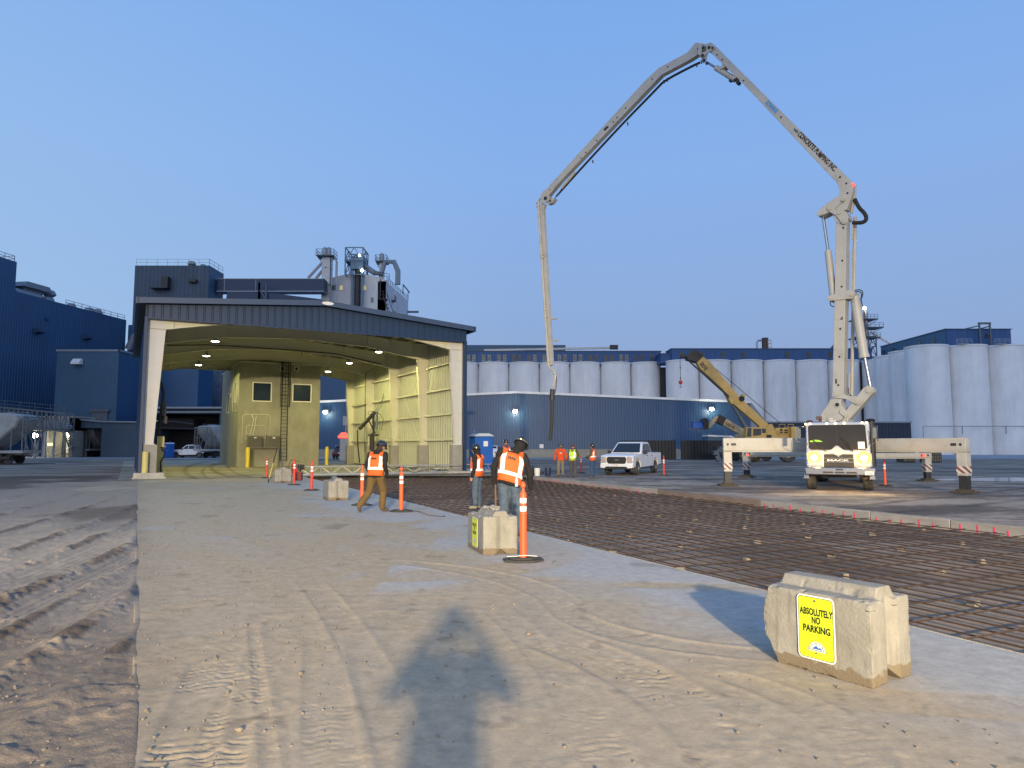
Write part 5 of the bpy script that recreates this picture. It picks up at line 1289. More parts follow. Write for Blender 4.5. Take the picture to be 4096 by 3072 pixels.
b = MB(); b.cyl((cx(1410), FYl+2.0, .9), (cx(1410), FYl+2.0, cz(140)), .13, n=14); b.ell((cx(1400), FYl+2.0, cz(125)), (.19, .2, .07), 12, 6); b.build('exhaust_stack', M_dark, trk)
b = MB(); b.tube([(cx(455), FYl+1.2, cz(175)), (cx(560), FYl+1.5, cz(160)), (cx(600), FYl+1.9, cz(170))], .02, 5); b.tube([(cx(700), FYl+1.9, cz(150)), (cx(830), FYl+1.9, cz(130)), (cx(890), FYl+2.0, cz(60)), (cx(790), FYl+2.0, cz(-40)), (cx(800), FYl+2, cz(-90))], .015, 5); b.build('hoses', M_black, trk)
b = MB(); b.lohi((cx(595), FYl+1.7, cz(170)), (cx(730), FYl+2.0, cz(110))); b.lohi((cx(595), FYl+1.72, cz(112)), (cx(675), FYl+1.95, cz(65))); b.build('valve_block', M_pump, trk, bevel=.01)
# chassis, deck
b = MB(); b.lohi((-.45, FYl+.3, .55), (.45, 9.2, .85)); b.lohi((-1.1, 1.1, 1.15), (1.1, 9.3, 1.30)); b.lohi((-.6, -.5, .45), (.6, .6, .62)); b.build('chassis', M_dark, trk, bevel=.02)
b = MB(); b.lohi((-1.15, 3.8, .75), (-.7, 6.0, 1.9)); b.lohi((.7, 3.8, .75), (1.15, 6.0, 1.9)); b.lohi((-1.0, 6.2, 1.3), (1.0, 8.6, 2.1)); b.build('body', M_pump, trk, bevel=.03)
b = MB(); b.prism([(-.8, 1.6), (.8, 1.6), (.4, .8), (-.4, .8)], lambda x, z, d: (x, d, z), 8.8, 9.9); b.build('hopper', M_pumpdark, trk)
def wheel(par, c, r=.51, w_=.28, rim=M_chrome, name='wheel', tire=None):
    b = MB(); b.M = Matrix.Translation(c) @ Matrix.Rotation(math.pi/2, 4, 'Y')
    b.lathe([(r*.55, -w_/2), (r*.9, -w_/2), (r, -w_*.36), (r, -w_*.05), (r*.985, 0), (r, w_*.05), (r, w_*.36), (r*.9, w_/2), (r*.55, w_/2)], n=28, cap=False)
    t_ = b.build(name, tire or M_tire, par)
    b = MB(); b.M = Matrix.Translation(c) @ Matrix.Rotation(math.pi/2, 4, 'Y')
    b.lathe([(0, -w_*.30), (r*.2, -w_*.34), (r*.22, -w_*.2), (r*.5, -w_*.25), (r*.56, -w_*.48)], n=20, cap=False); b.lathe([(0, w_*.30), (r*.2, w_*.34), (r*.22, w_*.2), (r*.5, w_*.25), (r*.56, w_*.48)], n=20, cap=False)
    b.build('rim', rim, t_); return t_
for y, dual in ((0, 0), (6.4, 1), (7.8, 1)):
    for s in (-1, 1):
        wheel(trk, (s*(1.0 if not dual else .98), y, .49), .50, .36 if not dual else .56)
b = MB()
for s, xo in ((-1, -1.22), (1, 1.05)): b.lohi((xo, FYl+.1, .46), (xo+.17, FYl+.5, .62)); b.lohi((xo-.02, FYl+.0, .44), (xo+.19, FYl+.12, .47))
b.build('step', M_chrome, trk)
# --- outriggers
M_stripe = stripe_mat('red_white_hazard_stripe')
def outrigger(foot_px, top_py, inner, bw=.34, name='outrigger'):
    f = TL(G(*foot_px)); f.z = 0
    Yw = (TP + tx*f.x + ty*f.y).y
    zt = PY(foot_px[0], top_py[0], Yw).z; zb = PY(foot_px[0], top_py[1], Yw).z
    inner = Vector(inner); d = Vector((f.x-inner[0], f.y-inner[1], 0)); d.normalize()
    b = MB(); p0 = Vector((inner[0], inner[1], (zt+zb)/2)); p1 = Vector((f.x, f.y, (zt+zb)/2)) + d*.17
    b.bar(p0, p1, .30, zt-zb); arm = b.build(name, M_pump, trk, bevel=.02)
    b = MB(); b.bar(p0+Vector((0, 0, -(zt-zb)/2-.025)), p1+Vector((0, 0, -(zt-zb)/2-.025)), .34, .05); b.bar(p0+Vector((0, 0, -(zt-zb)*.32)), p1+Vector((0, 0, -(zt-zb)*.32)), .33, .02); b.build('lower_flange', M_pumpdark, arm)
    n = Vector((d.y, -d.x, 0))
    if n.y > 0: n = -n
    b = MB()
    q = p1-d*.42+n*.152; b.bar(q-d*.10, q+d*.10, .012, .10); q2 = p1-d*.18+n*.152; b.cyl(q2, q2+n*.01, .05, n=12); b.build('side_marks', M_dark, arm)
    rz = math.atan2(d.y, d.x)
    ms = PY(foot_px[0], top_py[2], Yw).z; mw = PY(foot_px[0], top_py[3], Yw).z
    b = MB(); b.box((f.x, f.y, (zb+mw)/2), (bw, bw, zb-mw), rz); leg = b.build('leg', M_pump, arm, bevel=.015)
    b = MB(); b.box((f.x, f.y, (ms+mw)/2+.05), (bw+.012, bw+.012, ms-mw-.08), rz); b.build('hazard_band', M_stripe, leg)
    b = MB(); b.box((f.x, f.y, mw/2+.04), (bw*.82, bw*.82, mw), rz); b.build('jack', M_dark, leg)
    b = MB(); b.box((f.x, f.y, .045), (.75, .6, .07), rz+.1); b.box((f.x, f.y, .11), (.45, .4, .05), rz); b.build('foot_pad', M_woodpad, leg)
    return arm
outrigger((2912, 1944), (1752, 1803, 1853, 1886), (-.9, 1.55))
outrigger((3862, 1972), (1751, 1805, 1866, 1903), (.9, 1.55))
o1 = outrigger((2988, 1910), (1808, 1822, 1853, 1880), (-.8, 7.6), .30)
o2 = outrigger((3711, 1925), (1812, 1830, 1858, 1888), (.8, 7.6), .30)
for o_, (px, py), yy in ((o1, (2993, 1819), 35), (o2, (3697, 1822), 32)):
    pass
for (px, py), fp in (((2992, 1819), (2988, 1910)), ((3696, 1822), (3711, 1925))):
    g_ = G(*fp); p = TL(PY(px, py, g_.y-.25)); b = MB(); b.ell(p, (.07, .06, .06), 10, 6); b.build('red_marker_light', M_redl, trk)

# --- boom: everything lies in one vertical plane through the turret
LEAN = R(43); bd = Vector((-math.cos(LEAN), math.sin(LEAN), 0)); bn = Vector((-math.sin(LEAN), -math.cos(LEAN), 0))
TT = TP + ty*2.9 + tx*.05
def BP(s, z, d): p = TT + bd*s + bn*d + Vector((0, 0, z)); return TL(p)
def Q(px, py, d=0): o = TT + bn*d; return PV(px, py, (o.x, o.y), (bd.x, bd.y))
def plate(b, pts, d0, d1, dref=0): b.prism([Q(x, y, dref) for x, y in pts], BP, d0, d1)
def pin(b, px, py, r, d0, d1):
    s, z = Q(px, py, d1); b.prism([(s+r*math.cos(a), z+r*math.sin(a)) for a in np.linspace(0, 6.283, 17)[:-1]], BP, d0, d1)
def bonelink(b, p, q, r0, r1, rm, d0, d1):
    (s0, z0), (s1, z1) = Q(*p, d1), Q(*q, d1); a = math.atan2(z1-z0, s1-s0); o_ = []
    for k in range(9): t = a+math.pi/2+math.pi*k/8; o_.append((s0+r0*math.cos(t), z0+r0*math.sin(t)))
    mx, mz = (s0+s1)/2, (z0+z1)/2; o_.append((mx+rm*math.sin(a), mz-rm*math.cos(a)))
    for k in range(9): t = a-math.pi/2+math.pi*k/8; o_.append((s1+r1*math.cos(t), z1+r1*math.sin(t)))
    o_.append((mx-rm*math.sin(a), mz+rm*math.cos(a))); b.prism(o_, BP, d0, d1)
def cyl_part(name, p, q, r, m, par, d=0, n=16):
    (s0, z0), (s1, z1) = Q(*p, d), Q(*q, d); b = MB(); b.cyl(BP(s0, z0, d), BP(s1, z1, d), r, n=n); return b.build(name, m, par)
def c2(X, Y): return (3200+X/2.469, 1150+Y/2.469)
def c4(X, Y): return (3150+X/1.442, 550+Y/1.442)
def c5(X, Y): return (2600+X/2.1544, 130+Y/2.1544)
# turret / pedestal
b = MB(); plate(b, [c2(*q) for q in ((205, 1335), (240, 1240), (300, 1165), (322, 1110), (370, 1100), (425, 1112), (437, 1170), (480, 1225), (500, 1290), (500, 1420), (205, 1420))], -.35, .35); ped = b.build('turret', M_pump, trk, bevel=.02)
b = MB(); c_ = TL(TT); b.cyl((c_.x, c_.y, 1.2), (c_.x, c_.y, PY(3340, 1690, TT.y).z), .55, n=24); b.build('slew_ring', M_pumpdark, ped)
b = MB(); pin(b, *c2(366, 1157), .13, .30, .40); b.build('pin', M_pumpdark, ped)
b = MB(); pin(b, *c2(366, 1157), .085, .405, .41); b.build('pin_bore', M_dark, ped)
b = MB(); pin(b, *c2(452, 1270), .07, .35, .42); b.build('pin', M_pumpdark, ped)
b = MB(); plate(b, [c2(*q) for q in ((465, 1222), (640, 995), (690, 970), (735, 990), (742, 1035), (520, 1285), (490, 1320))], -.22, .22); lev = b.build('tilt_lever', M_pump, trk, bevel=.02)
b = MB(); pin(b, *c2(680, 1012), .13, .22, .29); b.build('pin', M_pumpdark, lev)
b = MB(); bonelink(b, c2(358, 1055), c2(572, 1118), .17, .18, .07, .24, .32); lk = b.build('link_plate', M_pump, trk, bevel=.01)
b = MB(); pin(b, *c2(358, 1055), .09, .32, .36); pin(b, *c2(572, 1118), .10, .32, .36); b.build('link_pins', M_pumpdark, lk)
# section 1
b = MB(); W1 = .24
plate(b, [(3337, 1580), (3352, 883), (3330, 850), (3345, 830), (3392, 852), (3393, 883), (3382, 1580), (3372, 1612), (3345, 1606)], -W1, W1)
s1 = b.build('lower_boom_section', M_pump, trk, bevel=.015)
b = MB(); plate(b, [c2(*q) for q in ((293, 95), (480, 38), (540, 32), (566, 70), (545, 118), (470, 125), (310, 145), (293, 125))], -.30, .30); br = b.build('cylinder_bracket', M_pump, s1, bevel=.015)
b = MB(); pin(b, *c2(316, 110), .07, .30, .34); pin(b, *c2(512, 72), .08, .30, .34); b.build('bracket_pins', M_pumpdark, br)
b = MB()
for X, Y in ((321, 521), (316, 710), (312, 860), (304, 1104), (299, 1265), (293, 1428)): pin(b, *c4(X, Y), .045, W1-.01, W1+.006)
b.build('bolt_holes', M_dark, s1)
b = MB(); plate(b, [c2(*q) for q in ((348, 903), (367, 903), (365, 950), (346, 950))], W1, W1+.004, W1); plate(b, [c2(*q) for q in ((420, 280), (424, 318), (393, 318))], W1, W1+.004, W1); b.build('decals', M_rust, s1)
b = MB()
for (Xa, Ya, Xb, Yb) in ((370, 500, 369, 590), (366, 650, 364, 880), (352, 1360, 350, 1500)): 
    (a0, z0), (a1, z1) = Q(*c4(Xa, Ya)), Q(*c4(Xb, Yb)); b.tube([BP(a0-.04, z0, 0), BP(a1-.04, z1, 0)], .03, 6)
(a0, z0), (a1, z1) = Q(3400, 860), Q(3385, 1600); b.cyl(BP(a0-.07, z0, -.45), BP(a1-.07, z1, -.45), .075, n=10); b.build('delivery_pipe', M_pumpdark, s1)
# cylinders
cyl_part('lift_cylinder', c2(540, 90), c2(634, 690), .19, M_pump, trk)
cyl_part('cylinder_rod', c2(640, 695), c2(697, 990), .075, M_chrome, trk)
b = MB(); (a0, z0), (a1, z1) = Q(*c2(630, 660)), Q(*c2(636, 695)); b.cyl(BP(a0, z0, 0), BP(a1, z1, 0), .215, n=16); b.build('cylinder_gland', M_pump, trk)
cyl_part('upper_cylinder', c4(263, 915), c4(234, 655), .145, M_pump, trk)
cyl_part('cylinder_rod', c4(235, 660), c4(206, 460), .065, M_chrome, trk)
# hoses
def hose(name, pts, r, par, m=None, d=0, d_end=None):
    P = []; 
    for k, (x, y) in enumerate(pts):
        dd = d if d_end is None else d+(d_end-d)*k/(len(pts)-1); s, z = Q(x, y, dd); P.append(BP(s, z, dd))
    # smooth
    for _ in range(2):
        N = [P[0]]
        for a, c in zip(P, P[1:]): N += [a*.75+c*.25, a*.25+c*.75]
        N.append(P[-1]); P = N
    b = MB(); b.tube(P, r, 7); return b.build(name, m or M_black, par)
hose('hose_loop', [c5(*q) for q in ((1765, 1435), (1800, 1510), (1855, 1560), (1868, 1610), (1835, 1640), (1745, 1640))], .085, s1)
hose('hydraulic_hose', [c2(*q) for q in ((540, 30), (590, 18), (625, 45), (610, 110), (590, 120))], .022, s1); hose('hydraulic_hose', [c2(*q) for q in ((545, 45), (580, 35), (612, 60), (600, 130), (640, 250), (645, 420), (650, 560))], .022, s1)
hose('hydraulic_hose', [c2(*q) for q in ((298, 140), (300, 180), (355, 195))], .02, s1); hose('hydraulic_hose', [c2(*q) for q in ((480, 990), (482, 1060), (530, 1085))], .03, s1)
# section 2
b = MB(); W2_ = .23
sec2 = [(540, 100), (560, 112), (690, 243), (1700, 1245), (1768, 1310), (1762, 1385), (1712, 1535), (1640, 1560), (1610, 1500), (1645, 1420), (1650, 1360), (1625, 1305), (800, 435), (665, 305), (530, 178), (500, 160), (500, 115)]
plate(b, [c5(*q) for q in sec2], -W2_, W2_); s2 = b.build('second_boom_section', M_pump, trk, bevel=.015)
b = MB()
for X, Y in ((576, 192), (620, 234), (806, 413), (1128, 730), (1297, 900), (1461, 1066), (1637, 1246), (1691, 1300), (1701, 1383)): pin(b, *c5(X, Y), .045, W2_-.01, W2_+.006)
b.build('bolt_holes', M_dark, s2)
def btext(txt, nm, m, p0, p1, hpx, bold):
    a, c = Q(*p0, W2_), Q(*p1, W2_); A, C = BP(*a, W2_), BP(*c, W2_); X = (C-A); L = X.length; X.normalize()
    Z = (BP(0, 0, 1)-BP(0, 0, 0)).normalized(); Y = Z.cross(X)
    text_obj(txt, nm, m, s2, hpx*34/FPX, L, A, X, Y, .004, .004, bold=bold)
btext('CONCRETE PUMPING INC.', 'boom_lettering', M_black, c5(1266, 885), c5(1585, 1203), 19, .035)
btext('SCHWING', 'maker_lettering', mat('sky_blue_lettering', (.05, .28, .6), .5), c5(990, 612), c5(1080, 702), 17, .05)
b = MB(); plate(b, [c5(*q) for q in ((1240, 822), (1282, 850), (1266, 872), (1238, 842))], W2_, W2_+.004, W2_); b.build('logo_plate', M_steel, s2)
b = MB(); plate(b, [c5(*q) for q in ((1455, 1575), (1475, 1545), (1540, 1490), (1655, 1412), (1688, 1430), (1682, 1465), (1590, 1550), (1490, 1597), (1462, 1592))], -.30, .30); k1 = b.build('knuckle_plate', M_pump, trk, bevel=.01)
b = MB(); plate(b, [c5(*q) for q in ((1590, 1575), (1640, 1528), (1715, 1565), (1728, 1610), (1685, 1652), (1640, 1660), (1605, 1620))], -.27, .27); k2 = b.build('knuckle_plate', M_pump, trk, bevel=.01)
b = MB(); bonelink(b, c5(1548, 1512), c5(1675, 1622), .14, .15, .06, .30, .36); b.build('link_plate', M_pump, k1, bevel=.01)
b = MB()
for X, Y, r in ((1548, 1512, .08), (1675, 1622, .085), (1658, 1440, .07), (1480, 1564, .06), (1625, 1555, .06)): pin(b, *c5(X, Y), r, .30, .40)
b.build('pins', M_pumpdark, k1)
b = MB(); 
for dx_ in (0, 14): 
    s_, z_ = Q(*c5(1750+dx_*.8, 1305+dx_), W2_); q = BP(s_, z_, W2_+.03); b.ell(q, (.04, .04, .04), 8, 6)
b.build('red_beacon', M_redl, s2)
hose('delivery_pipe', [c5(*q) for q in ((1735, 1560), (1745, 1500), (1765, 1420), (1768, 1330))], .06, s2, M_pumpdark, -.1)
# head cylinder under section 2 tip
b = MB(); plate(b, [c5(*q) for q in ((690, 250), (665, 245), (640, 275), (618, 322), (632, 326), (670, 300))], -.2, .2); plate(b, [c5(*q) for q in ((780, 335), (765, 345), (718, 402), (728, 420), (748, 412), (775, 385))], -.2, .2); b.build('cylinder_lugs', M_pump, s2, bevel=.01)
cyl_part('head_cylinder', c5(570, 305), c5(735, 408), .14, M_pump, trk)
cyl_part('cylinder_rod', c5(488, 256), c5(570, 306), .055, M_chrome, trk)
b = MB(); pin(b, *c5(755, 430), .09, -.1, .1); pin(b, *c5(730, 404), .06, .14, .22); pin(b, *c5(690, 410), .08, -.05, .1); b.build('cylinder_valves', M_dark, trk)
# apex knuckle
b = MB(); plate(b, [c5(*q) for q in ((440, 118), (470, 108), (472, 160), (462, 205), (440, 215), (434, 195))], .22, .28); bonelink(b, c5(450, 196), c5(537, 130), .14, .13, .07, .24, .30); bonelink(b, c5(462, 236), c5(505, 125), .13, .10, .07, .18, .24)
ak = b.build('apex_knuckle', M_pump, trk, bevel=.008)
b = MB()
for X, Y, r in ((456, 127, .075), (450, 196, .08), (462, 236, .075), (507, 127, .08), (537, 130, .06), (488, 262, .08)): pin(b, *c5(X, Y), r, .28, .34)
b.build('pins', M_dark, ak)
# section 3
b = MB(); W3 = .15
plate(b, [(2788, 174), (2830, 182), (2822, 205), (2800, 220), (2765, 243), (2652, 303), (2612, 345), (2248, 727), (2196, 790), (2180, 800), (2171, 782), (2226, 720), (2590, 322), (2640, 276), (2755, 214)], -W3, W3); s3 = b.build('third_boom_section', M_pump, trk, bevel=.01)
b = MB()
for x, y in ((2791, 195), (2671, 267), (2609, 316), (2502, 432), (2468, 470), (2453, 487), (2386, 562), (2343, 610), (2324, 632), (2199, 758)): pin(b, x, y, .045, W3-.01, W3+.006)
plate(b, [(2428, 503), (2436, 508), (2420, 524), (2413, 518)], W3, W3+.004, W3); b.build('bolt_holes', M_dark, s3)
hose('delivery_pipe', [(2800, 250), (2765, 266), (2655, 324), (2630, 352), (2480, 505), (2310, 690), (2225, 785)], .065, s3, M_dark, -.28)
b = MB()
for x, y in ((2795, 232), (2776, 246), (2658, 305), (2645, 312), (2500, 482), (2360, 634)): s_, z_ = Q(x, y); q0_, q1_ = BP(s_, z_-.02, -.25), BP(s_-.03, z_-.2, -.25); b.bar(q0_, q1_, .06)
b.build('pipe_clamps', M_dark, s3)
cyl_part('end_cylinder', (2300, 690), (2248, 752), .075, M_pumpdark, trk); cyl_part('cylinder_rod', (2252, 748), (2218, 796), .035, M_chrome, trk)
hose('hydraulic_hose', [(2300, 690), (2275, 720), (2262, 745), (2248, 752)], .02, s3)
# tip knuckle
b = MB(); plate(b, [(2173, 782), (2185, 763), (2194, 770), (2196, 790), (2188, 806), (2172, 800)], -.24, .24); plate(b, [(2170, 806), (2190, 803), (2205, 786), (2212, 792), (2205, 806), (2190, 817), (2172, 816)], .2, .26); plate(b, [(2192, 812), (2215, 795), (2225, 797), (2212, 815), (2198, 820)], -.15, .15); tk = b.build('tip_knuckle', M_pump, trk, bevel=.006)
b = MB(); pin(b, 2180, 792, .10, .24, .34); pin(b, 2200, 803, .05, .26, .32); b.build('pins', M_dark, tk)
# section 4
b = MB(); W4 = .11
plate(b, [(2162, 822), (2172, 815), (2184, 818), (2178, 838), (2183, 940), (2212, 1460), (2196, 1463), (2190, 1400), (2165, 940), (2158, 838)], -W4, W4); s4 = b.build('tip_boom_section', M_pump, trk, bevel=.008)
hose('delivery_pipe', [(2180, 790), (2163, 792), (2153, 805), (2153, 825), (2160, 940), (2178, 1220), (2193, 1450)], .075, s4, M_pump, .18)
hose('pipe_elbow', [(2193, 1445), (2194, 1465), (2203, 1477), (2215, 1482), (2222, 1494), (2220, 1520), (2213, 1552)], .075, s4, M_pump, .12)
b = MB()
for x, y in ((2151, 812), (2152, 826), (2167, 1018), (2168, 1026), (2169, 1031), (2181, 1240), (2183, 1268), (2193, 1445), (2218, 1495), (2212, 1545)):
    s_, z_ = Q(x, y, .18); b.cyl(BP(s_, z_-.035, .18), BP(s_, z_+.035, .18), .105, n=10)
b.build('pipe_couplings', M_pumpdark, s4)
b = MB()
for x, y in ((2208, 1277), (2214, 1364)): s_, z_ = Q(x, y); b.bar(BP(s_, z_, 0), BP(s_-.38, z_, 0), .09, .05)
b.build('yellow_brackets', M_crane, s4)
hose('end_reducer', [(2210, 1556), (2208, 1580), (2208, 1602)], .14, s4, M_dark, .12)
hose('end_hose', [(2208, 1600), (2209, 1660), (2206, 1710), (2199, 1762)], .10, s4, mat('grey_rubber_hose', (.035, .035, .03), .7), .12)
hose('hydraulic_hose', [(2218, 1480), (2227, 1500), (2225, 1540), (2222, 1570), (2212, 1585)], .022, s4)
# ================================================================ OTHER VEHICLES
def remesh(o, vox, smooth_it=2):
    m = o.modifiers.new('r', 'REMESH'); m.mode = 'VOXEL'; m.voxel_size = vox; m.use_smooth_shade = True
    if smooth_it: s_ = o.modifiers.new('s', 'SMOOTH'); s_.iterations = smooth_it; s_.factor = .5
    dg = bpy.context.evaluated_depsgraph_get(); dg.update()
    me = bpy.data.meshes.new_from_object(o.evaluated_get(dg)); o.modifiers.clear(); old = o.data; mats = [x for x in old.materials]
    me.materials.clear(); [me.materials.append(x) for x in mats]; o.data = me
    return o
def carbody(t, side, W, m, name='body', bevel=.05, tumble=None):
    """side: outline (y back, z); W half width"""
    b = MB(); b.prism(side, lambda y, z, d: (d, y, z), -W, W); return b.build(name, m, t, bevel=bevel)
M_white_car = mat('white_car_paint', (.74, .75, .78), .25, 0, .02, 1, coat=.6)
M_carglass = mat('car_window_glass', (.02, .028, .04), .06, 0, .1, 1)
M_lensclear = mat('headlight_lens', (.55, .56, .58), .15, .4, .2, 12)
M_amber = mat('amber_lens', (.7, .2, .04), .3, 0, .05, 3)
def arch(cy, r, z0, n=9): return [(cy-r*math.cos(math.pi*k/(n-1)), z0+r*math.sin(math.pi*k/(n-1))) for k in range(n)]
def pickup(name, label, loc, rz, detail=True, group=None, sc=1.0, m=None):
    m = m or M_white_car
    t = thing(name, label, 'pickup truck', loc, rz, group)
    F, A1_, A2_, E = -1.0, 0, 3.75, 5.05       # front, axles, rear end (local y)
    low = [(F, .42), (F-.02, .75), (F+.03, 1.08), (F+.15, 1.15), (.95, 1.27), (1.2, 1.30), (E-.02, 1.30), (E, .55), (A2_+.56, .50)]
    low += [(A2_-p[0]+A2_ if False else p[0], p[1]) for p in reversed(arch(A2_, .50, .46))] + [(.55, .42)] + [(p[0], p[1]) for p in reversed(arch(0, .50, .46))]
    body = carbody(t, low, 1.0, m, bevel=.06)
    # greenhouse tapered
    b = MB(); zb, zt = 1.26, 1.95
    L = [(1.0-.03, .72, zb), (1.0-.03, 3.05, zb), (.80, 2.95, zt-.05), (.76, 2.8, zt), (.76, 1.75, zt), (.80, 1.52, zt-.05)]
    vs = [(-x, y, z) for x, y, z in L] + [(x, y, z) for x, y, z in L]; n = 6
    b.sheet(vs, [tuple(range(n))[::-1], tuple(range(n, 2*n))]+[(i, (i+1) % n, (i+1) % n+n, i+n) for i in range(n)])
    cabn = b.build('cab', m, t, bevel=.05)
    def gp_(x, tt, zz): return None
    # windscreen
    def sc_(u, v, lift=.012):     # u -1..1, v 0..1 on windscreen
        y = .72+(1.52-.72)*v; z = zb+(zt-.05-zb)*v; hw = .97+(.80-.97)*v
        nrm = Vector((0, -(zt-.05-zb), .8)).normalized(); return Vector((u*hw, y, z))+nrm*lift
    b = MB(); P = [sc_(-.9, .06), sc_(.9, .06), sc_(.86, .93), (sc_(-.86, .93))]; b.sheet(P, [(0, 1, 2, 3)]); b.build('windscreen', M_carglass, cabn)
    for s in (-1, 1):
        b = MB()
        def sd_(y, v): return Vector((s*(.975+(.80-.975)*v+.012), y, zb+(zt-.05-zb)*v))
        for y0, y1, y0t, y1t in ((1.02, 1.92, 1.62, 1.92), (2.0, 2.88, 2.0, 2.78)):
            b.sheet([sd_(y0, .08), sd_(y1, .08), sd_(y1t, .90), sd_(y0t, .90)], [(0, 1, 2, 3)])
        b.build('side_window', M_carglass, cabn)
        b = MB(); b.lohi((s*1.0, .95, 1.22), (s*1.25, 1.10, 1.42)); b.build('mirror', M_dark, t, bevel=.03)
        b = MB()
        for y in (1.75, 2.75): b.lohi((s*1.0, y, 1.10), (s*1.025, y+.18, 1.14))
        b.build('door_handle', M_dark, t)
        b = MB()
        for y in (1.0, 1.95, 2.95): b.lohi((s*.998, y, .55), (s*1.003, y+.012, 1.25))
        b.lohi((s*.95, .6, .36), (s*1.08, 3.1, .42)); b.build('door_seams', M_dark, t)
    b = MB(); b.lohi((-.9, 3.15, 1.1), (.9, 4.95, 1.31)); b.build('bed_floor', M_dark, t)
    for y in (0, A2_):
        for s in (-1, 1): wheel(t, (s*.86, y, .41), .41, .27, rim=M_steel)
    if detail:
        b = MB(); b.prism([(-.60, .98), (-.52, 1.06), (.52, 1.06), (.60, .98), (.56, .72), (.48, .66), (-.48, .66), (-.56, .72)], lambda x, z, d: (x, d, z), F-.07, F-.01); g = b.build('grille', M_grille, t, bevel=.02)
        b = MB(); b.ell((0, F-.09, .87), (.15, .015, .055), 16, 6); b.build('oval_badge', M_steel, g); b = MB()
        for s in (-1, 1): b.lohi((s*.17, F-.085, .85), (s*.60, F-.07, .89))
        b.build('grille_bar', M_dark, g)
        for s in (-1, 1):
            b = MB(); b.lohi((s*.64, F-.055, .70), (s*.97, F+.10, 1.07)); h = b.build('headlight', M_lensclear, t, bevel=.03)
            b = MB(); b.lohi((s*.66, F-.065, .86), (s*.94, F-.05, .90)); b.build('amber_strip', M_amber, h)
            b = MB(); b.lohi((s*.70, F-.07, .50), (s*.93, F-.03, .56)); b.build('fog_light', M_lensclear, t)
        b = MB(); b.prism([(-.98, .62), (.98, .62), (.98, .42), (.62, .38), (-.62, .38), (-.98, .42)], lambda x, z, d: (x, d, z), F-.12, F+.1); b.build('bumper', m, t, bevel=.03)
        b = MB(); b.prism([(-.6, .50), (.6, .50), (.8, .34), (-.8, .34)], lambda x, z, d: (x, d, z), F-.13, F+.05); b.build('lower_intake', M_black, t)
        b = MB(); b.lohi((-.16, F-.15, .50), (.16, F-.13, .65)); p_ = b.build('licence_plate', M_plastwhite, t)
        text_obj('379 BLF', 'plate_number', M_grille, p_, .06, .24, (-.12, F-.15, .545), (1, 0, 0), (0, 0, 1), .002, .002)
        b = MB(); b.lohi((.25, .75, 1.285), (.5, .95, 1.30)); b.lohi((.55, 1.0, 1.34), (.85, 1.05, 1.46)); b.ell((.32, 1.15, 1.38), (.13, .05, .1), 10, 6); b.build('dash_clutter', M_vent, t)
    else:
        b = MB(); b.lohi((-.98, F-.1, .45), (.98, F+.1, .66)); b.build('bumper', M_chrome, t, bevel=.02)
    return t
p0 = G(2489, 1898); pickup('pickup_truck', 'white crew-cab pickup truck parked facing the camera near the workers', (p0.x, p0.y, 0), R(-27))
p0 = G(745, 1831); pickup('pickup_truck', 'distant white pickup truck seen side-on in front of dark loading shed', (p0.x-1.0, 108, 0), R(90), False)
# front axle for side view sits at x-? : local y (back) maps to -x at +90deg, so turn it round
bpy.data.objects['pickup_truck.001'].rotation_euler = (0, 0, R(-96)); bpy.data.objects['pickup_truck.001'].location = (G(710, 1831).x, 108, 0)

def suv(label, loc, rz, m):
    t = thing('parked_suv', label, 'car', loc, rz)
    low = [(-2.3, .35), (-2.35, .8), (-2.2, 1.05), (2.2, 1.1), (2.35, .9), (2.32, .35)] + arch(1.45, .42, .36)[::-1] + arch(-1.4, .42, .36)[::-1]
    b = MB(); b.prism(low, lambda y, z, d: (d, y, z), -.97, .97); b.build('body', m, t, bevel=.06)
    b = MB(); L = [(.93, -1.2, 1.05), (.93, 2.25, 1.05), (.76, 2.0, 1.80), (.76, -.55, 1.80)]; n = 4
    b.sheet([(-x, y, z) for x, y, z in L]+[(x, y, z) for x, y, z in L], [tuple(range(n))[::-1], tuple(range(n, 2*n))]+[(i, (i+1) % n, (i+1) % n+n, i+n) for i in range(n)]); c = b.build('cabin', m, t, bevel=.05)
    b = MB(); b.sheet([(-.8, -1.09, 1.14), (.8, -1.09, 1.14), (.70, -.65, 1.72), (-.70, -.65, 1.72)], [(0, 1, 2, 3)]); b.sheet([(-.8, 2.24, 1.14), (.8, 2.24, 1.14), (.7, 2.06, 1.72), (-.7, 2.06, 1.72)], [(0, 1, 2, 3)])
    for s in (-1, 1): b.sheet([(s*.925, -.85, 1.15), (s*.925, 2.0, 1.15), (s*.79, 1.85, 1.7), (s*.79, -.45, 1.7)], [(0, 1, 2, 3)])
    b.build('windows', M_carglass, c)
    for y in (-1.4, 1.45):
        for s in (-1, 1): wheel(t, (s*.84, y, .36), .36, .24)
    for s in (-1, 1): b = MB(); b.lohi((s*.72, -2.37, .8), (s*.93, -2.33, 1.0)); b.build('tail_light', M_red, t)
    b = MB(); b.lohi((-.2, -2.375, .75), (.2, -2.36, .88)); b.build('licence_plate', M_plastwhite, t)
    return t
M_maroon = mat('maroon_paint', (.07, .012, .02), .3, 0, .05, 1, coat=.5)
suv('dark red parked car seen from behind, through the canopy opening', (PY(1368, 1800, 97).x, 97, 0), R(6), M_maroon)
suv('white parked car partly hidden behind the near blue portable toilet', (PY(1968, 1800, 92).x, 92, 0), R(-8), M_white_car)

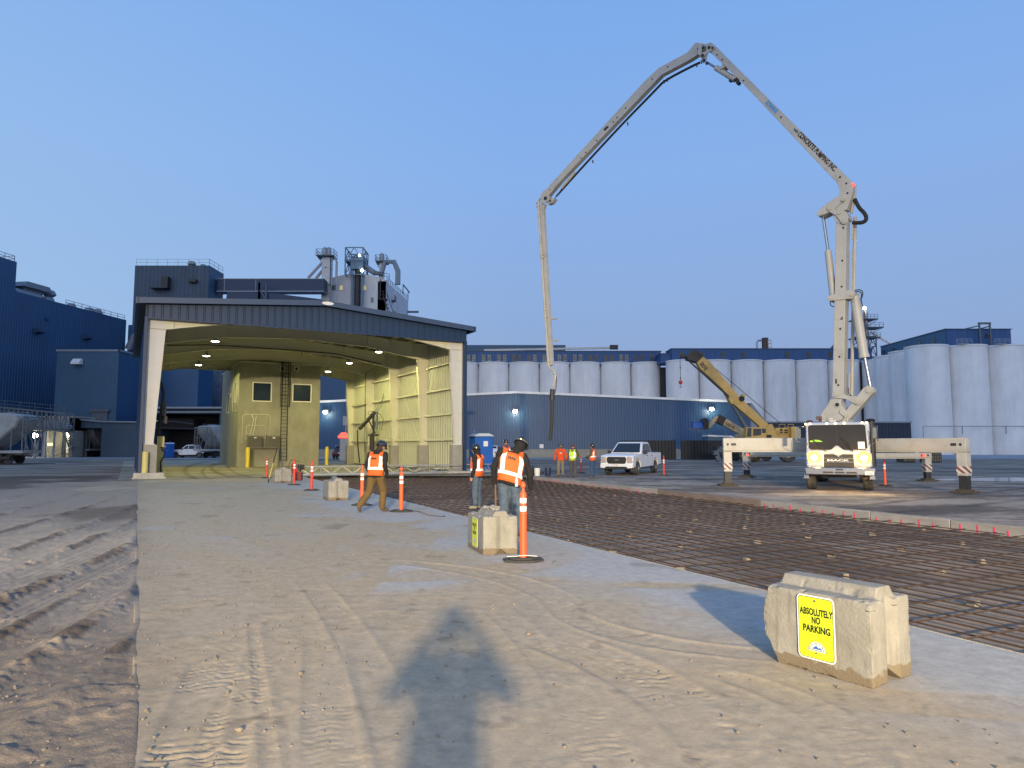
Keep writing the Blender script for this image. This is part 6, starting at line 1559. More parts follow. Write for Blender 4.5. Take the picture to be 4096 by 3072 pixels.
# ---------------------------------------------------------------- rough-terrain crane (boom in a picture-parallel plane)
YC_ = 78.0
def K(X, Y): return PY(2600+X/2.3707, 1250+Y/2.3707, YC_)
o_ = K(1000, 1410); CR = Vector((o_.x, YC_, 0))
crn = thing('mobile_crane', 'yellow rough-terrain crane with raised boom and hook, behind the outriggers', 'crane', CR)
def kl(X, Y): p = K(X, Y); return (p.x-CR.x, p.z)
def kplate(name, pts, w, m, par=crn, off=0, bevel=.03):
    b = MB(); b.prism([kl(*p) for p in pts], lambda x, z, d: (x, d+off, z), -w, w); return b.build(name, m, par, bevel=bevel)
bm_ = kplate('boom', [(436, 478), (492, 420), (560, 470), (830, 790), (1135, 1085), (1150, 1110), (1040, 1110), (1020, 1070), (745, 838), (690, 740), (470, 535)], .38, M_crane)
kplate('boom_rib', [(800, 855), (880, 770), (900, 790), (820, 875)], .42, M_crane, bm_); kplate('boom_rib', [(735, 825), (775, 800), (795, 850), (765, 875)], .45, M_crane, bm_)
kplate('boom_rib', [(890, 880), (915, 905), (905, 915), (885, 895)], .40, M_tan, bm_)
kplate('boom_head', [(345, 452), (335, 415), (395, 358), (430, 362), (492, 415), (436, 478), (395, 466)], .5, M_dark)
kplate('head_sheave', [(288, 400), (320, 395), (345, 430), (325, 432), (292, 425)], .2, M_dark)
b = MB(); c = kl(857, 820); b.cyl((c[0], -.55, c[1]), (c[0], -.38, c[1]), .30, n=16); b.build('cable_reel', M_black, bm_)
c = kl(500, 420)
b = MB(); 
for a, cc in (((530, 455), (1235, 1050)), ((345, 400), (540, 468))):
    (x0, z0), (x1, z1) = kl(*a), kl(*cc); b.tube([(x0, 0, z0), (x1, 0, z1)], .035, 5)
b.build('boom_cable', M_dark, crn)
b = MB()
for dz in (0, 14):
    (x0, z0), (x1, z1) = kl(360, 462+dz*.6), kl(735, 795+dz); b.bar((x0, -.5, z0), (x1, -.5, z1), .09)
for k in range(10):
    (x0, z0), (x1, z1) = kl(365+k*37, 464+k*33), kl(382+k*37, 484+k*33+8); b.bar((x0, -.5, z0), (x1, -.5, z1), .05)
b.build('stowed_jib', M_dark, crn)
b = MB(); (x0, z0), (x1, z1), (x2, z2) = kl(785, 880), kl(850, 985), kl(925, 1110); b.cyl((x0, 0, z0), (x1, 0, z1), .20, n=12); b.cyl((x1, 0, z1), (x2, 0, z2), .30, n=12); b.build('lift_cylinder', M_steel, crn)
kplate('superstructure', [(1062, 1195), (1062, 1120), (1110, 1060), (1140, 1060), (1180, 1150), (1180, 1195)], .7, M_crane)
kplate('counterweight', [(1300, 1200), (1300, 1085), (1372, 1085), (1376, 1200)], 1.2, M_crane); kplate('winch_housing', [(1170, 1200), (1170, 1095), (1300, 1095), (1300, 1200)], .6, M_crane)
kplate('black_panel', [(1070, 1197), (1070, 1160), (1130, 1160), (1130, 1197)], .75, M_dark)
b = MB()
for X0, X1 in ((1205, 1260), (1290, 1340)):
    (x0, z0), (x1, z1) = kl(X0, 1095), kl(X1, 1062); b.tube([(x0, -.6, z0), (x0, -.6, z1), (x1, -.6, z1), (x1, -.6, z0)], .04, 5)
(x0, z0), (x1, z1) = kl(1180, 1150), kl(1300, 1130); b.tube([(x0, -.7, z0), (x1, -.7, z0), (x1, -.7, z1), (x0, -.7, z1)], .04, 5); b.build('handrail', M_crane, crn)
b = MB(); (x0, z0), (x1, z1) = kl(1215, 1150), kl(1235, 1105); b.lohi((x0, -.66, z0), (x1, -.62, z1)); (x0, z0), (x1, z1) = kl(1255, 1145), kl(1285, 1110); b.lohi((x0, -.66, z0), (x1, -.62, z1)); b.build('winch_openings', M_dark, crn)
cb = kplate('operator_cab', [(872, 1192), (880, 1092), (1062, 1092), (1066, 1192)], .55, M_crane, off=-.75)
b = MB()
for pts in (((880, 1180), (888, 1098), (925, 1098), (922, 1180)), ((940, 1172), (940, 1104), (1015, 1104), (1015, 1165)), ((1022, 1145), (1022, 1104), (1058, 1104), (1058, 1145))): b.prism([kl(*p) for p in pts], lambda x, z, d: (x, -1.31+d, z), 0, .02)
b.build('cab_windows', M_carglass, cb)
b = MB(); z0 = kl(0, 1195)[1]; x0, x1 = kl(730, 0)[0], kl(1400, 0)[0]; b.lohi((x0, -1, .9), (x1, 1, z0)); b.lohi((kl(575, 0)[0], -.8, .7), (x0, .8, 1.9)); b.build('carrier', M_dark, crn, bevel=.05)
b = MB(); 
for X, Y in ((600, 1330), (640, 1300), (680, 1260), (620, 1380), (690, 1340)): x, z = kl(X, Y); b.box((x, -1.0, z), (.6, .5, .5), rot=Matrix.Rotation(X, 3, 'Y'))
b.build('carrier_gear', M_steel, crn, bevel=.03)
for X, r_ in ((840, .88), (1215, .95), (980, .88)):
    x = kl(X, 0)[0]; b = MB(); y = -1.25 if X != 980 else 1.2
    b.M = Matrix.Translation((x, y, r_)) @ Matrix.Rotation(math.pi/2, 4, 'X'); b.lathe([(r_*.5, -.3), (r_*.92, -.3), (r_, -.2), (r_, .2), (r_*.92, .3), (r_*.5, .3)], n=24, cap=False); w_ = b.build('wheel', M_tire, crn)
    b = MB(); b.M = Matrix.Translation((x, y, r_)) @ Matrix.Rotation(math.pi/2, 4, 'X'); b.lathe([(0, .12), (r_*.2, .15), (r_*.3, .1), (r_*.5, .28), (r_*.52, -.2), (0, -.2)], n=20, cap=False); b.build('rim', M_tan, w_)
text_obj('GROVE', 'boom_lettering', M_dark, bm_, .5, 1.0, (kl(455, 463)[0], -.385, kl(455, 463)[1]-.35), (.62, 0, -.785), (.785, 0, .62), .004, .01, bold=.04)
# hook ball hangs on its line
hp_ = K(290, 662); hk_ = thing('crane_hook', 'red hook ball with hook hanging from crane boom tip on a cable', 'crane hook', (hp_.x, YC_, hp_.z))
z1 = K(288, 425).z-hp_.z; z2 = K(288, 612).z-hp_.z
b = MB(); b.tube([(0, 0, .2), (0, 0, z1)], .03, 5); b.cyl((0, 0, z2*.55), (0, 0, z2), .05); b.cyl((0, 0, z1*.55), (0, 0, z1*.62), .06); b.build('cable', M_dark, hk_)
b = MB(); b.ell((0, 0, 0), (.22, .22, .22), 14, 10); b.build('ball', M_red, hk_)
b = MB(); b.tube([(0, 0, -.2), (0, 0, -.34), (.1, 0, -.42), (.1, 0, -.52), (0, 0, -.6), (-.1, 0, -.54), (-.12, 0, -.47)], .035, 6); b.build('hook', M_steel, hk_)

# ---------------------------------------------------------------- telehandler
CR2 = Vector((K(800, 1300).x, 84, 0)); 
tel = thing('telehandler', 'tan telescopic handler lifting a blue box, behind the crane', 'telehandler', CR2)
def K2(X, Y): p = PY(2600+X/2.3707, 1250+Y/2.3707, 84); return (p.x-CR2.x, p.z)
def tplate(name, pts, w, m, par=tel): b = MB(); b.prism([K2(*p) for p in pts], lambda x, z, d: (x, d, z), -w, w); return b.build(name, m, par, bevel=.02)
tb = tplate('boom', [(650, 1000), (690, 990), (880, 1105), (900, 1190), (860, 1165), (655, 1045)], .3, M_tan)
tplate('boom_tip', [(545, 1068), (615, 985), (645, 985), (655, 1000), (640, 1035), (612, 1040), (568, 1096), (545, 1100)], .22, M_tan)
b = MB(); (x, z) = K2(668, 1020); b.box((x, 0, z), (.9, .7, 1.0), rot=Matrix.Rotation(.5, 3, 'Y')); b.build('boom_joint', M_dark, tel, bevel=.05)
tplate('carriage', [(490, 1005), (540, 1005), (545, 1100), (495, 1100), (480, 1040)], .6, M_dark)
b = MB(); x0, z0 = K2(375, 1105); x1, z1 = K2(545, 1100); b.lohi((x0, -.5, z0-.05), (x1, -.35, z0+.05)); b.lohi((x0, .35, z0-.05), (x1, .5, z0+.05)); b.build('fork', M_steel, tel)
b = MB(); x0, z0 = K2(880, 1300); b.lohi((x0-2, -1.1, .8), (x0+3.4, 1.1, 2.4)); b.lohi((x0-1, -1.1, 2.3), (x0+.6, -.2, 3.1)); b.build('chassis', M_tan, tel, bevel=.05)
for x_ in (-1.2, 2.4):
    b = MB(); b.M = Matrix.Translation((x0+x_, -1.0, .65)) @ Matrix.Rotation(math.pi/2, 4, 'X'); b.lathe([(.1, -.2), (.6, -.2), (.65, -.1), (.65, .1), (.6, .2), (.1, .2)], n=20); b.build('wheel', M_tire, tel)
text_obj('GEHL', 'boom_lettering', M_dark, tb, .38, 1.3, (K2(700, 1062)[0], -.305, K2(700, 1062)[1]), (.86, 0, -.5), (.5, 0, .86), .004, .01, bold=.03)
c = K2(450, 1078); bx_ = thing('lifted_box', 'blue box sitting on forks of the telehandler', 'box', (CR2.x+c[0], 84, K2(450, 1104)[1]+.06)); b = MB(); b.lohi((-.65, -.6, 0), (.6, .6, .70)); b.lohi((-.7, -.65, .70), (.65, .65, .76)); b.build('box_shell', M_pottyblue, bx_, bevel=.03)

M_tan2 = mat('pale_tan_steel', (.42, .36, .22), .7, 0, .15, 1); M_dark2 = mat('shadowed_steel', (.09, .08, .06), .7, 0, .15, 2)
# ---------------------------------------------------------------- dark corrugated panels and pale roof behind
for i, (xa, xb) in enumerate(((2480, 2709), (2729, 2905))):
    a, c = G(xa, 1838), G(xb, 1839); t = thing('corrugated_panel_fence', ['long dark corrugated steel fence panel behind the white pickup', 'dark corrugated steel fence panel between pickup and crane'][i], 'fence', (a.x, a.y, 0))
    b = MB(); L = (c-a).length; h_ = PY(xb, 1761, c.y).z; b.corr((0, 0, 0), (1, 0, 0), (0, 0, 1), L, h_, (0, -1, 0), .42, .14); b.lohi((0, .01, 0), (L, .12, h_)); b.build('sheet', M_fencedark, t, smooth=False)
    b = MB(); 
    for x in (0, L*.5, L): b.lohi((x-.08, .12, 0), (x+.08, .4, h_-.1))
    b.build('posts', M_fencedark, t)
a = PY(2831, 1760, 96); t = thing('site_trailer', 'low white roofed site trailer behind the dark fence', 'trailer', (a.x, 96, 0)); w_ = PY(2942, 1760, 96).x-a.x; z1 = PY(2850, 1741, 96).z
b = MB(); b.lohi((0, 0, .5), (w_, 2.6, z1-.15)); b.build('walls', M_blue2, t); b = MB(); b.prism([(0, z1-.15), (w_, z1-.35), (w_-.6, z1-.05), (0, z1+.05)], lambda x, z, d: (x, d, z), -.1, 2.7); b.build('roof', M_plastwhite, t)
# stacked tan forms on the right
for i, (xa, xb) in enumerate(((3621, 3712), (3716, 3822))):
    a, c = G(xa, 1850), G(xb, 1852); t = thing('form_stack', ['tan steel road plate stack, left of the pair beyond outrigger', 'darker tan steel road plate stack, right of the pair beyond outrigger'][i], 'stacked forms', (a.x, a.y, 0), R(-3))
    L = c.x-a.x; b = MB()
    for k in range(3): b.lohi((.05*k, 0, .12+k*.33), (L-.03*k, 2, .12+k*.33+.27))
    b.build('plates', M_tan2, t, bevel=.02); b = MB()
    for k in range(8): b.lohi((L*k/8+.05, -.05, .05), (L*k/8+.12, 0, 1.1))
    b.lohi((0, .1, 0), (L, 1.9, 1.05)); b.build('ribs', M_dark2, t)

# ---------------------------------------------------------------- hopper railcars
def railcar(name, label, loc, rz, L=16.5, graffiti=False):
    t = thing(name, label, 'railcar', loc, rz)
    side = [(.75, 3.5), (.45, 4.3), (.7, 4.65), (1.6, 4.8), (L-1.6, 4.8), (L-.7, 4.65), (L-.45, 4.3), (L-.75, 3.5), (L-2.6, 1.9), (L-3.8, 1.25), (L-5.2, 1.25), (L-5.8, 1.8), (L/2+1.5, 1.8), (L/2+.8, 1.2), (L/2-.8, 1.2), (L/2-1.5, 1.8), (5.8, 1.8), (5.2, 1.25), (3.8, 1.25), (2.6, 1.9)]
    b = MB(); b.prism(side, lambda x, z, d: (x, d, z), -1.5, 1.5); b.build('hopper_body', M_railcar, t, bevel=.18)
    b = MB(); b.lohi((0, -1.45, 1.05), (L, 1.45, 1.30)); b.lohi((.0, -.2, .85), (L, .2, 1.1)); b.lohi((-.5, -.15, .8), (0, .15, 1.05)); b.lohi((L, -.15, .8), (L+.5, .15, 1.05)); b.build('underframe', M_railcar, t)
    b = MB()
    for e, s in ((0, 1), (L, -1)):
        for y in (-1.4, -.9, .9, 1.4): b.bar((e+s*.1, y, 1.3), (e+s*.1, y, 4.5 if abs(y) > 1 else 4.4), .09)
        for k in range(9):
            z = 1.5+k*.36; b.bar((e+s*.1, -1.4, z), (e+s*.1, -.9, z), .05); b.bar((e+s*.1, .9, z), (e+s*.1, 1.4, z), .05)
        b.bar((e+s*.1, -1.4, 4.45), (e+s*.1, 1.4, 4.45), .1); b.bar((e+s*.1, -1.4, 3.0), (e+s*.1, 1.4, 3.0), .07); b.bar((e+s*.1, -.5, 1.3), (e+s*1.2, -.3, 4.2), .09); b.bar((e+s*.1, .5, 1.3), (e+s*1.2, .3, 4.2), .09)
        for y in (-1.45, 1.45): b.bar((e+s*1.1, y, 1.3), (e+s*1.1, y, 4.5), .08); b.bar((e+s*.1, y, 4.45), (e+s*1.1, y, 4.5), .06)
    b.build('end_ladders', M_railcar2, t)
    b = MB()
    for k in range(6): b.lohi((1.6+k*(L-4)/5, -.4, 4.8), (2.3+k*(L-4)/5, .4, 4.95))
    b.lohi((1, .55, 4.92), (L-1, .9, 4.97)); b.build('roof_hatches', M_railcar2, t)
    for e in (2.6, L-2.6):
        tr = MB(); tr.lohi((e-1.2, -1.1, .45), (e+1.2, -.9, .75)); tr.lohi((e-1.2, .9, .45), (e+1.2, 1.1, .75)); tr.lohi((e-.4, -1, .3), (e+.4, 1, .95)); o = tr.build('bogie', M_dark, t, bevel=.04)
        for dx in (-.87, .87):
            b = MB()
            for s in (-1, 1): b.cyl((e+dx, s*.72, .46), (e+dx, s*.86, .46), .46, n=20)
            b.cyl((e+dx, -.8, .46), (e+dx, .8, .46), .1); b.build('wheelset', M_dark, o)
    if graffiti:
        rng = random.Random(2); b = MB(); 
        for k in range(7):
            cx_, cz_ = L-5.5+.75*k-2.2, 2.5+.25*math.sin(k*2.1); o2 = [(cx_+rng.uniform(.3, .55)*math.cos(a), cz_+rng.uniform(.25, .42)*math.sin(a)) for a in np.linspace(0, 6.28, 12)[:-1]]
            b.prism(o2, lambda x, z, d: (x, -1.502-d, z), 0, .006+.001*k)
        b.build('graffiti', M_graf, t)
    return t
M_railcar2 = mat('railcar_fittings', (.15, .155, .16), .65, .1, .15, 2); M_graf = mat('graffiti_paint', (.03, .055, .045), .7, 0, .4, 2)
p0 = PY(128, 1857, 68)
railcar('hopper_railcar', 'grey covered hopper railcar with dark graffiti at the left photo edge', (p0.x-16.5, 68, 0), 0, graffiti=True)
p0 = PY(803, 1837, 103)
railcar('hopper_railcar', 'grey hopper railcar end-on beyond the canopy, beside a white pickup', (p0.x, 103, 0), R(69))
railcar('hopper_railcar', 'dim hopper railcar parked inside the dark shed doorway at left', (PY(352, 1822, 115.5).x-1.2, 115.5, 0), R(82), 11.5)
# rails under the left car
b = MB(); 
for y in (67.3, 68.75): b.lohi((-90, y-.04, 0), (-44, y+.04, .06))
o = b.build('railway_track', M_dark); struct(o)
# ================================================================ SITE OBJECTS
# ---- delineator posts
def delineator_proto():
    t = thing('delineator_post', 'x', 'delineator post', (0, 0, 0), 0, 'orange delineator posts')
    b = MB(); r_ = .29; o8 = [(.31*math.cos(a)*(1 if True else 1), .20*math.sin(a)*1.25) for a in np.linspace(math.pi/8, 2*math.pi+math.pi/8, 9)[:-1]]
    b.prism(o8, lambda x, y, d: (x, y, d), 0, .032); b.prism([(x*.72, y*.72) for x, y in o8], lambda x, y, d: (x, y, d), .032, .055); b.build('rubber_base', M_rubberbase, t, bevel=.006)
    b = MB(); b.lathe([(.052, .04), (.052, .66), (.056, .665), (.056, .69), (.050, .70), (.049, .95), (.047, .965), (.028, 1.0), (.018, 1.02), (.018, 1.045), (.034, 1.06), (.038, 1.085), (.030, 1.12), (.012, 1.14), (0, 1.142)], n=20, cap=False); b.build('post', M_orange, t)
    for z0, z1 in ((.71, .785), (.83, .905)):
        b = MB(); b.lathe([(.0505, z0), (.0525, z0+.002), (.0525, z1-.002), (.0505, z1)], n=20, cap=False); b.build('reflective_band', M_reflect, t)
    return t
M_rubberbase = mat('weathered_rubber_base', (.045, .045, .043), .8, 0, .2, 10)
dproto = delineator_proto()
DL = [(2093, 2243, 0, 'nearest orange delineator post, beside the block with the narrow sign', 1), (1604, 2047, 0, 'orange delineator post right of walking man', 1), (1447, 2022, 0, 'orange delineator post partly hidden by walking man', 1),
      (1246, 1962, 1, 'red delineator post left of the plain concrete block', 1), (1176, 1940, 1, 'red delineator post just right of the block with leaning tools', 1), (1066, 1912, 1, 'red delineator post by scale house, left of leaning tools', 1),
      (1800, 1879, 1, 'small red delineator post inside the canopy by right wall', 1), (2325, 1893, 1, 'red delineator post behind workers near the white pickup', 1), (2656, 1902, 1, 'red delineator post standing right of the white pickup', 1), (3541, 1944, 0, 'orange delineator post just right of the pump truck', 1)]
first = True
for x, y, red, lab, _ in DL:
    p = G(x, y)
    if first: o = dproto; first = False; o['label'] = lab; o.location = p; o.rotation_euler = (0, 0, R(10))
    else: o = dup(dproto, p, R(random.uniform(-30, 30)), lab)
    if red:
        for c in kids(o):
            if c.name.startswith('post'): c.data = c.data.copy(); c.data.materials[0] = M_orangered
o = bpy.data.objects['delineator_post']; b = MB(); b.tube([(-.24, .02, .062), (-.1, .01, .066), (0, -.06, .085), (.06, -.05, .08), (.2, -.02, .062)], .006, 5); b.build('white_rope', M_plastwhite, o)
# ---- yellow bollards
def bollard(px, py, h, r, m, label, lean=0):
    p = G(px, py); t = thing('bollard', label, 'bollard', p, 0, 'yellow bollards'); b = MB(); b.lathe([(r, 0), (r, h-.06), (r*.85, h-.015), (0, h)], n=20, cap=False); b.build('post', m, t)
    b = MB(); b.lathe([(r*1.7, 0), (r*1.7, .05), (r*1.02, .06)], n=16, cap=False); b.build('collar', M_pedestal, t); t.rotation_euler = (lean, 0, 0)
bollard(577, 1917, 1.42, .145, M_yellowold, 'pale faded yellow bollard at foot of left canopy column')
bollard(989, 1872, 1.62, .15, M_yellow, 'bright yellow bollard in front of the scale house left half')
bollard(1306, 1862, 1.66, .15, M_yellow, 'bright yellow bollard right of the scale house')
bollard(527, 1824, 1.3, .16, M_yellowold, 'small distant yellow bollard left of the canopy by the shed'); bollard(544, 1824, 1.3, .16, M_yellowold, 'small distant yellow bollard nearest the canopy edge by the shed')
t = thing('round_sign', 'small round white sign on post before the low shed at left', 'sign', G(527, 1822)); 
b = MB(); b.bar((0, .3, 0), (0, .3, 5.0), .08); b.build('post', M_galv, t); b = MB(); b.cyl((0, .2, 2.0), (0, .25, 2.0), .42, n=20); b.build('disc', M_plastwhite, t)

# ---- concrete blocks
def block(label, loc, rz, L, D, H, seed, chip=None, ridge=.075, mt=None):
    t = thing('concrete_block', label, 'concrete block', loc, rz, 'concrete barrier blocks')
    g = .055; m = D*.52
    plan = [(0, 0), (L, 0), (L, m-.09), (L-g, m), (L, m+.09), (L, D), (0, D), (0, m+.09), (g, m), (0, m-.09)]
    b = MB(); b.prism(plan, lambda x, y, d: (x, y, d), 0, H)
    b.prism([(m-.15, H-.02), (m+.15, H-.02), (m+.085, H+ridge), (m-.085, H+ridge)], lambda y, z, d: (d, y, z), .06, L-.05)
    o = b.build('block', mt or M_block, t, smooth=False); remesh(o, .0095, 0)
    me = o.data; n = len(me.vertices); co = np.empty(n*3); me.vertices.foreach_get('co', co); co = co.reshape(-1, 3)
    no = np.empty(n*3); me.vertices.foreach_get('normal', no); no = no.reshape(-1, 3)
    nz = fbm(co[:, 0]+co[:, 2]*1.3+seed, co[:, 1]+co[:, 2]*.7, .18, seed, 4)-.5; nf = fbm(co[:, 0]*1.1+co[:, 2]+seed, co[:, 1]*1.2-co[:, 2]*.8, .035, seed+1, 3)-.5
    # edge erosion: distance to nearest two faces
    dx = np.minimum(co[:, 0], L-co[:, 0]); dy = np.minimum(co[:, 1], D-co[:, 1]); dz = np.minimum(np.abs(co[:, 2]-H), co[:, 2])
    ds = np.sort(np.stack([dx, dy, dz], 1), 1); edge = np.exp(-(ds[:, 0]+ds[:, 1])/.022)
    er = edge*(.002+.035*np.clip(fbm(co[:, 0]+co[:, 2]*2, co[:, 1]*2+co[:, 2], .09, seed+2, 3)-.42, 0, 1))
    co = co + no*(nz*.005+nf*.002-er)[:, None]
    co[:, 2] -= (ds[:, 0] < .05)*(co[:, 2] > H-.05)*np.clip(fbm(co[:, 0]*1.5, co[:, 1]*1.5, .12, seed+3, 3)-.5, 0, 1)*.08
    # bottom notch under the end groove
    k = (np.abs(co[:, 1]-m) < .10) & (co[:, 2] < .08) & (co[:, 0] > L-.12); co[k, 2] = np.maximum(co[k, 2], .085-np.abs(co[k, 1]-m)*.85)
    if chip:
        for (c, nn, rr) in chip:      # plane cut with rough surface
            c, nn = np.array(c), np.array(nn)/np.linalg.norm(nn); q = (co-c) @ nn; w_ = q > 0
            rgh = (fbm(co[:, 1]*3+co[:, 2], co[:, 2]*2+co[:, 0], .05, seed+7, 3)-.5)*rr
            co[w_] -= nn[None, :]*(q[w_]+rgh[w_])[:, None]
    co[:, 2] = np.maximum(co[:, 2], 0)
    me.vertices.foreach_set('co', co.astype(np.float32).ravel()); me.update()
    return t
def block_mat():
    m = mat('weathered_block_concrete', (.275, .265, .235), .9, 0, .14, 5, .28, 45, stain=(.18, .165, .135), stain_amt=.65, stain_scale=(5, 5, 2.2)); n, l = m.node_tree.nodes, m.node_tree.links
    p = n['Principled BSDF']; src = p.inputs['Base Color'].links[0].from_socket
    tc = n.new('ShaderNodeTexCoord'); sx = n.new('ShaderNodeSeparateXYZ'); l.new(tc.outputs['Object'], sx.inputs[0])
    nz = n.new('ShaderNodeTexNoise'); nz.inputs['Scale'].default_value = 9; nz.inputs['Detail'].default_value = 5; l.new(tc.outputs['Object'], nz.inputs[0])
    mm = n.new('ShaderNodeMath'); mm.operation = 'MULTIPLY_ADD'; mm.inputs[1].default_value = -.16; l.new(nz.outputs[0], mm.inputs[0]); l.new(sx.outputs['Z'], mm.inputs[2])
    mr = n.new('ShaderNodeMapRange'); mr.inputs[1].default_value = .012; mr.inputs[2].default_value = .0; mr.inputs[3].default_value = 0; mr.inputs[4].default_value = .85; l.new(mm.outputs[0], mr.inputs[0])
    mx = n.new('ShaderNodeMix'); mx.data_type = 'RGBA'; mx.inputs[7].default_value = (.165, .125, .075, 1); l.new(mr.outputs[0], mx.inputs[0]); l.new(src, mx.inputs[6]); 
    # vertical dark drips
    mp = n.new('ShaderNodeMapping'); mp.inputs['Scale'].default_value = (14, 14, 1.2); l.new(tc.outputs['Object'], mp.inputs[0]); n2 = n.new('ShaderNodeTexNoise'); n2.inputs['Detail'].default_value = 4; n2.inputs['Scale'].default_value = 1; l.new(mp.outputs[0], n2.inputs[0])
    r2 = n.new('ShaderNodeMapRange'); r2.inputs[1].default_value = .60; r2.inputs[2].default_value = .68; r2.inputs[4].default_value = .5; l.new(n2.outputs[0], r2.inputs[0])
    m2 = n.new('ShaderNodeMix'); m2.data_type = 'RGBA'; m2.inputs[7].default_value = (.17, .155, .13, 1); l.new(r2.outputs[0], m2.inputs[0]); l.new(mx.outputs[2], m2.inputs[6]); l.new(m2.outputs[2], p.inputs['Base Color'])
    return m
M_block = block_mat()
B1r = R(-54.9); B1o = G(3495, 2757) - Vector((math.cos(B1r), math.sin(B1r), 0))*.86
b1 = block('weathered concrete block with bright yellow no parking sign, nearest the camera', B1o, B1r, .86, .54, .575, 11, chip=[((.04, 0, .16), (-1, -.55, -.55), .03), ((.0, .1, .45), (-1, -.2, .3), .015)])
C2_, L2_ = G(1933, 2222), G(1871, 2187); d_ = (C2_-L2_); rz2 = math.atan2(d_.y, d_.x)
b2 = block('concrete block with narrow yellow sign on its left side and crumbled top', (L2_.x, L2_.y, 0), rz2, d_.length, .56, .58, 23)
def blk_at(label, cpx, cpy, L, D, H, seed, rz, lean=0):
    c = G(cpx, cpy); o = c - Vector((math.cos(rz), math.sin(rz), 0))*L; return block(label, o, rz, L, D, H, seed)
b3 = blk_at('plain grey concrete block standing between two red and orange posts', 1312, 2003, .95, .62, .60, 31, R(-66))
b4 = blk_at('small pale concrete block with tools leaning on it', 1098, 1932, .8, .72, .64, 41, R(-72))
b = MB(); rng = random.Random(8)
for k in range(14): b.ell((rng.uniform(.25, .75), .3+rng.uniform(-.12, .12), .66+rng.uniform(0, .02)), (rng.uniform(.02, .06), rng.uniform(.02, .05), .03), 7, 5, Matrix.Rotation(rng.random()*3, 3, 'Z'))
b.build('mortar_rubble', M_block, b2)
b = MB(); b.lohi((.2, .2, .60), (.5, .34, .72)); b.build('top_scrap', M_steel, b3)

# ---- signs: rounded plate, border, words, half-round crest
M_signy = mat('sign_yellow_green', (.62, .72, .02), .45, 0, .03, 6, stain=(.35, .38, .08), stain_amt=.35, stain_scale=(9, 9, 5), lo=.56, hi=.7); M_signw = mat('sign_white', (.8, .8, .76), .4, 0, .03, 6); M_ink = mat('sign_black_ink', (.012, .012, .01), .5, 0, 0, 3)
M_crestblue = mat('crest_blue', (.04, .16, .42), .5)
def rrect(x0, z0, x1, z1, r, n=5):
    P = []
    for cx_, cz_, a0 in ((x1-r, z0+r, -90), (x1-r, z1-r, 0), (x0+r, z1-r, 90), (x0+r, z0+r, 180)):
        for k in range(n+1): a = R(a0+90*k/n); P.append((cx_+r*math.cos(a), cz_+r*math.sin(a)))
    return P
def no_parking(label, blk_loc, blk_rz, x0, z0, w_=.305, h_=.457):
    m4 = Matrix.Rotation(blk_rz, 4, 'Z'); p = Vector(blk_loc) + m4 @ Vector((x0, -.010, z0))
    t = thing('no_parking_sign', label, 'sign', p, blk_rz, 'no parking signs')
    def pl(name, pts, d0, d1, m, par): b = MB(); b.prism(pts, lambda x, z, d: (x, -d, z), d0, d1); return b.build(name, m, par, smooth=False)
    s = pl('plate', rrect(0, 0, w_, h_, .035), 0, .004, M_signw, t); pl('black_border', rrect(.010, .010, w_-.010, h_-.010, .028), .0042, .0050, M_ink, s); pl('yellow_face', rrect(.014, .014, w_-.014, h_-.014, .025), .0052, .0058, M_signy, s)
    for txt, zz, xx0, xx1 in (('ABSOLUTELY', .318, .022, .286), ('NO', .260, .118, .186), ('PARKING', .196, .046, .262)):
        text_obj(txt, 'lettering', M_ink, s, .052, xx1-xx0, (xx0, -.0060, zz), (1, 0, 0), (0, 0, 1), .0004, .0006, bold=.035)
    cx_, cz_, rr = w_/2+.005, .062, .073
    half = lambda r: [(cx_+r*math.cos(a), cz_+r*math.sin(a)) for a in np.linspace(0, math.pi, 19)]
    pl('crest_outline', half(rr), .0060, .0064, M_ink, s); pl('crest_field', [(x, z+.002) for x, z in half(rr-.004)], .0066, .0070, M_signw, s)
    pl('crest_hill', [(cx_-.045, cz_+.018), (cx_+.045, cz_+.018), (cx_+.03, cz_+.034), (cx_+.01, cz_+.030), (cx_-.005, cz_+.046), (cx_-.025, cz_+.030)], .0072, .0075, M_crestblue, s)
    pl('crest_lines', [(cx_-.055, cz_+.009), (cx_+.055, cz_+.009), (cx_+.055, cz_+.013), (cx_-.055, cz_+.013)], .0072, .0075, M_ink, s)
    word = 'NORTH DAKOTA MILL'; nL = len(word)
    for k, ch in enumerate(word):
        if ch == ' ': continue
        a = math.pi-R(14)-(math.pi-R(28))*k/(nL-1); c_ = Vector((cx_+.054*math.cos(a), -.0072, cz_+.054*math.sin(a))); X_ = Vector((math.sin(a), 0, -math.cos(a))); Z_ = Vector((math.cos(a), 0, math.sin(a)))
        text_obj(ch, 'crest_letter', M_ink, s, .011, .0075 if ch != 'I' else .003, c_-X_*.0037, X_, Z_, .0003, .0004, bold=.02)
    b = MB(); b.cyl((w_/2, -.0062, h_-.035), (w_/2, -.012, h_-.035), .007, n=10); b.cyl((w_/2, -.0078, .052), (w_/2, -.012, .052), .005, n=8); b.build('screws', M_steel, s)
x0, zb = PV(3200, 2640, (B1o.x, B1o.y), (math.cos(B1r), math.sin(B1r))); x1, zt = PV(3339, 2400, (B1o.x, B1o.y), (math.cos(B1r), math.sin(B1r)))
no_parking('bright yellow absolutely no parking sign on the nearest concrete block', B1o, B1r, x0, .095, min(.33, x1-x0), .46)
x0, zb = PV(1892, 2170, (L2_.x, L2_.y), (math.cos(rz2), math.sin(rz2)))
no_parking('narrow-looking yellow no parking sign on the second block, seen at an angle', (L2_.x, L2_.y, 0), rz2, x0, .07, .33, .46)

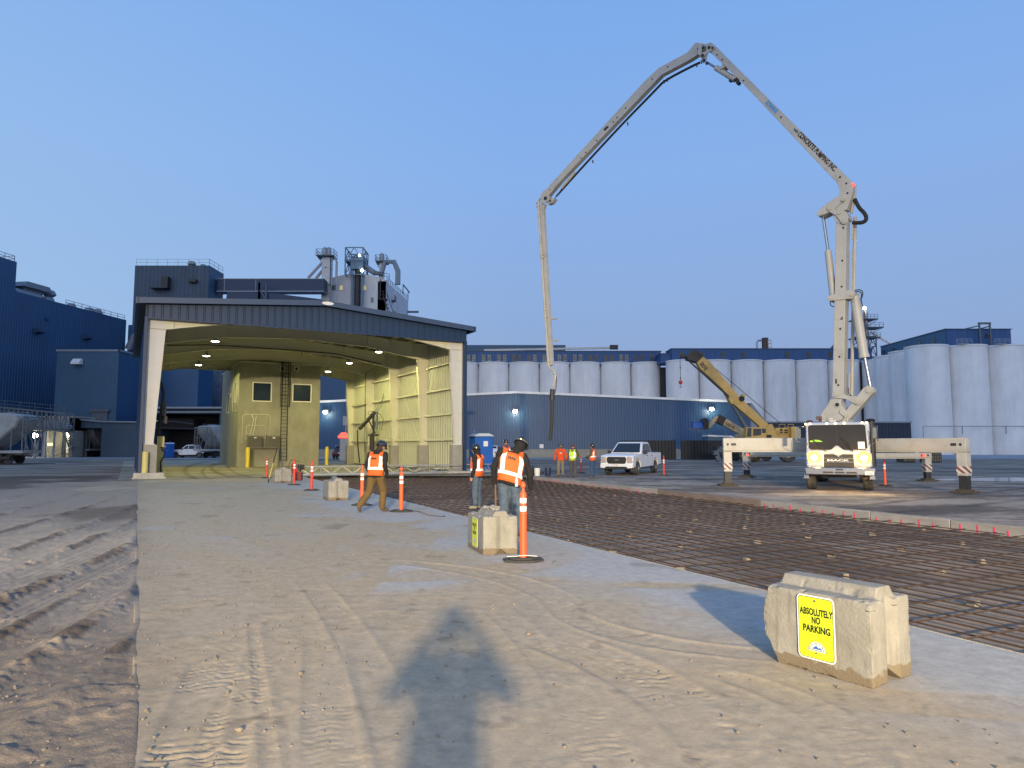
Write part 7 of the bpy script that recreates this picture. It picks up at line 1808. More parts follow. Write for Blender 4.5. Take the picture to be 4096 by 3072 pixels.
# ---- leaning tools
a, c = G(1072, 1930), PY(1110, 1788, 33.2); t = thing('leaning_pole', 'black and yellow handled tool leaning against small concrete block', 'tool', a, 0, 'tools leaning on the block')
b = MB(); d = c-a; b.cyl((0, 0, 0), d*.55, .022); b.build('handle', M_yellowold, t); b = MB(); b.cyl(d*.55, d, .024); b.cyl((0, 0, 0), d*.12, .026); b.build('grip', M_black, t)
a, c = G(1132, 1928), PY(1125, 1797, 32.6); t = thing('leaning_pole', 'blue handled tool standing against the front of small concrete block', 'tool', a, 0, 'tools leaning on the block')
b = MB(); d = c-a; b.cyl((0, 0, 0), d, .022); b.build('handle', mat('blue_handle', (.05, .09, .25), .5), t); b = MB(); b.cyl((0, 0, .05), d*.2, .03); b.build('grip', M_plastwhite, t)

# ---- truss screed across the pit end
a, c = G(1194, 1904, .0), G(1992, 1889, 0.0); d = (c-a); L = d.length; rz = math.atan2(d.y, d.x)
t = thing('truss_screed', 'long galvanised truss screed lying across the far end of the pit', 'truss screed', (a.x, a.y, .02), rz)
b = MB(); h_, w_ = .50, .34
for y in (0, w_): b.lohi((0, y-.05, 0), (L, y+.05, .04)); b.lohi((0, y-.01, .0), (L, y+.01, .10))
b.bar((0, w_/2, h_), (L, w_/2, h_), .07); b.build('rails', M_galv, t)
n = int(L/.62)
b = MB()
for k in range(n+1):
    x = L*k/n
    b.bar((x, 0, .04), (x, w_/2, h_), .028); b.bar((x, w_, .04), (x, w_/2, h_), .028)
    if k < n:
        x2 = L*(k+1)/n; xa, xb = (x, x2) if k % 2 else (x2, x)
        b.bar((xa, 0, .04), (xb, w_/2, h_), .024); b.bar((xa, w_, .04), (xb, w_/2, h_), .024)
b.build('lattice', M_galv, t)
b = MB(); b.lohi((-.3, -.1, .1), (-.05, .4, .45)); b.ell((-.25, .1, .6), (.16, .16, .13), 10, 7); b.build('engine', M_red, t, bevel=.02)
b = MB(); b.lohi((.0, -.05, .35), (.3, .35, .62)); b.tube([(-.3, -.1, .2), (-.6, -.2, .5), (-.5, -.3, .9), (0, -.2, .8)], .02, 5); b.build('engine_parts', M_dark, t)
p = G(1195, 1922); t2 = thing('fuel_can', 'dark red can standing on slab beside the screed engine', 'can', p)
b = MB(); b.lohi((-.16, -.12, 0), (.16, .12, .42)); b.build('body', M_maroon2, t2, bevel=.03); b = MB(); b.cyl((.05, 0, .4), (.09, 0, .75), .03); b.build('spout', M_black, t2)
# loose dark cables by the far end
t = thing('black_cable', 'tangled black cable lying behind the truss screed', 'cable', (0, 0, 0)); b = MB()
p1, p2, p3, p4 = G(1575, 1872, .5), G(1660, 1868, .6), G(1760, 1868, .45), G(1890, 1862, .5); b.tube([p1, p1+Vector((.6, 0, -.15)), p2, p3, p4], .018, 5); b.tube([p1+Vector((0, 0, .1)), p2+Vector((0, 0, -.3)), p3+Vector((0, 0, .1))], .016, 5); b.build('cable', M_black, t)

# ---- buckets
def bucket(label, px, py, m, mt=None, s=1):
    t = thing('bucket', label, 'bucket', G(px, py), 0, 'buckets by the pit'); b = MB(); b.lathe([(.125*s, 0), (.13*s, .02), (.150*s, .34*s), (.158*s, .34*s), (.158*s, .38*s), (.145*s, .38*s), (.13*s, .1)], n=20, cap=False); b.build('pail', m, t)
    b = MB(); b.tube([(.155*s*math.cos(a), .04*math.sin(a)-.1*s, .36*s-.13*s*abs(math.sin(a))) for a in np.linspace(0, math.pi, 9)], .006, 4); b.build('handle', M_steel, t); return t
bucket('white plastic bucket on the gravel beside a black shovel', 2149, 1904, M_plastwhite, s=1.15); bucket('dark blue bucket left of the man in orange hoodie', 2192, 1903, mat('navy_plastic', (.02, .03, .09), .5), s=1.2)
p = G(2138, 1903); t = thing('shovel', 'black shovel standing upright against the white bucket', 'shovel', p); b = MB(); b.bar((-.03, 0, 0), (-.10, .1, .58), .11, .02); b.cyl((-.02, 0, 0), (.0, 0, .2), .015); b.build('blade', M_dark, t)
b = MB(); rng = random.Random(9); 
for k in range(26): p = G(rng.uniform(2098, 2180), rng.uniform(1893, 1899)); s_ = rng.uniform(.08, .2); b.ell((p.x, p.y, .02), (s_*1.6, s_, s_*.6), 8, 5, Matrix.Rotation(rng.random()*3, 3, 'Z'))
o = b.build('soil_heap', M_soil); tag(o, 'low heap of dark soil behind the white bucket', 'soil heap')

# ---- portable toilets
def toilet(label, loc, rz, s=1.0):
    t = thing('portable_toilet', label, 'portable toilet', loc, rz, 'blue portable toilets')
    W_, H_ = .56, 2.08; b = MB(); b.lohi((-W_, -W_, .05), (W_, W_, H_)); b.build('cabin', M_pottyblue, t, bevel=.04)
    b = MB(); b.lohi((-W_-.02, -W_-.02, 0), (W_+.02, W_+.02, .08)); b.build('skid', M_dark, t)
    b = MB(); b.prism([(-W_-.05, H_), (W_+.05, H_), (W_+.02, H_+.06), (W_*.55, H_+.18), (-W_*.55, H_+.18), (-W_-.02, H_+.06)], lambda x, z, d: (x, d, z), -W_-.05, W_+.05); b.build('roof', M_pottyroof, t, bevel=.03)
    b = MB(); b.lohi((-.40, -W_-.025, .12), (.40, -W_-.005, 1.98)); d_ = b.build('door', M_pottyblue, t, bevel=.01)
    b = MB(); b.lohi((-.05, -W_-.035, 1.50), (.22, -W_-.026, 1.80)); b.build('notice', M_plastwhite, d_)
    b = MB()
    for k in range(5):
        x = -W_+.1+k*(2*W_-.2)/4; b.lohi((-W_-.02, x-.03, .2), (-W_, x+.03, 1.95)); b.lohi((W_, x-.03, .2), (W_+.02, x+.03, 1.95))
    b.build('ribs', M_pottyblue, t); b = MB(); b.cyl((-.3, .4, H_), (-.3, .4, H_+.4), .05, n=8); b.build('vent_pipe', M_pottyblue, t); t.scale = (s, s, s)
p = G(1927, 1884); toilet('blue portable toilet behind the standing worker, near canopy corner', (p.x, 47.5, 0), R(22), 1.12)
toilet('distant blue portable toilet seen under the canopy beside white pickup', (PY(674, 1800, 106).x, 106, 0), R(-35), 1.0)
# ---- red display sign in the distance
p = PY(1377, 1800, 86); t = thing('display_sign', 'grey roadside post with lit red number display behind the canopy', 'display sign', (p.x, 86, 0)); z1 = PY(1380, 1734, 86).z; z0 = PY(1380, 1752, 86).z
b = MB(); b.lohi((-.55, 0, 0), (.45, .4, z0-.1)); b.bar((.1, .2, z0-.2), (.1, .2, z1+1.5), .12); b.lohi((-.25, 0, z1+1.0), (.3, .3, z1+2.1)); b.build('cabinet', M_vent, t)
b = MB(); b.ell((-.1, -.1, z1-.1), (.45, .12, .22), 10, 6); b.lohi((-.75, -.1, z0+.0), (.75, 0, z0+.32)); b.build('red_display', M_redl, t)
# small litter on the lane
for k, (px, py, w_, lab) in enumerate([(2217, 2250, .16, 'short bent grey rod lying on clean concrete near nearest post')]):
    p = G(px, py); t = thing('bent_rod', lab, 'rod', p); b = MB(); b.tube([(0, -.12, .01), (.0, 0, .012), (.03, .14, .01)], .009, 5); b.build('rod', M_pedestal, t)
p1 = G(1628, 2035); t = thing('tie_wire', 'thin dark wire lying across the pale concrete strip', 'wire', (0, 0, 0)); b = MB(); b.tube([G(1625, 2036, .01), G(1680, 2048, .012), G(1720, 2062, .01), G(1782, 2066, .012), G(1770, 2060, .05)], .006, 4); b.build('wire', M_dark, t)
# ================================================================ PEOPLE
M_skin = mat('skin', (.42, .24, .17), .6, 0, .08, 6); M_vest = mat('orange_vest_fabric', (.70, .12, .015), .7, 0, .06, 6, .3, 25); M_lime = mat('lime_vest_fabric', (.55, .80, .05), .7, 0, .06, 6)
M_tape = mat('silver_reflective_tape', (.92, .90, .84), .35, 0, .04, 8); M_blackcloth = mat('black_fleece', (.010, .010, .012), .9, 0, .2, 8, .3, 30)
M_brownpant = mat('brown_duck_canvas', (.13, .080, .026), .9, 0, .16, 7, .5, 22); M_jean = mat('faded_blue_denim', (.06, .09, .135), .9, 0, .3, 6, .5, 22, stain=(.13, .165, .21), stain_amt=.5, stain_scale=(7, 7, 4)); M_jean2 = mat('dark_blue_denim', (.035, .07, .15), .9, 0, .2, 7)
M_khaki = mat('khaki_canvas', (.20, .165, .11), .9, 0, .15, 7); M_greypant = mat('grey_work_trousers', (.075, .072, .075), .9, 0, .15, 7); M_olive = mat('olive_jacket', (.085, .075, .05), .9, 0, .15, 7); M_hood = mat('orange_hoodie', (.62, .075, .015), .85, 0, .08, 7)
M_boot = mat('dusty_leather_boot', (.12, .085, .05), .8, 0, .2, 9); M_muck = mat('tan_rubber_boot', (.27, .245, .18), .7, 0, .12, 7); M_blackhat = mat('black_hard_hat', (.018, .02, .024), .22, 0, .3, 9, coat=.4); M_hair = mat('dark_brown_hair', (.03, .018, .012), .8, 0, .2, 20); M_beard = mat('brown_beard', (.06, .035, .022), .9)
M_beanie = mat('rust_beanie', (.13, .04, .025), .9); M_glove = mat('black_glove', (.02, .02, .022), .8); M_greyhood = mat('grey_hoodie', (.22, .22, .24), .9); M_eye = mat('eye_dark', (.02, .015, .012), .4); M_greenhat = mat('olive_hard_hat', (.05, .06, .05), .3, 0, .1, 5)
V = Vector
def caps(b, pts, rs, n=10):
    b.tube(pts, rs, n)
    for p, r in zip(pts, rs): b.ell(p, (r, r, r), n, 6)
def person(label, loc, rz, J, look, sc=1.0):
    """J: joints in metres, x right, y the way the person faces, z up. look: clothing"""
    t = thing('person', label, 'person', loc, rz, None); t.scale = (sc, sc, sc)
    def g(k): return V(J[k])
    hipL, hipR, sL, sR, neck, head, pel = g('hipL'), g('hipR'), g('shL'), g('shR'), g('neck'), g('head'), g('pel')
    chest = (sL+sR)/2; up = (chest-pel).normalized()
    hf = V(J.get('face', (0, 1, 0))).normalized(); hup = V(J.get('hup', (0, 0, 1))).normalized(); hr = hf.cross(hup).normalized(); hup = hr.cross(hf).normalized()
    HM = Matrix((hr, hf, hup)).transposed()
    hd = lambda x, y, z: head + HM @ V((x, y, z))
    # --- one continuous body
    b = MB(); caps(b, [pel, chest, neck], [.11, .085, .05]); caps(b, [neck, head-hup*.05], [.056, .056])
    b.ell(head, (.076, .096, .115), 14, 10, HM); b.ell(hd(0, .035, -.06), (.052, .055, .055), 12, 8, HM)            # skull, jaw
    b.ell(hd(0, .105, -.012), (.014, .022, .022), 8, 6, HM); b.ell(hd(0, .088, -.055), (.026, .014, .010), 8, 6, HM)  # nose, lips
    for s in (-1, 1): b.ell(hd(s*.078, -.005, -.01), (.012, .022, .032), 8, 6, HM); b.ell(hd(s*.03, .082, .028), (.02, .014, .010), 8, 5, HM)
    for s, h, k, a in ((-1, 'hipL', 'knL', 'anL'), (1, 'hipR', 'knR', 'anR')): caps(b, [g(h), g(k), g(a)], [.085, .058, .040]); 
    for s, h, k, a in ((-1, 'shL', 'elL', 'wrL'), (1, 'shR', 'elR', 'wrR')): caps(b, [g(h), g(k), g(a)], [.052, .040, .027])
    body = b.build('body', M_skin if not look.get('glove') else M_skin, t); 
    # hands: palm, four bent fingers, thumb
    b = MB()
    for s, e, a, hk in ((-1, 'elL', 'wrL', 'hL'), (1, 'elR', 'wrR', 'hR')):
        w_ = g(a); d = (w_-g(e)).normalized(); tgt = J.get(hk); 
        if tgt is not None: d = (V(tgt)).normalized()
        n_ = V((s*-1, 0, 0)); n_ = (n_-d*n_.dot(d)); n_ = n_.normalized() if n_.length > .1 else V((0, 0, 1)); side = d.cross(n_).normalized()
        fwd = side if side.y > 0 else -side
        pc = w_+d*.045; b.ell(pc, (.017, .042, .050), 10, 7, Matrix((n_, fwd, d)).transposed())
        for q in range(4):
            o_ = pc+fwd*(.030-.020*q)+d*.035; L = (.062, .070, .066, .052)[q]; cl = J.get('curl', .45)
            p1 = o_+d*L*.55+n_*L*.15*cl; p2 = p1+d*L*.32*(1-cl*.5)+n_*L*.45*cl; p3 = p2+d*L*.1*(1-cl)+n_*L*.3*cl; b.tube([o_, p1, p2, p3], [.0095, .009, .008, .006], 6)
        o_ = pc+fwd*.036-d*.015; b.tube([o_, o_+fwd*.022+d*.02+n_*.008, o_+fwd*.028+d*.048+n_*.018], [.0115, .010, .008], 6)
    if look.get('glove'): remesh_b(b, 'glove', look['glove'], t, .008)
    else:
        hv = b; n0 = len(body.data.vertices)
        me = body.data; bb = MB(); bb.v = [tuple(v.co) for v in me.vertices]+hv.v; bb.f = [tuple(p.vertices) for p in me.polygons]+[tuple(i+n0 for i in f) for f in hv.f]; bb.mi = [0]*len(bb.f)
        bpy.data.objects.remove(body); body = bb.build('body', M_skin, t)
    remesh(body, .0095, 1)
    b = MB()
    for s in (-1, 1): b.ell(hd(s*.03, .088, .012), (.011, .008, .006), 8, 5, HM)
    b.build('eyes', M_eye, t)
    # --- trousers
    pw = look.get('pw', 1.0); b = MB(); b.ell(pel, (.165*pw, .125*pw, .13), 14, 9)
    for h, k, a in (('hipL', 'knL', 'anL'), ('hipR', 'knR', 'anR')):
        H, K_, A = g(h), g(k), g(a); m1, m2 = (H+K_)/2, (K_+A)/2; caps(b, [H, m1, K_, m2, A+(K_-A)*.12], [.105*pw, .092*pw, .078*pw, .074*pw, .070*pw], 12)
    remesh_b(b, 'trousers', look['pants'], t, .012)
    # --- boots
    for a, tk, hgt in (('anL', 'toeL', 0), ('anR', 'toeR', 0)):
        A, T = g(a), g(tk); d = (T-A); d.z = d.z; b = MB(); bh = look.get('booth', .10)
        kn = g('kn'+a[-1]); upv = (kn-A).normalized(); hl = A-V((d.x, d.y, 0)).normalized()*.055 + (T-A).normalized()*0; sole = A+V((0, 0, -.055)) if abs(T.z-A.z) < .12 else A+(T-A).normalized()*.04
        caps(b, [A+upv*bh, A, A+(T-A)*.12], [.062 if bh > .15 else .054, .054, .05]); caps(b, [A+(T-A)*.05+V((0, 0, -.02)), T], [.050, .043]); 
        remesh_b(b, 'boot', look['boots'], t, .011)
    # --- upper garment
    b = MB(); tw = look.get('tw', 1.0)
    X_ = (sR-sL).normalized(); F_ = up.cross(X_).normalized() if up.cross(X_).y > 0 else -up.cross(X_).normalized()
    RM = Matrix((X_, F_, up)).transposed()
    hem = look.get('hem', .02)
    spine = lambda q: pel + (chest-pel)*q + F_*(.02*math.sin(q*math.pi))
    secs = [(-.22-hem, .175, .125), (-.10, .178, .128), (.15, .172, .122), (.45, .180, .122), (.72, .198, .125), (.90, .200, .112), (1.0, .170, .092), (1.07, .10, .075)]
    def loft(secs, off=0, n=28, a0=0, a1=None):
        vs = []; full = a1 is None; m_ = n if full else n+1; a1 = 2*math.pi if full else a1
        for q, rx, ry in secs:
            c = spine(q)
            for j in range(m_):
                th = a0+(a1-a0)*j/n; cx_, sy_ = math.cos(th), math.sin(th)
                k = (abs(cx_)**2.6+abs(sy_)**2.6)**(-1/2.6)
                vs.append(c + X_*((rx*tw+off)*cx_*k) + F_*((ry*tw+off)*sy_*k))
        return vs, m_
    def surf(q, th, off):
        for i in range(len(secs)-1):
            if secs[i][0] <= q <= secs[i+1][0]: break
        u = (q-secs[i][0])/(secs[i+1][0]-secs[i][0]); rx = secs[i][1]+(secs[i+1][1]-secs[i][1])*u; ry = secs[i][2]+(secs[i+1][2]-secs[i][2])*u
        c = spine(q); cx_, sy_ = math.cos(th), math.sin(th); k = (abs(cx_)**2.6+abs(sy_)**2.6)**(-1/2.6)
        return c + X_*((rx*tw+off)*cx_*k) + F_*((ry*tw+off)*sy_*k)
    vs, m_ = loft(secs); n = len(secs); fs = [(i*m_+j, i*m_+(j+1) % m_, (i+1)*m_+(j+1) % m_, (i+1)*m_+j) for i in range(n-1) for j in range(m_)]+[tuple(range(m_))[::-1], tuple((n-1)*m_+j for j in range(m_))]
    b.sheet(vs, fs)
    for h, k, a in (('shL', 'elL', 'wrL'), ('shR', 'elR', 'wrR')):
        H, K_, A = g(h), g(k), g(a); caps(b, [H, (H+K_)/2, K_, (K_+A)/2, A], [.082, .070, .062, .056, .046], 12)
    if look.get('hoodup'):
        b.ell(hd(0, -.03, .0), (.105, .115, .135), 14, 9, HM); b.ell(neck+V((0, -.01, .02)), (.10, .10, .09), 12, 8)
    elif look.get('hoodback'): b.ell(neck-F_*.05+up*.0, (.13, .08, .07), 12, 8)
    else: b.ell(neck-up*.03, (.085, .08, .05), 12, 8)
    o = remesh_b(b, 'jacket', look['top'], t, .012)
    if look.get('hoodup'):     # open the face
        me = o.data; co = np.array([v.co[:] for v in me.vertices]); q = (co-np.array(head)) @ np.array(HM); m_k = (np.abs(q[:, 0]) < .078) & (q[:, 2] < .10) & (q[:, 2] > -.115) & (q[:, 1] > .01)
        q2 = q.copy(); q2[m_k, 1] = np.minimum(q2[m_k, 1], .052); co = np.where(m_k[:, None], q2 @ np.array(HM).T+np.array(head), co); me.vertices.foreach_set('co', co.astype(np.float32).ravel()); me.update()
        b = MB(); b.ell(hd(0, .02, -.005), (.066, .088, .098), 14, 10, HM); b.ell(hd(0, .112, -.012), (.014, .020, .020), 8, 6, HM); b.build('face', M_skin, t)
        b = MB()
        for s in (-1, 1): b.ell(hd(s*.028, .100, .018), (.012, .008, .007), 8, 5, HM)
        b.ell(hd(0, .098, -.052), (.024, .010, .006), 8, 5, HM); b.build('features', M_eye, t)
    # --- vest
    if look.get('vest'):
        vsec = [(-.16, .185, .135), (.15, .182, .130), (.45, .187, .130), (.72, .198, .133), (.90, .172, .122), (1.0, .150, .105)]
        old = secs; secs = vsec
        b = MB(); hem_w = .012; th0 = math.pi/2 + (.16 if look.get('open') else 0)
        vs, m_ = loft(vsec, .010, 40); n = len(vsec)
        # neck opening: front dips
        for j in range(m_):
            th = 2*math.pi*j/40; dip = max(0, math.sin(th))**3
            vs[(n-1)*m_+j] = vs[(n-1)*m_+j] - up*.10*dip
        b.sheet(vs, [(i*m_+j, i*m_+(j+1) % m_, (i+1)*m_+(j+1) % m_, (i+1)*m_+j) for i in range(n-1) for j in range(m_)])
        for s, S_ in ((-1, sL), (1, sR)):      # shoulder straps of the vest
            b.tube([spine(.90)+X_*s*.12*tw-F_*.118, spine(1.06)+X_*s*.13*tw-F_*.055, spine(1.085)+X_*s*.13*tw, spine(1.05)+X_*s*.12*tw+F_*.06, spine(.90)+X_*s*.11*tw+F_*.115], [.05, .052, .05, .05, .045], 8)
        v_ = b.build('vest', look['vest'], t); sl = v_.modifiers.new('s', 'SOLIDIFY'); sl.thickness = .006
        b = MB()
        q0 = look.get('band', .16); q1 = q0+.14
        N = 40
        P0 = [surf(q0, 2*math.pi*j/N, .021) for j in range(N)]; P1 = [surf(q1, 2*math.pi*j/N, .021) for j in range(N)]
        b.sheet(P0+P1, [(j, (j+1) % N, N+(j+1) % N, N+j) for j in range(N)])
        for s in (-1, 1):
            for fb in (1, -1):
                base = math.atan2(fb*.118, s*.105); pts0 = []; pts1 = []
                for k in range(9):
                    q = q1+(1.0-q1)*k/8; lim = .985 if fb < 0 else .93
                    q = min(q, lim); xw = .105-.0*k
                    th = base; d0, d1 = (th-.20, th+.20); pts0.append(surf(q, d0, .019)); pts1.append(surf(q, d1, .019))
                b.sheet(pts0+pts1, [(k, k+1, 9+k+1, 9+k) for k in range(8)])
                if fb < 0:
                    A0, A1 = pts0[-1], pts1[-1]; 
            # over the shoulder
            tpts = [spine(.95)+X_*s*.125*tw-F_*.135, spine(1.10)+X_*s*.13*tw-F_*.085, spine(1.17)+X_*s*.13*tw-F_*.0, spine(1.10)+X_*s*.125*tw+F_*.09, spine(.92)+X_*s*.115*tw+F_*.135]
            l0 = [p-X_*.026 for p in tpts]; l1 = [p+X_*.026 for p in tpts]; b.sheet(l0+l1, [(k, k+1, 5+k+1, 5+k) for k in range(4)])
        tp = b.build('reflective_tape', look.get('tape', M_tape), v_)
        if look.get('mak'):
            o_ = surf(.70, -math.pi/2, .020); text_obj('MAK', 'vest_lettering', M_ink, v_, .052, .155, o_+X_*-.085+F_*-.006, X_, up, .001, .002, bold=.06)
        if look.get('makfront'):
            o_ = surf(.60, math.pi/2, .020); text_obj('MAK', 'vest_lettering', M_ink, v_, .02, .055, o_+X_*.13+F_*.006, -X_, up, .001, .002, bold=.06)
        secs = old
    if look.get('chesttext'):
        o_ = surf(.72, math.pi/2, .004); text_obj(look['chesttext'], 'hoodie_lettering', M_ink, t, .07, .21, o_+X_*.105+F_*.004, -X_, up, .001, .002, bold=.05); 
        b = MB(); o2 = surf(.60, math.pi/2, .004); b.sheet([o2-X_*.06+F_*.003, o2+X_*.05+F_*.003, o2+X_*.05+F_*.003+up*.03, o2-X_*.06+F_*.003+up*.03], [(0, 1, 2, 3)]); b.build('hoodie_print', M_signw, t)
    # --- headwear
    if look.get('hat') == 'hard':
        b = MB(); pr = [(.118, .025), (.122, .05), (.112, .11), (.085, .15), (.045, .172), (0, .178)]; L = MB(); L.lathe(pr, n=24, cap=False)
        b.v = [tuple(hd(x*.92, y*1.12-.008, z)) for x, y, z in L.v]; b.f = L.f; b.mi = L.mi
        k0 = len(b.v); n = 28; brim = look.get('brim', (.055, .018)); r0, r1 = [], []
        for j in range(n):
            a = 2*math.pi*j/n; ext = brim[1]+(brim[0]-brim[1])*max(0, math.sin(a))**2; r0.append(hd(.112*math.cos(a)*.97, .134*math.sin(a)-.008, .03)); r1.append(hd((.112+ext)*math.cos(a)*.97, (.134+ext)*math.sin(a)-.008, .018))
        b.sheet(r0+r1, [(j, (j+1) % n, n+(j+1) % n, n+j) for j in range(n)]); b.sheet([r+hup*-.006 for r in r0]+[r+hup*-.006 for r in r1], [(j, (j+1) % n, n+(j+1) % n, n+j) for j in range(n)])
        h_ = b.build('hard_hat', look['hatm'], t)
        b = MB(); b.tube([hd(0, .125, .06), hd(0, .10, .13), hd(0, .0, .178), hd(0, -.10, .13), hd(0, -.125, .06)], .010, 6); b.build('hat_ridge', look['hatm'], h_)
        b = MB()
        if look.get('lampband'):
            N = 24; P0 = [hd(.118*math.cos(2*math.pi*j/N), .139*math.sin(2*math.pi*j/N)-.008, .045) for j in range(N)]; P1 = [hd(.116*math.cos(2*math.pi*j/N), .137*math.sin(2*math.pi*j/N)-.008, .072) for j in range(N)]
            b.sheet(P0+P1, [(j, (j+1) % N, N+(j+1) % N, N+j) for j in range(N)]); b.build('headlamp_strap', M_silverstrap, h_); b = MB(); b.ell(hd(.02, -.148, .058), (.012, .010, .009), 8, 6, HM); b.build('strap_light', M_mark, h_)
    elif look.get('hat') == 'beanie':
        b = MB(); L = MB(); L.lathe([(.092, .0), (.098, .03), (.094, .085), (.065, .125), (.02, .14), (0, .142)], n=20, cap=False); b.v = [tuple(hd(x*.93, y*1.15-.01, z+.01)) for x, y, z in L.v]; b.f = L.f; b.mi = L.mi; b.build('beanie', look['hatm'], t)
    if look.get('hair'):
        b = MB(); b.ell(hd(0, -.03, -.02), (.088, .085, .115), 14, 9, HM)
        if look['hair'] == 'long': b.ell(hd(0, -.05, -.12), (.095, .07, .11), 12, 8, HM)
        remesh_b(b, 'hair', M_hair, t, .009)
    if look.get('beard'): b = MB(); b.ell(hd(0, .06, -.075), (.050, .045, .045), 12, 8, HM); b.build('beard', M_beard, t)
    if look.get('shades'): b = MB(); b.ell(hd(-.03, .098, .018), (.026, .010, .016), 10, 6, HM); b.ell(hd(.03, .098, .018), (.026, .010, .016), 10, 6, HM); b.bar(hd(-.08, .03, .02), hd(-.05, .095, .02), .008); b.bar(hd(.08, .03, .02), hd(.05, .095, .02), .008); b.build('sunglasses', M_black, t)
    return t
def remesh_b(b, name, m, par, vox):
    o = b.build(name, m, par); remesh(o, vox, 1)
    if vox > .0105:       # cloth folds
        me = o.data; n = len(me.vertices); co = np.empty(n*3); me.vertices.foreach_get('co', co); co = co.reshape(-1, 3); no = np.empty(n*3); me.vertices.foreach_get('normal', no); no = no.reshape(-1, 3)
        f = fbm(co[:, 0]*1.0+co[:, 1]*.7+30, co[:, 2]*1.9+20, .11, 77, 3)-.5; co += no*(f*.030)[:, None]; me.vertices.foreach_set('co', co.astype(np.float32).ravel()); me.update()
    return o
M_navyshirt = mat('navy_shirt', (.02, .05, .16), .9)
M_silverstrap = mat('silver_strap', (.10, .10, .095), .4)
def stand(**k):
    J = dict(pel=(0, 0, .98), hipL=(-.095, 0, .93), hipR=(.095, 0, .93), knL=(-.11, .02, .50), knR=(.11, .02, .50), anL=(-.12, -.01, .09), anR=(.12, -.01, .09), toeL=(-.15, .14, .045), toeR=(.15, .14, .045),
             shL=(-.185, 0, 1.43), shR=(.185, 0, 1.43), elL=(-.25, -.03, 1.15), elR=(.25, -.03, 1.15), wrL=(-.25, .05, .90), wrR=(.25, .05, .90), neck=(0, .0, 1.50), head=(0, .03, 1.63)); J.update(k); return J

# 1 walking worker seen from behind
p = G(1500, 2049)
person('walking worker in orange vest seen from behind, brown canvas trousers, black hard hat and hoodie', p, R(-22), stand(
    pel=(0, 0, .95), hipL=(-.09, 0, .90), hipR=(.09, .02, .90), knL=(-.14, -.06, .50), anL=(-.24, -.34, .17), toeL=(-.26, -.27, .05), knR=(.12, .17, .51), anR=(.12, .12, .09), toeR=(.17, .27, .045),
    shL=(-.19, .05, 1.40), shR=(.19, .10, 1.40), neck=(.01, .12, 1.47), head=(.05, .17, 1.585), face=(.45, .9, -.42), hup=(.10, .35, 1),
    elL=(-.27, .0, 1.13), wrL=(-.22, .14, .92), elR=(.28, -.02, 1.13), wrR=(.24, .14, .91), curl=.8),
    dict(pants=M_brownpant, boots=M_boot, top=M_blackcloth, vest=M_vest, mak=1, hat='hard', hatm=M_blackhat, hair='long', hoodback=1, pw=1.16, tw=1.06, glove=M_glove, brim=(.045, .02)), 1.03)
# 2 standing worker in profile
p = G(1908, 2036, -.05); Ym = p.y
person('worker in orange vest and pale rubber boots standing on the rebar, facing left', (p.x, p.y, -.05), R(68), stand(
    shL=(-.19, -.01, 1.43), shR=(.19, -.01, 1.43), elL=(-.27, -.05, 1.15), wrL=(-.27, .03, .90), elR=(.26, -.05, 1.14), wrR=(.27, .05, .88), head=(0, .05, 1.63), face=(.1, 1, -.05)),
    dict(pants=M_jean, boots=M_muck, booth=.30, top=M_blackcloth, vest=M_vest, makfront=1, hat='hard', hatm=M_blackhat, hoodup=1, pw=1.15, tw=1.08, brim=(.05, .02)), .99)
# 3 leaning worker near the block
px_ = (2042-2048)/FPX*13.2
person('near worker in orange vest bending to the right behind the concrete block, holding a pole', (px_, 13.2, 0), R(-4), stand(
    pel=(-.02, 0, .98), hipL=(-.115, 0, .93), hipR=(.085, 0, .93), shL=(-.16, .13, 1.47), shR=(.22, .16, 1.36), neck=(.10, .19, 1.47), head=(.17, .25, 1.575), face=(.25, .9, -.55), hup=(.30, .35, .9),
    elL=(-.31, .14, 1.20), wrL=(-.30, .22, .93), elR=(.33, .16, 1.09), wrR=(.34, .24, .82), hL=(0, .1, -1), curl=1.0),
    dict(pants=M_jean, boots=M_boot, top=M_blackcloth, vest=M_vest, mak=1, hat='hard', hatm=M_blackhat, hoodup=1, tw=1.12, pw=1.12, glove=M_glove, lampband=1, brim=(.05, .03), band=.10), 1.06)
t = thing('rake_pole', 'rusty wooden-handled pole held down by bending worker', 'pole', (px_-.255, 13.43, 0)); b = MB(); b.tube([(0, .05, .0), (-.02, .02, .5), (-.03, .0, 1.03)], .016, 8); b.build('handle', mat('worn_wood', (.16, .10, .06), .8), t)
t = thing('water_bottle', 'clear water bottle in back pocket of bending worker', 'bottle', (px_+.11, 13.02, 1.03)); b = MB(); b.lathe([(0, -.10), (.03, -.10), (.032, -.02), (.03, .03), (.012, .055), (.012, .07), (0, .07)], n=14, cap=False); b.build('bottle_body', mat('clear_plastic', (.5, .55, .6), .15), t); b = MB(); b.cyl((0, 0, .07), (0, 0, .085), .014); b.build('cap', M_plastwhite, t)
# 4 man behind him
p = G(2028, 1915)
person('distant worker in orange vest mostly hidden behind the bending worker', ((2024-2048)/FPX*35, 35, 0), R(195), stand(), dict(pants=M_jean2, boots=M_boot, top=M_navyshirt, vest=M_vest, hat='hard', hatm=M_blackhat, beard=1, hoodback=0), 1.12)
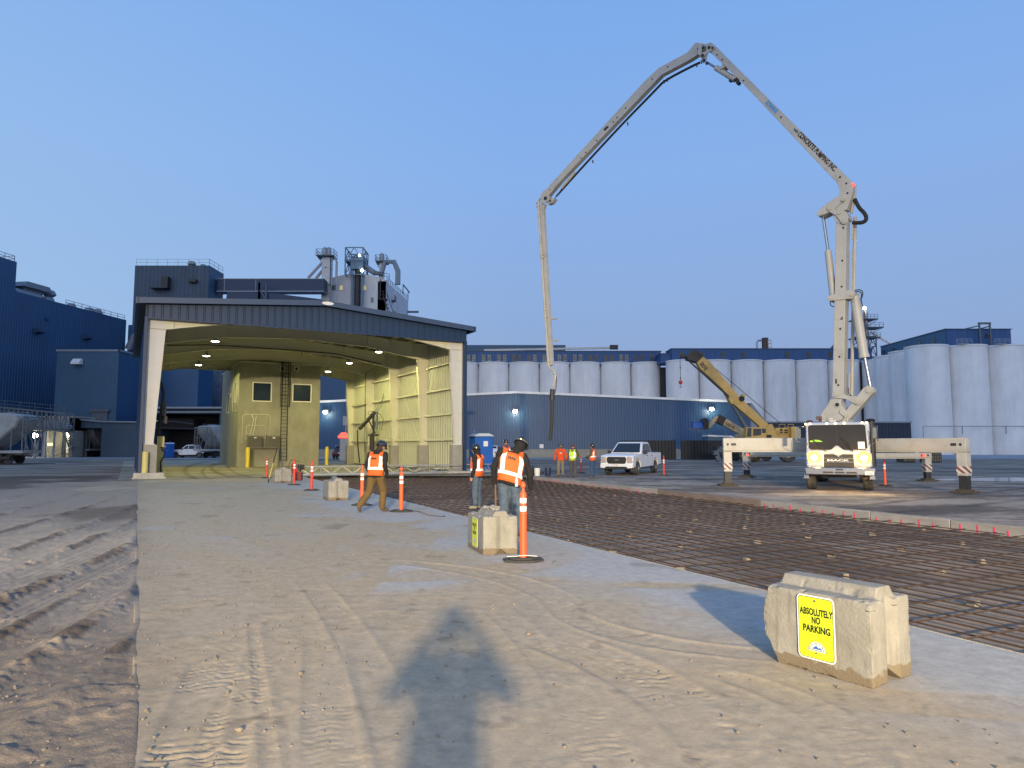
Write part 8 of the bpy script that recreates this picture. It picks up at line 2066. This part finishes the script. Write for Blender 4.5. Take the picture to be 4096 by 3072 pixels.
# 5 orange hoodie
p = G(2243, 1907)
person('man in bright orange hoodie and khaki trousers standing beside the buckets', p, R(176), stand(elL=(-.30, -.02, 1.16), elR=(.30, -.02, 1.16), wrL=(-.33, .04, .90), wrR=(.33, .04, .90), knL=(-.10, .03, .5), knR=(.12, .02, .5)),
    dict(pants=M_khaki, boots=M_boot, top=M_hood, chesttext='ICON', hat='hard', hatm=M_greenhat, hair='short', glove=M_glove, beard=1, tw=1.14, brim=(.03, .01)), 1.03)
# 6 lime vest
p = G(2293, 1910)
person('man in rust beanie with lime vest over olive jacket, hands in pockets', p, R(150), stand(elL=(-.29, -.10, 1.17), wrL=(-.20, .10, 1.0), elR=(.29, -.10, 1.17), wrR=(.20, .10, 1.0), knL=(-.14, .06, .5), anL=(-.20, .10, .09), toeL=(-.23, .24, .045), knR=(.13, -.02, .5), anR=(.18, -.10, .09), toeR=(.21, .04, .045), curl=.9),
    dict(pants=M_greypant, boots=M_boot, top=M_olive, vest=M_lime, tape=M_tape, hat='beanie', hatm=M_beanie, hair='short', shades=1, hoodback=1, hoodm=M_greyhood, beard=1), 1.0)
# 7 right man
p = G(2372, 1913)
person('older man in dark wide-brimmed hard hat, orange vest and blue jeans, beside pickup', p, R(62), stand(elL=(-.26, .02, 1.17), wrL=(-.16, .26, 1.08), elR=(.26, .02, 1.17), wrR=(.14, .26, 1.08), curl=.8, knL=(-.12, .02, .5), knR=(.12, .02, .5), anL=(-.15, .0, .09), anR=(.16, .02, .09)),
    dict(pants=M_jean2, boots=M_boot, top=M_olive, vest=M_vest, hat='hard', hatm=M_blackhat, brim=(.06, .05), glove=M_glove, hair='short', tw=1.12, pw=1.1, band=.22), 1.02)
# 8 the photographer, standing just behind the viewpoint with phone raised (their shadow is in the picture)
person('photographer in dark work clothes with phone raised, whose long shadow falls ahead', (-.09, -.62, 0), 0, stand(elL=(-.33, .12, 1.28), wrL=(-.11, .34, 1.58), elR=(.33, .12, 1.28), wrR=(.12, .34, 1.58), head=(0, .0, 1.64), curl=.6, shL=(-.2, 0, 1.44), shR=(.2, 0, 1.44), knL=(-.12, .02, .5), knR=(.12, .02, .5)),
    dict(pants=M_brownpant, boots=M_boot, top=M_blackcloth, hat='hard', hatm=M_blackhat, tw=1.08, pw=1.15), 1.04)
# ================================================================ separate pieces become parts of their own
def split_parts(prefix, single):
    for o in [o for o in bpy.data.objects if o.type == 'MESH' and (o.name == prefix or o.name.startswith(prefix+'.'))]:
        me = o.data; n = len(me.vertices); par = list(range(n))
        def find(a):
            while par[a] != a: par[a] = par[par[a]]; a = par[a]
            return a
        for e in me.edges:
            a, b_ = find(e.vertices[0]), find(e.vertices[1])
            if a != b_: par[a] = b_
        groups = {}
        for p in me.polygons: groups.setdefault(find(p.vertices[0]), []).append(p)
        if not 1 < len(groups) <= 60: continue
        for ps in groups.values():
            ids = sorted({v for p in ps for v in p.vertices}); mp = {v: i for i, v in enumerate(ids)}
            m2 = bpy.data.meshes.new(single); m2.from_pydata([me.vertices[v].co[:] for v in ids], [], [[mp[v] for v in p.vertices] for p in ps]); m2.materials.append(me.materials[0])
            m2.update(); q = bpy.data.objects.new(single, m2); COL.objects.link(q); q.parent = o.parent; q.matrix_parent_inverse = o.matrix_parent_inverse.copy(); q.matrix_basis = o.matrix_basis.copy()
        bpy.data.objects.remove(o)
for a, c in (('brace_rods', 'brace_rod'), ('cross_braces', 'cross_brace'), ('wall_units', 'wall_unit'), ('side_windows', 'side_window'), ('windows', 'window'), ('bolt_holes', 'bolt_hole'), ('girts', 'girt'), ('purlins', 'purlin'), ('wall_hoods', 'wall_hood'), ('column_footing', 'footing'), ('winch_openings', 'winch_opening'), ('bracket_pins', 'bracket_pin'), ('cab_windows', 'cab_window'), ('pipe_clamps', 'pipe_clamp'), ('yellow_brackets', 'yellow_bracket'), ('top_lamps', 'top_lamp')):
    split_parts(a, c)
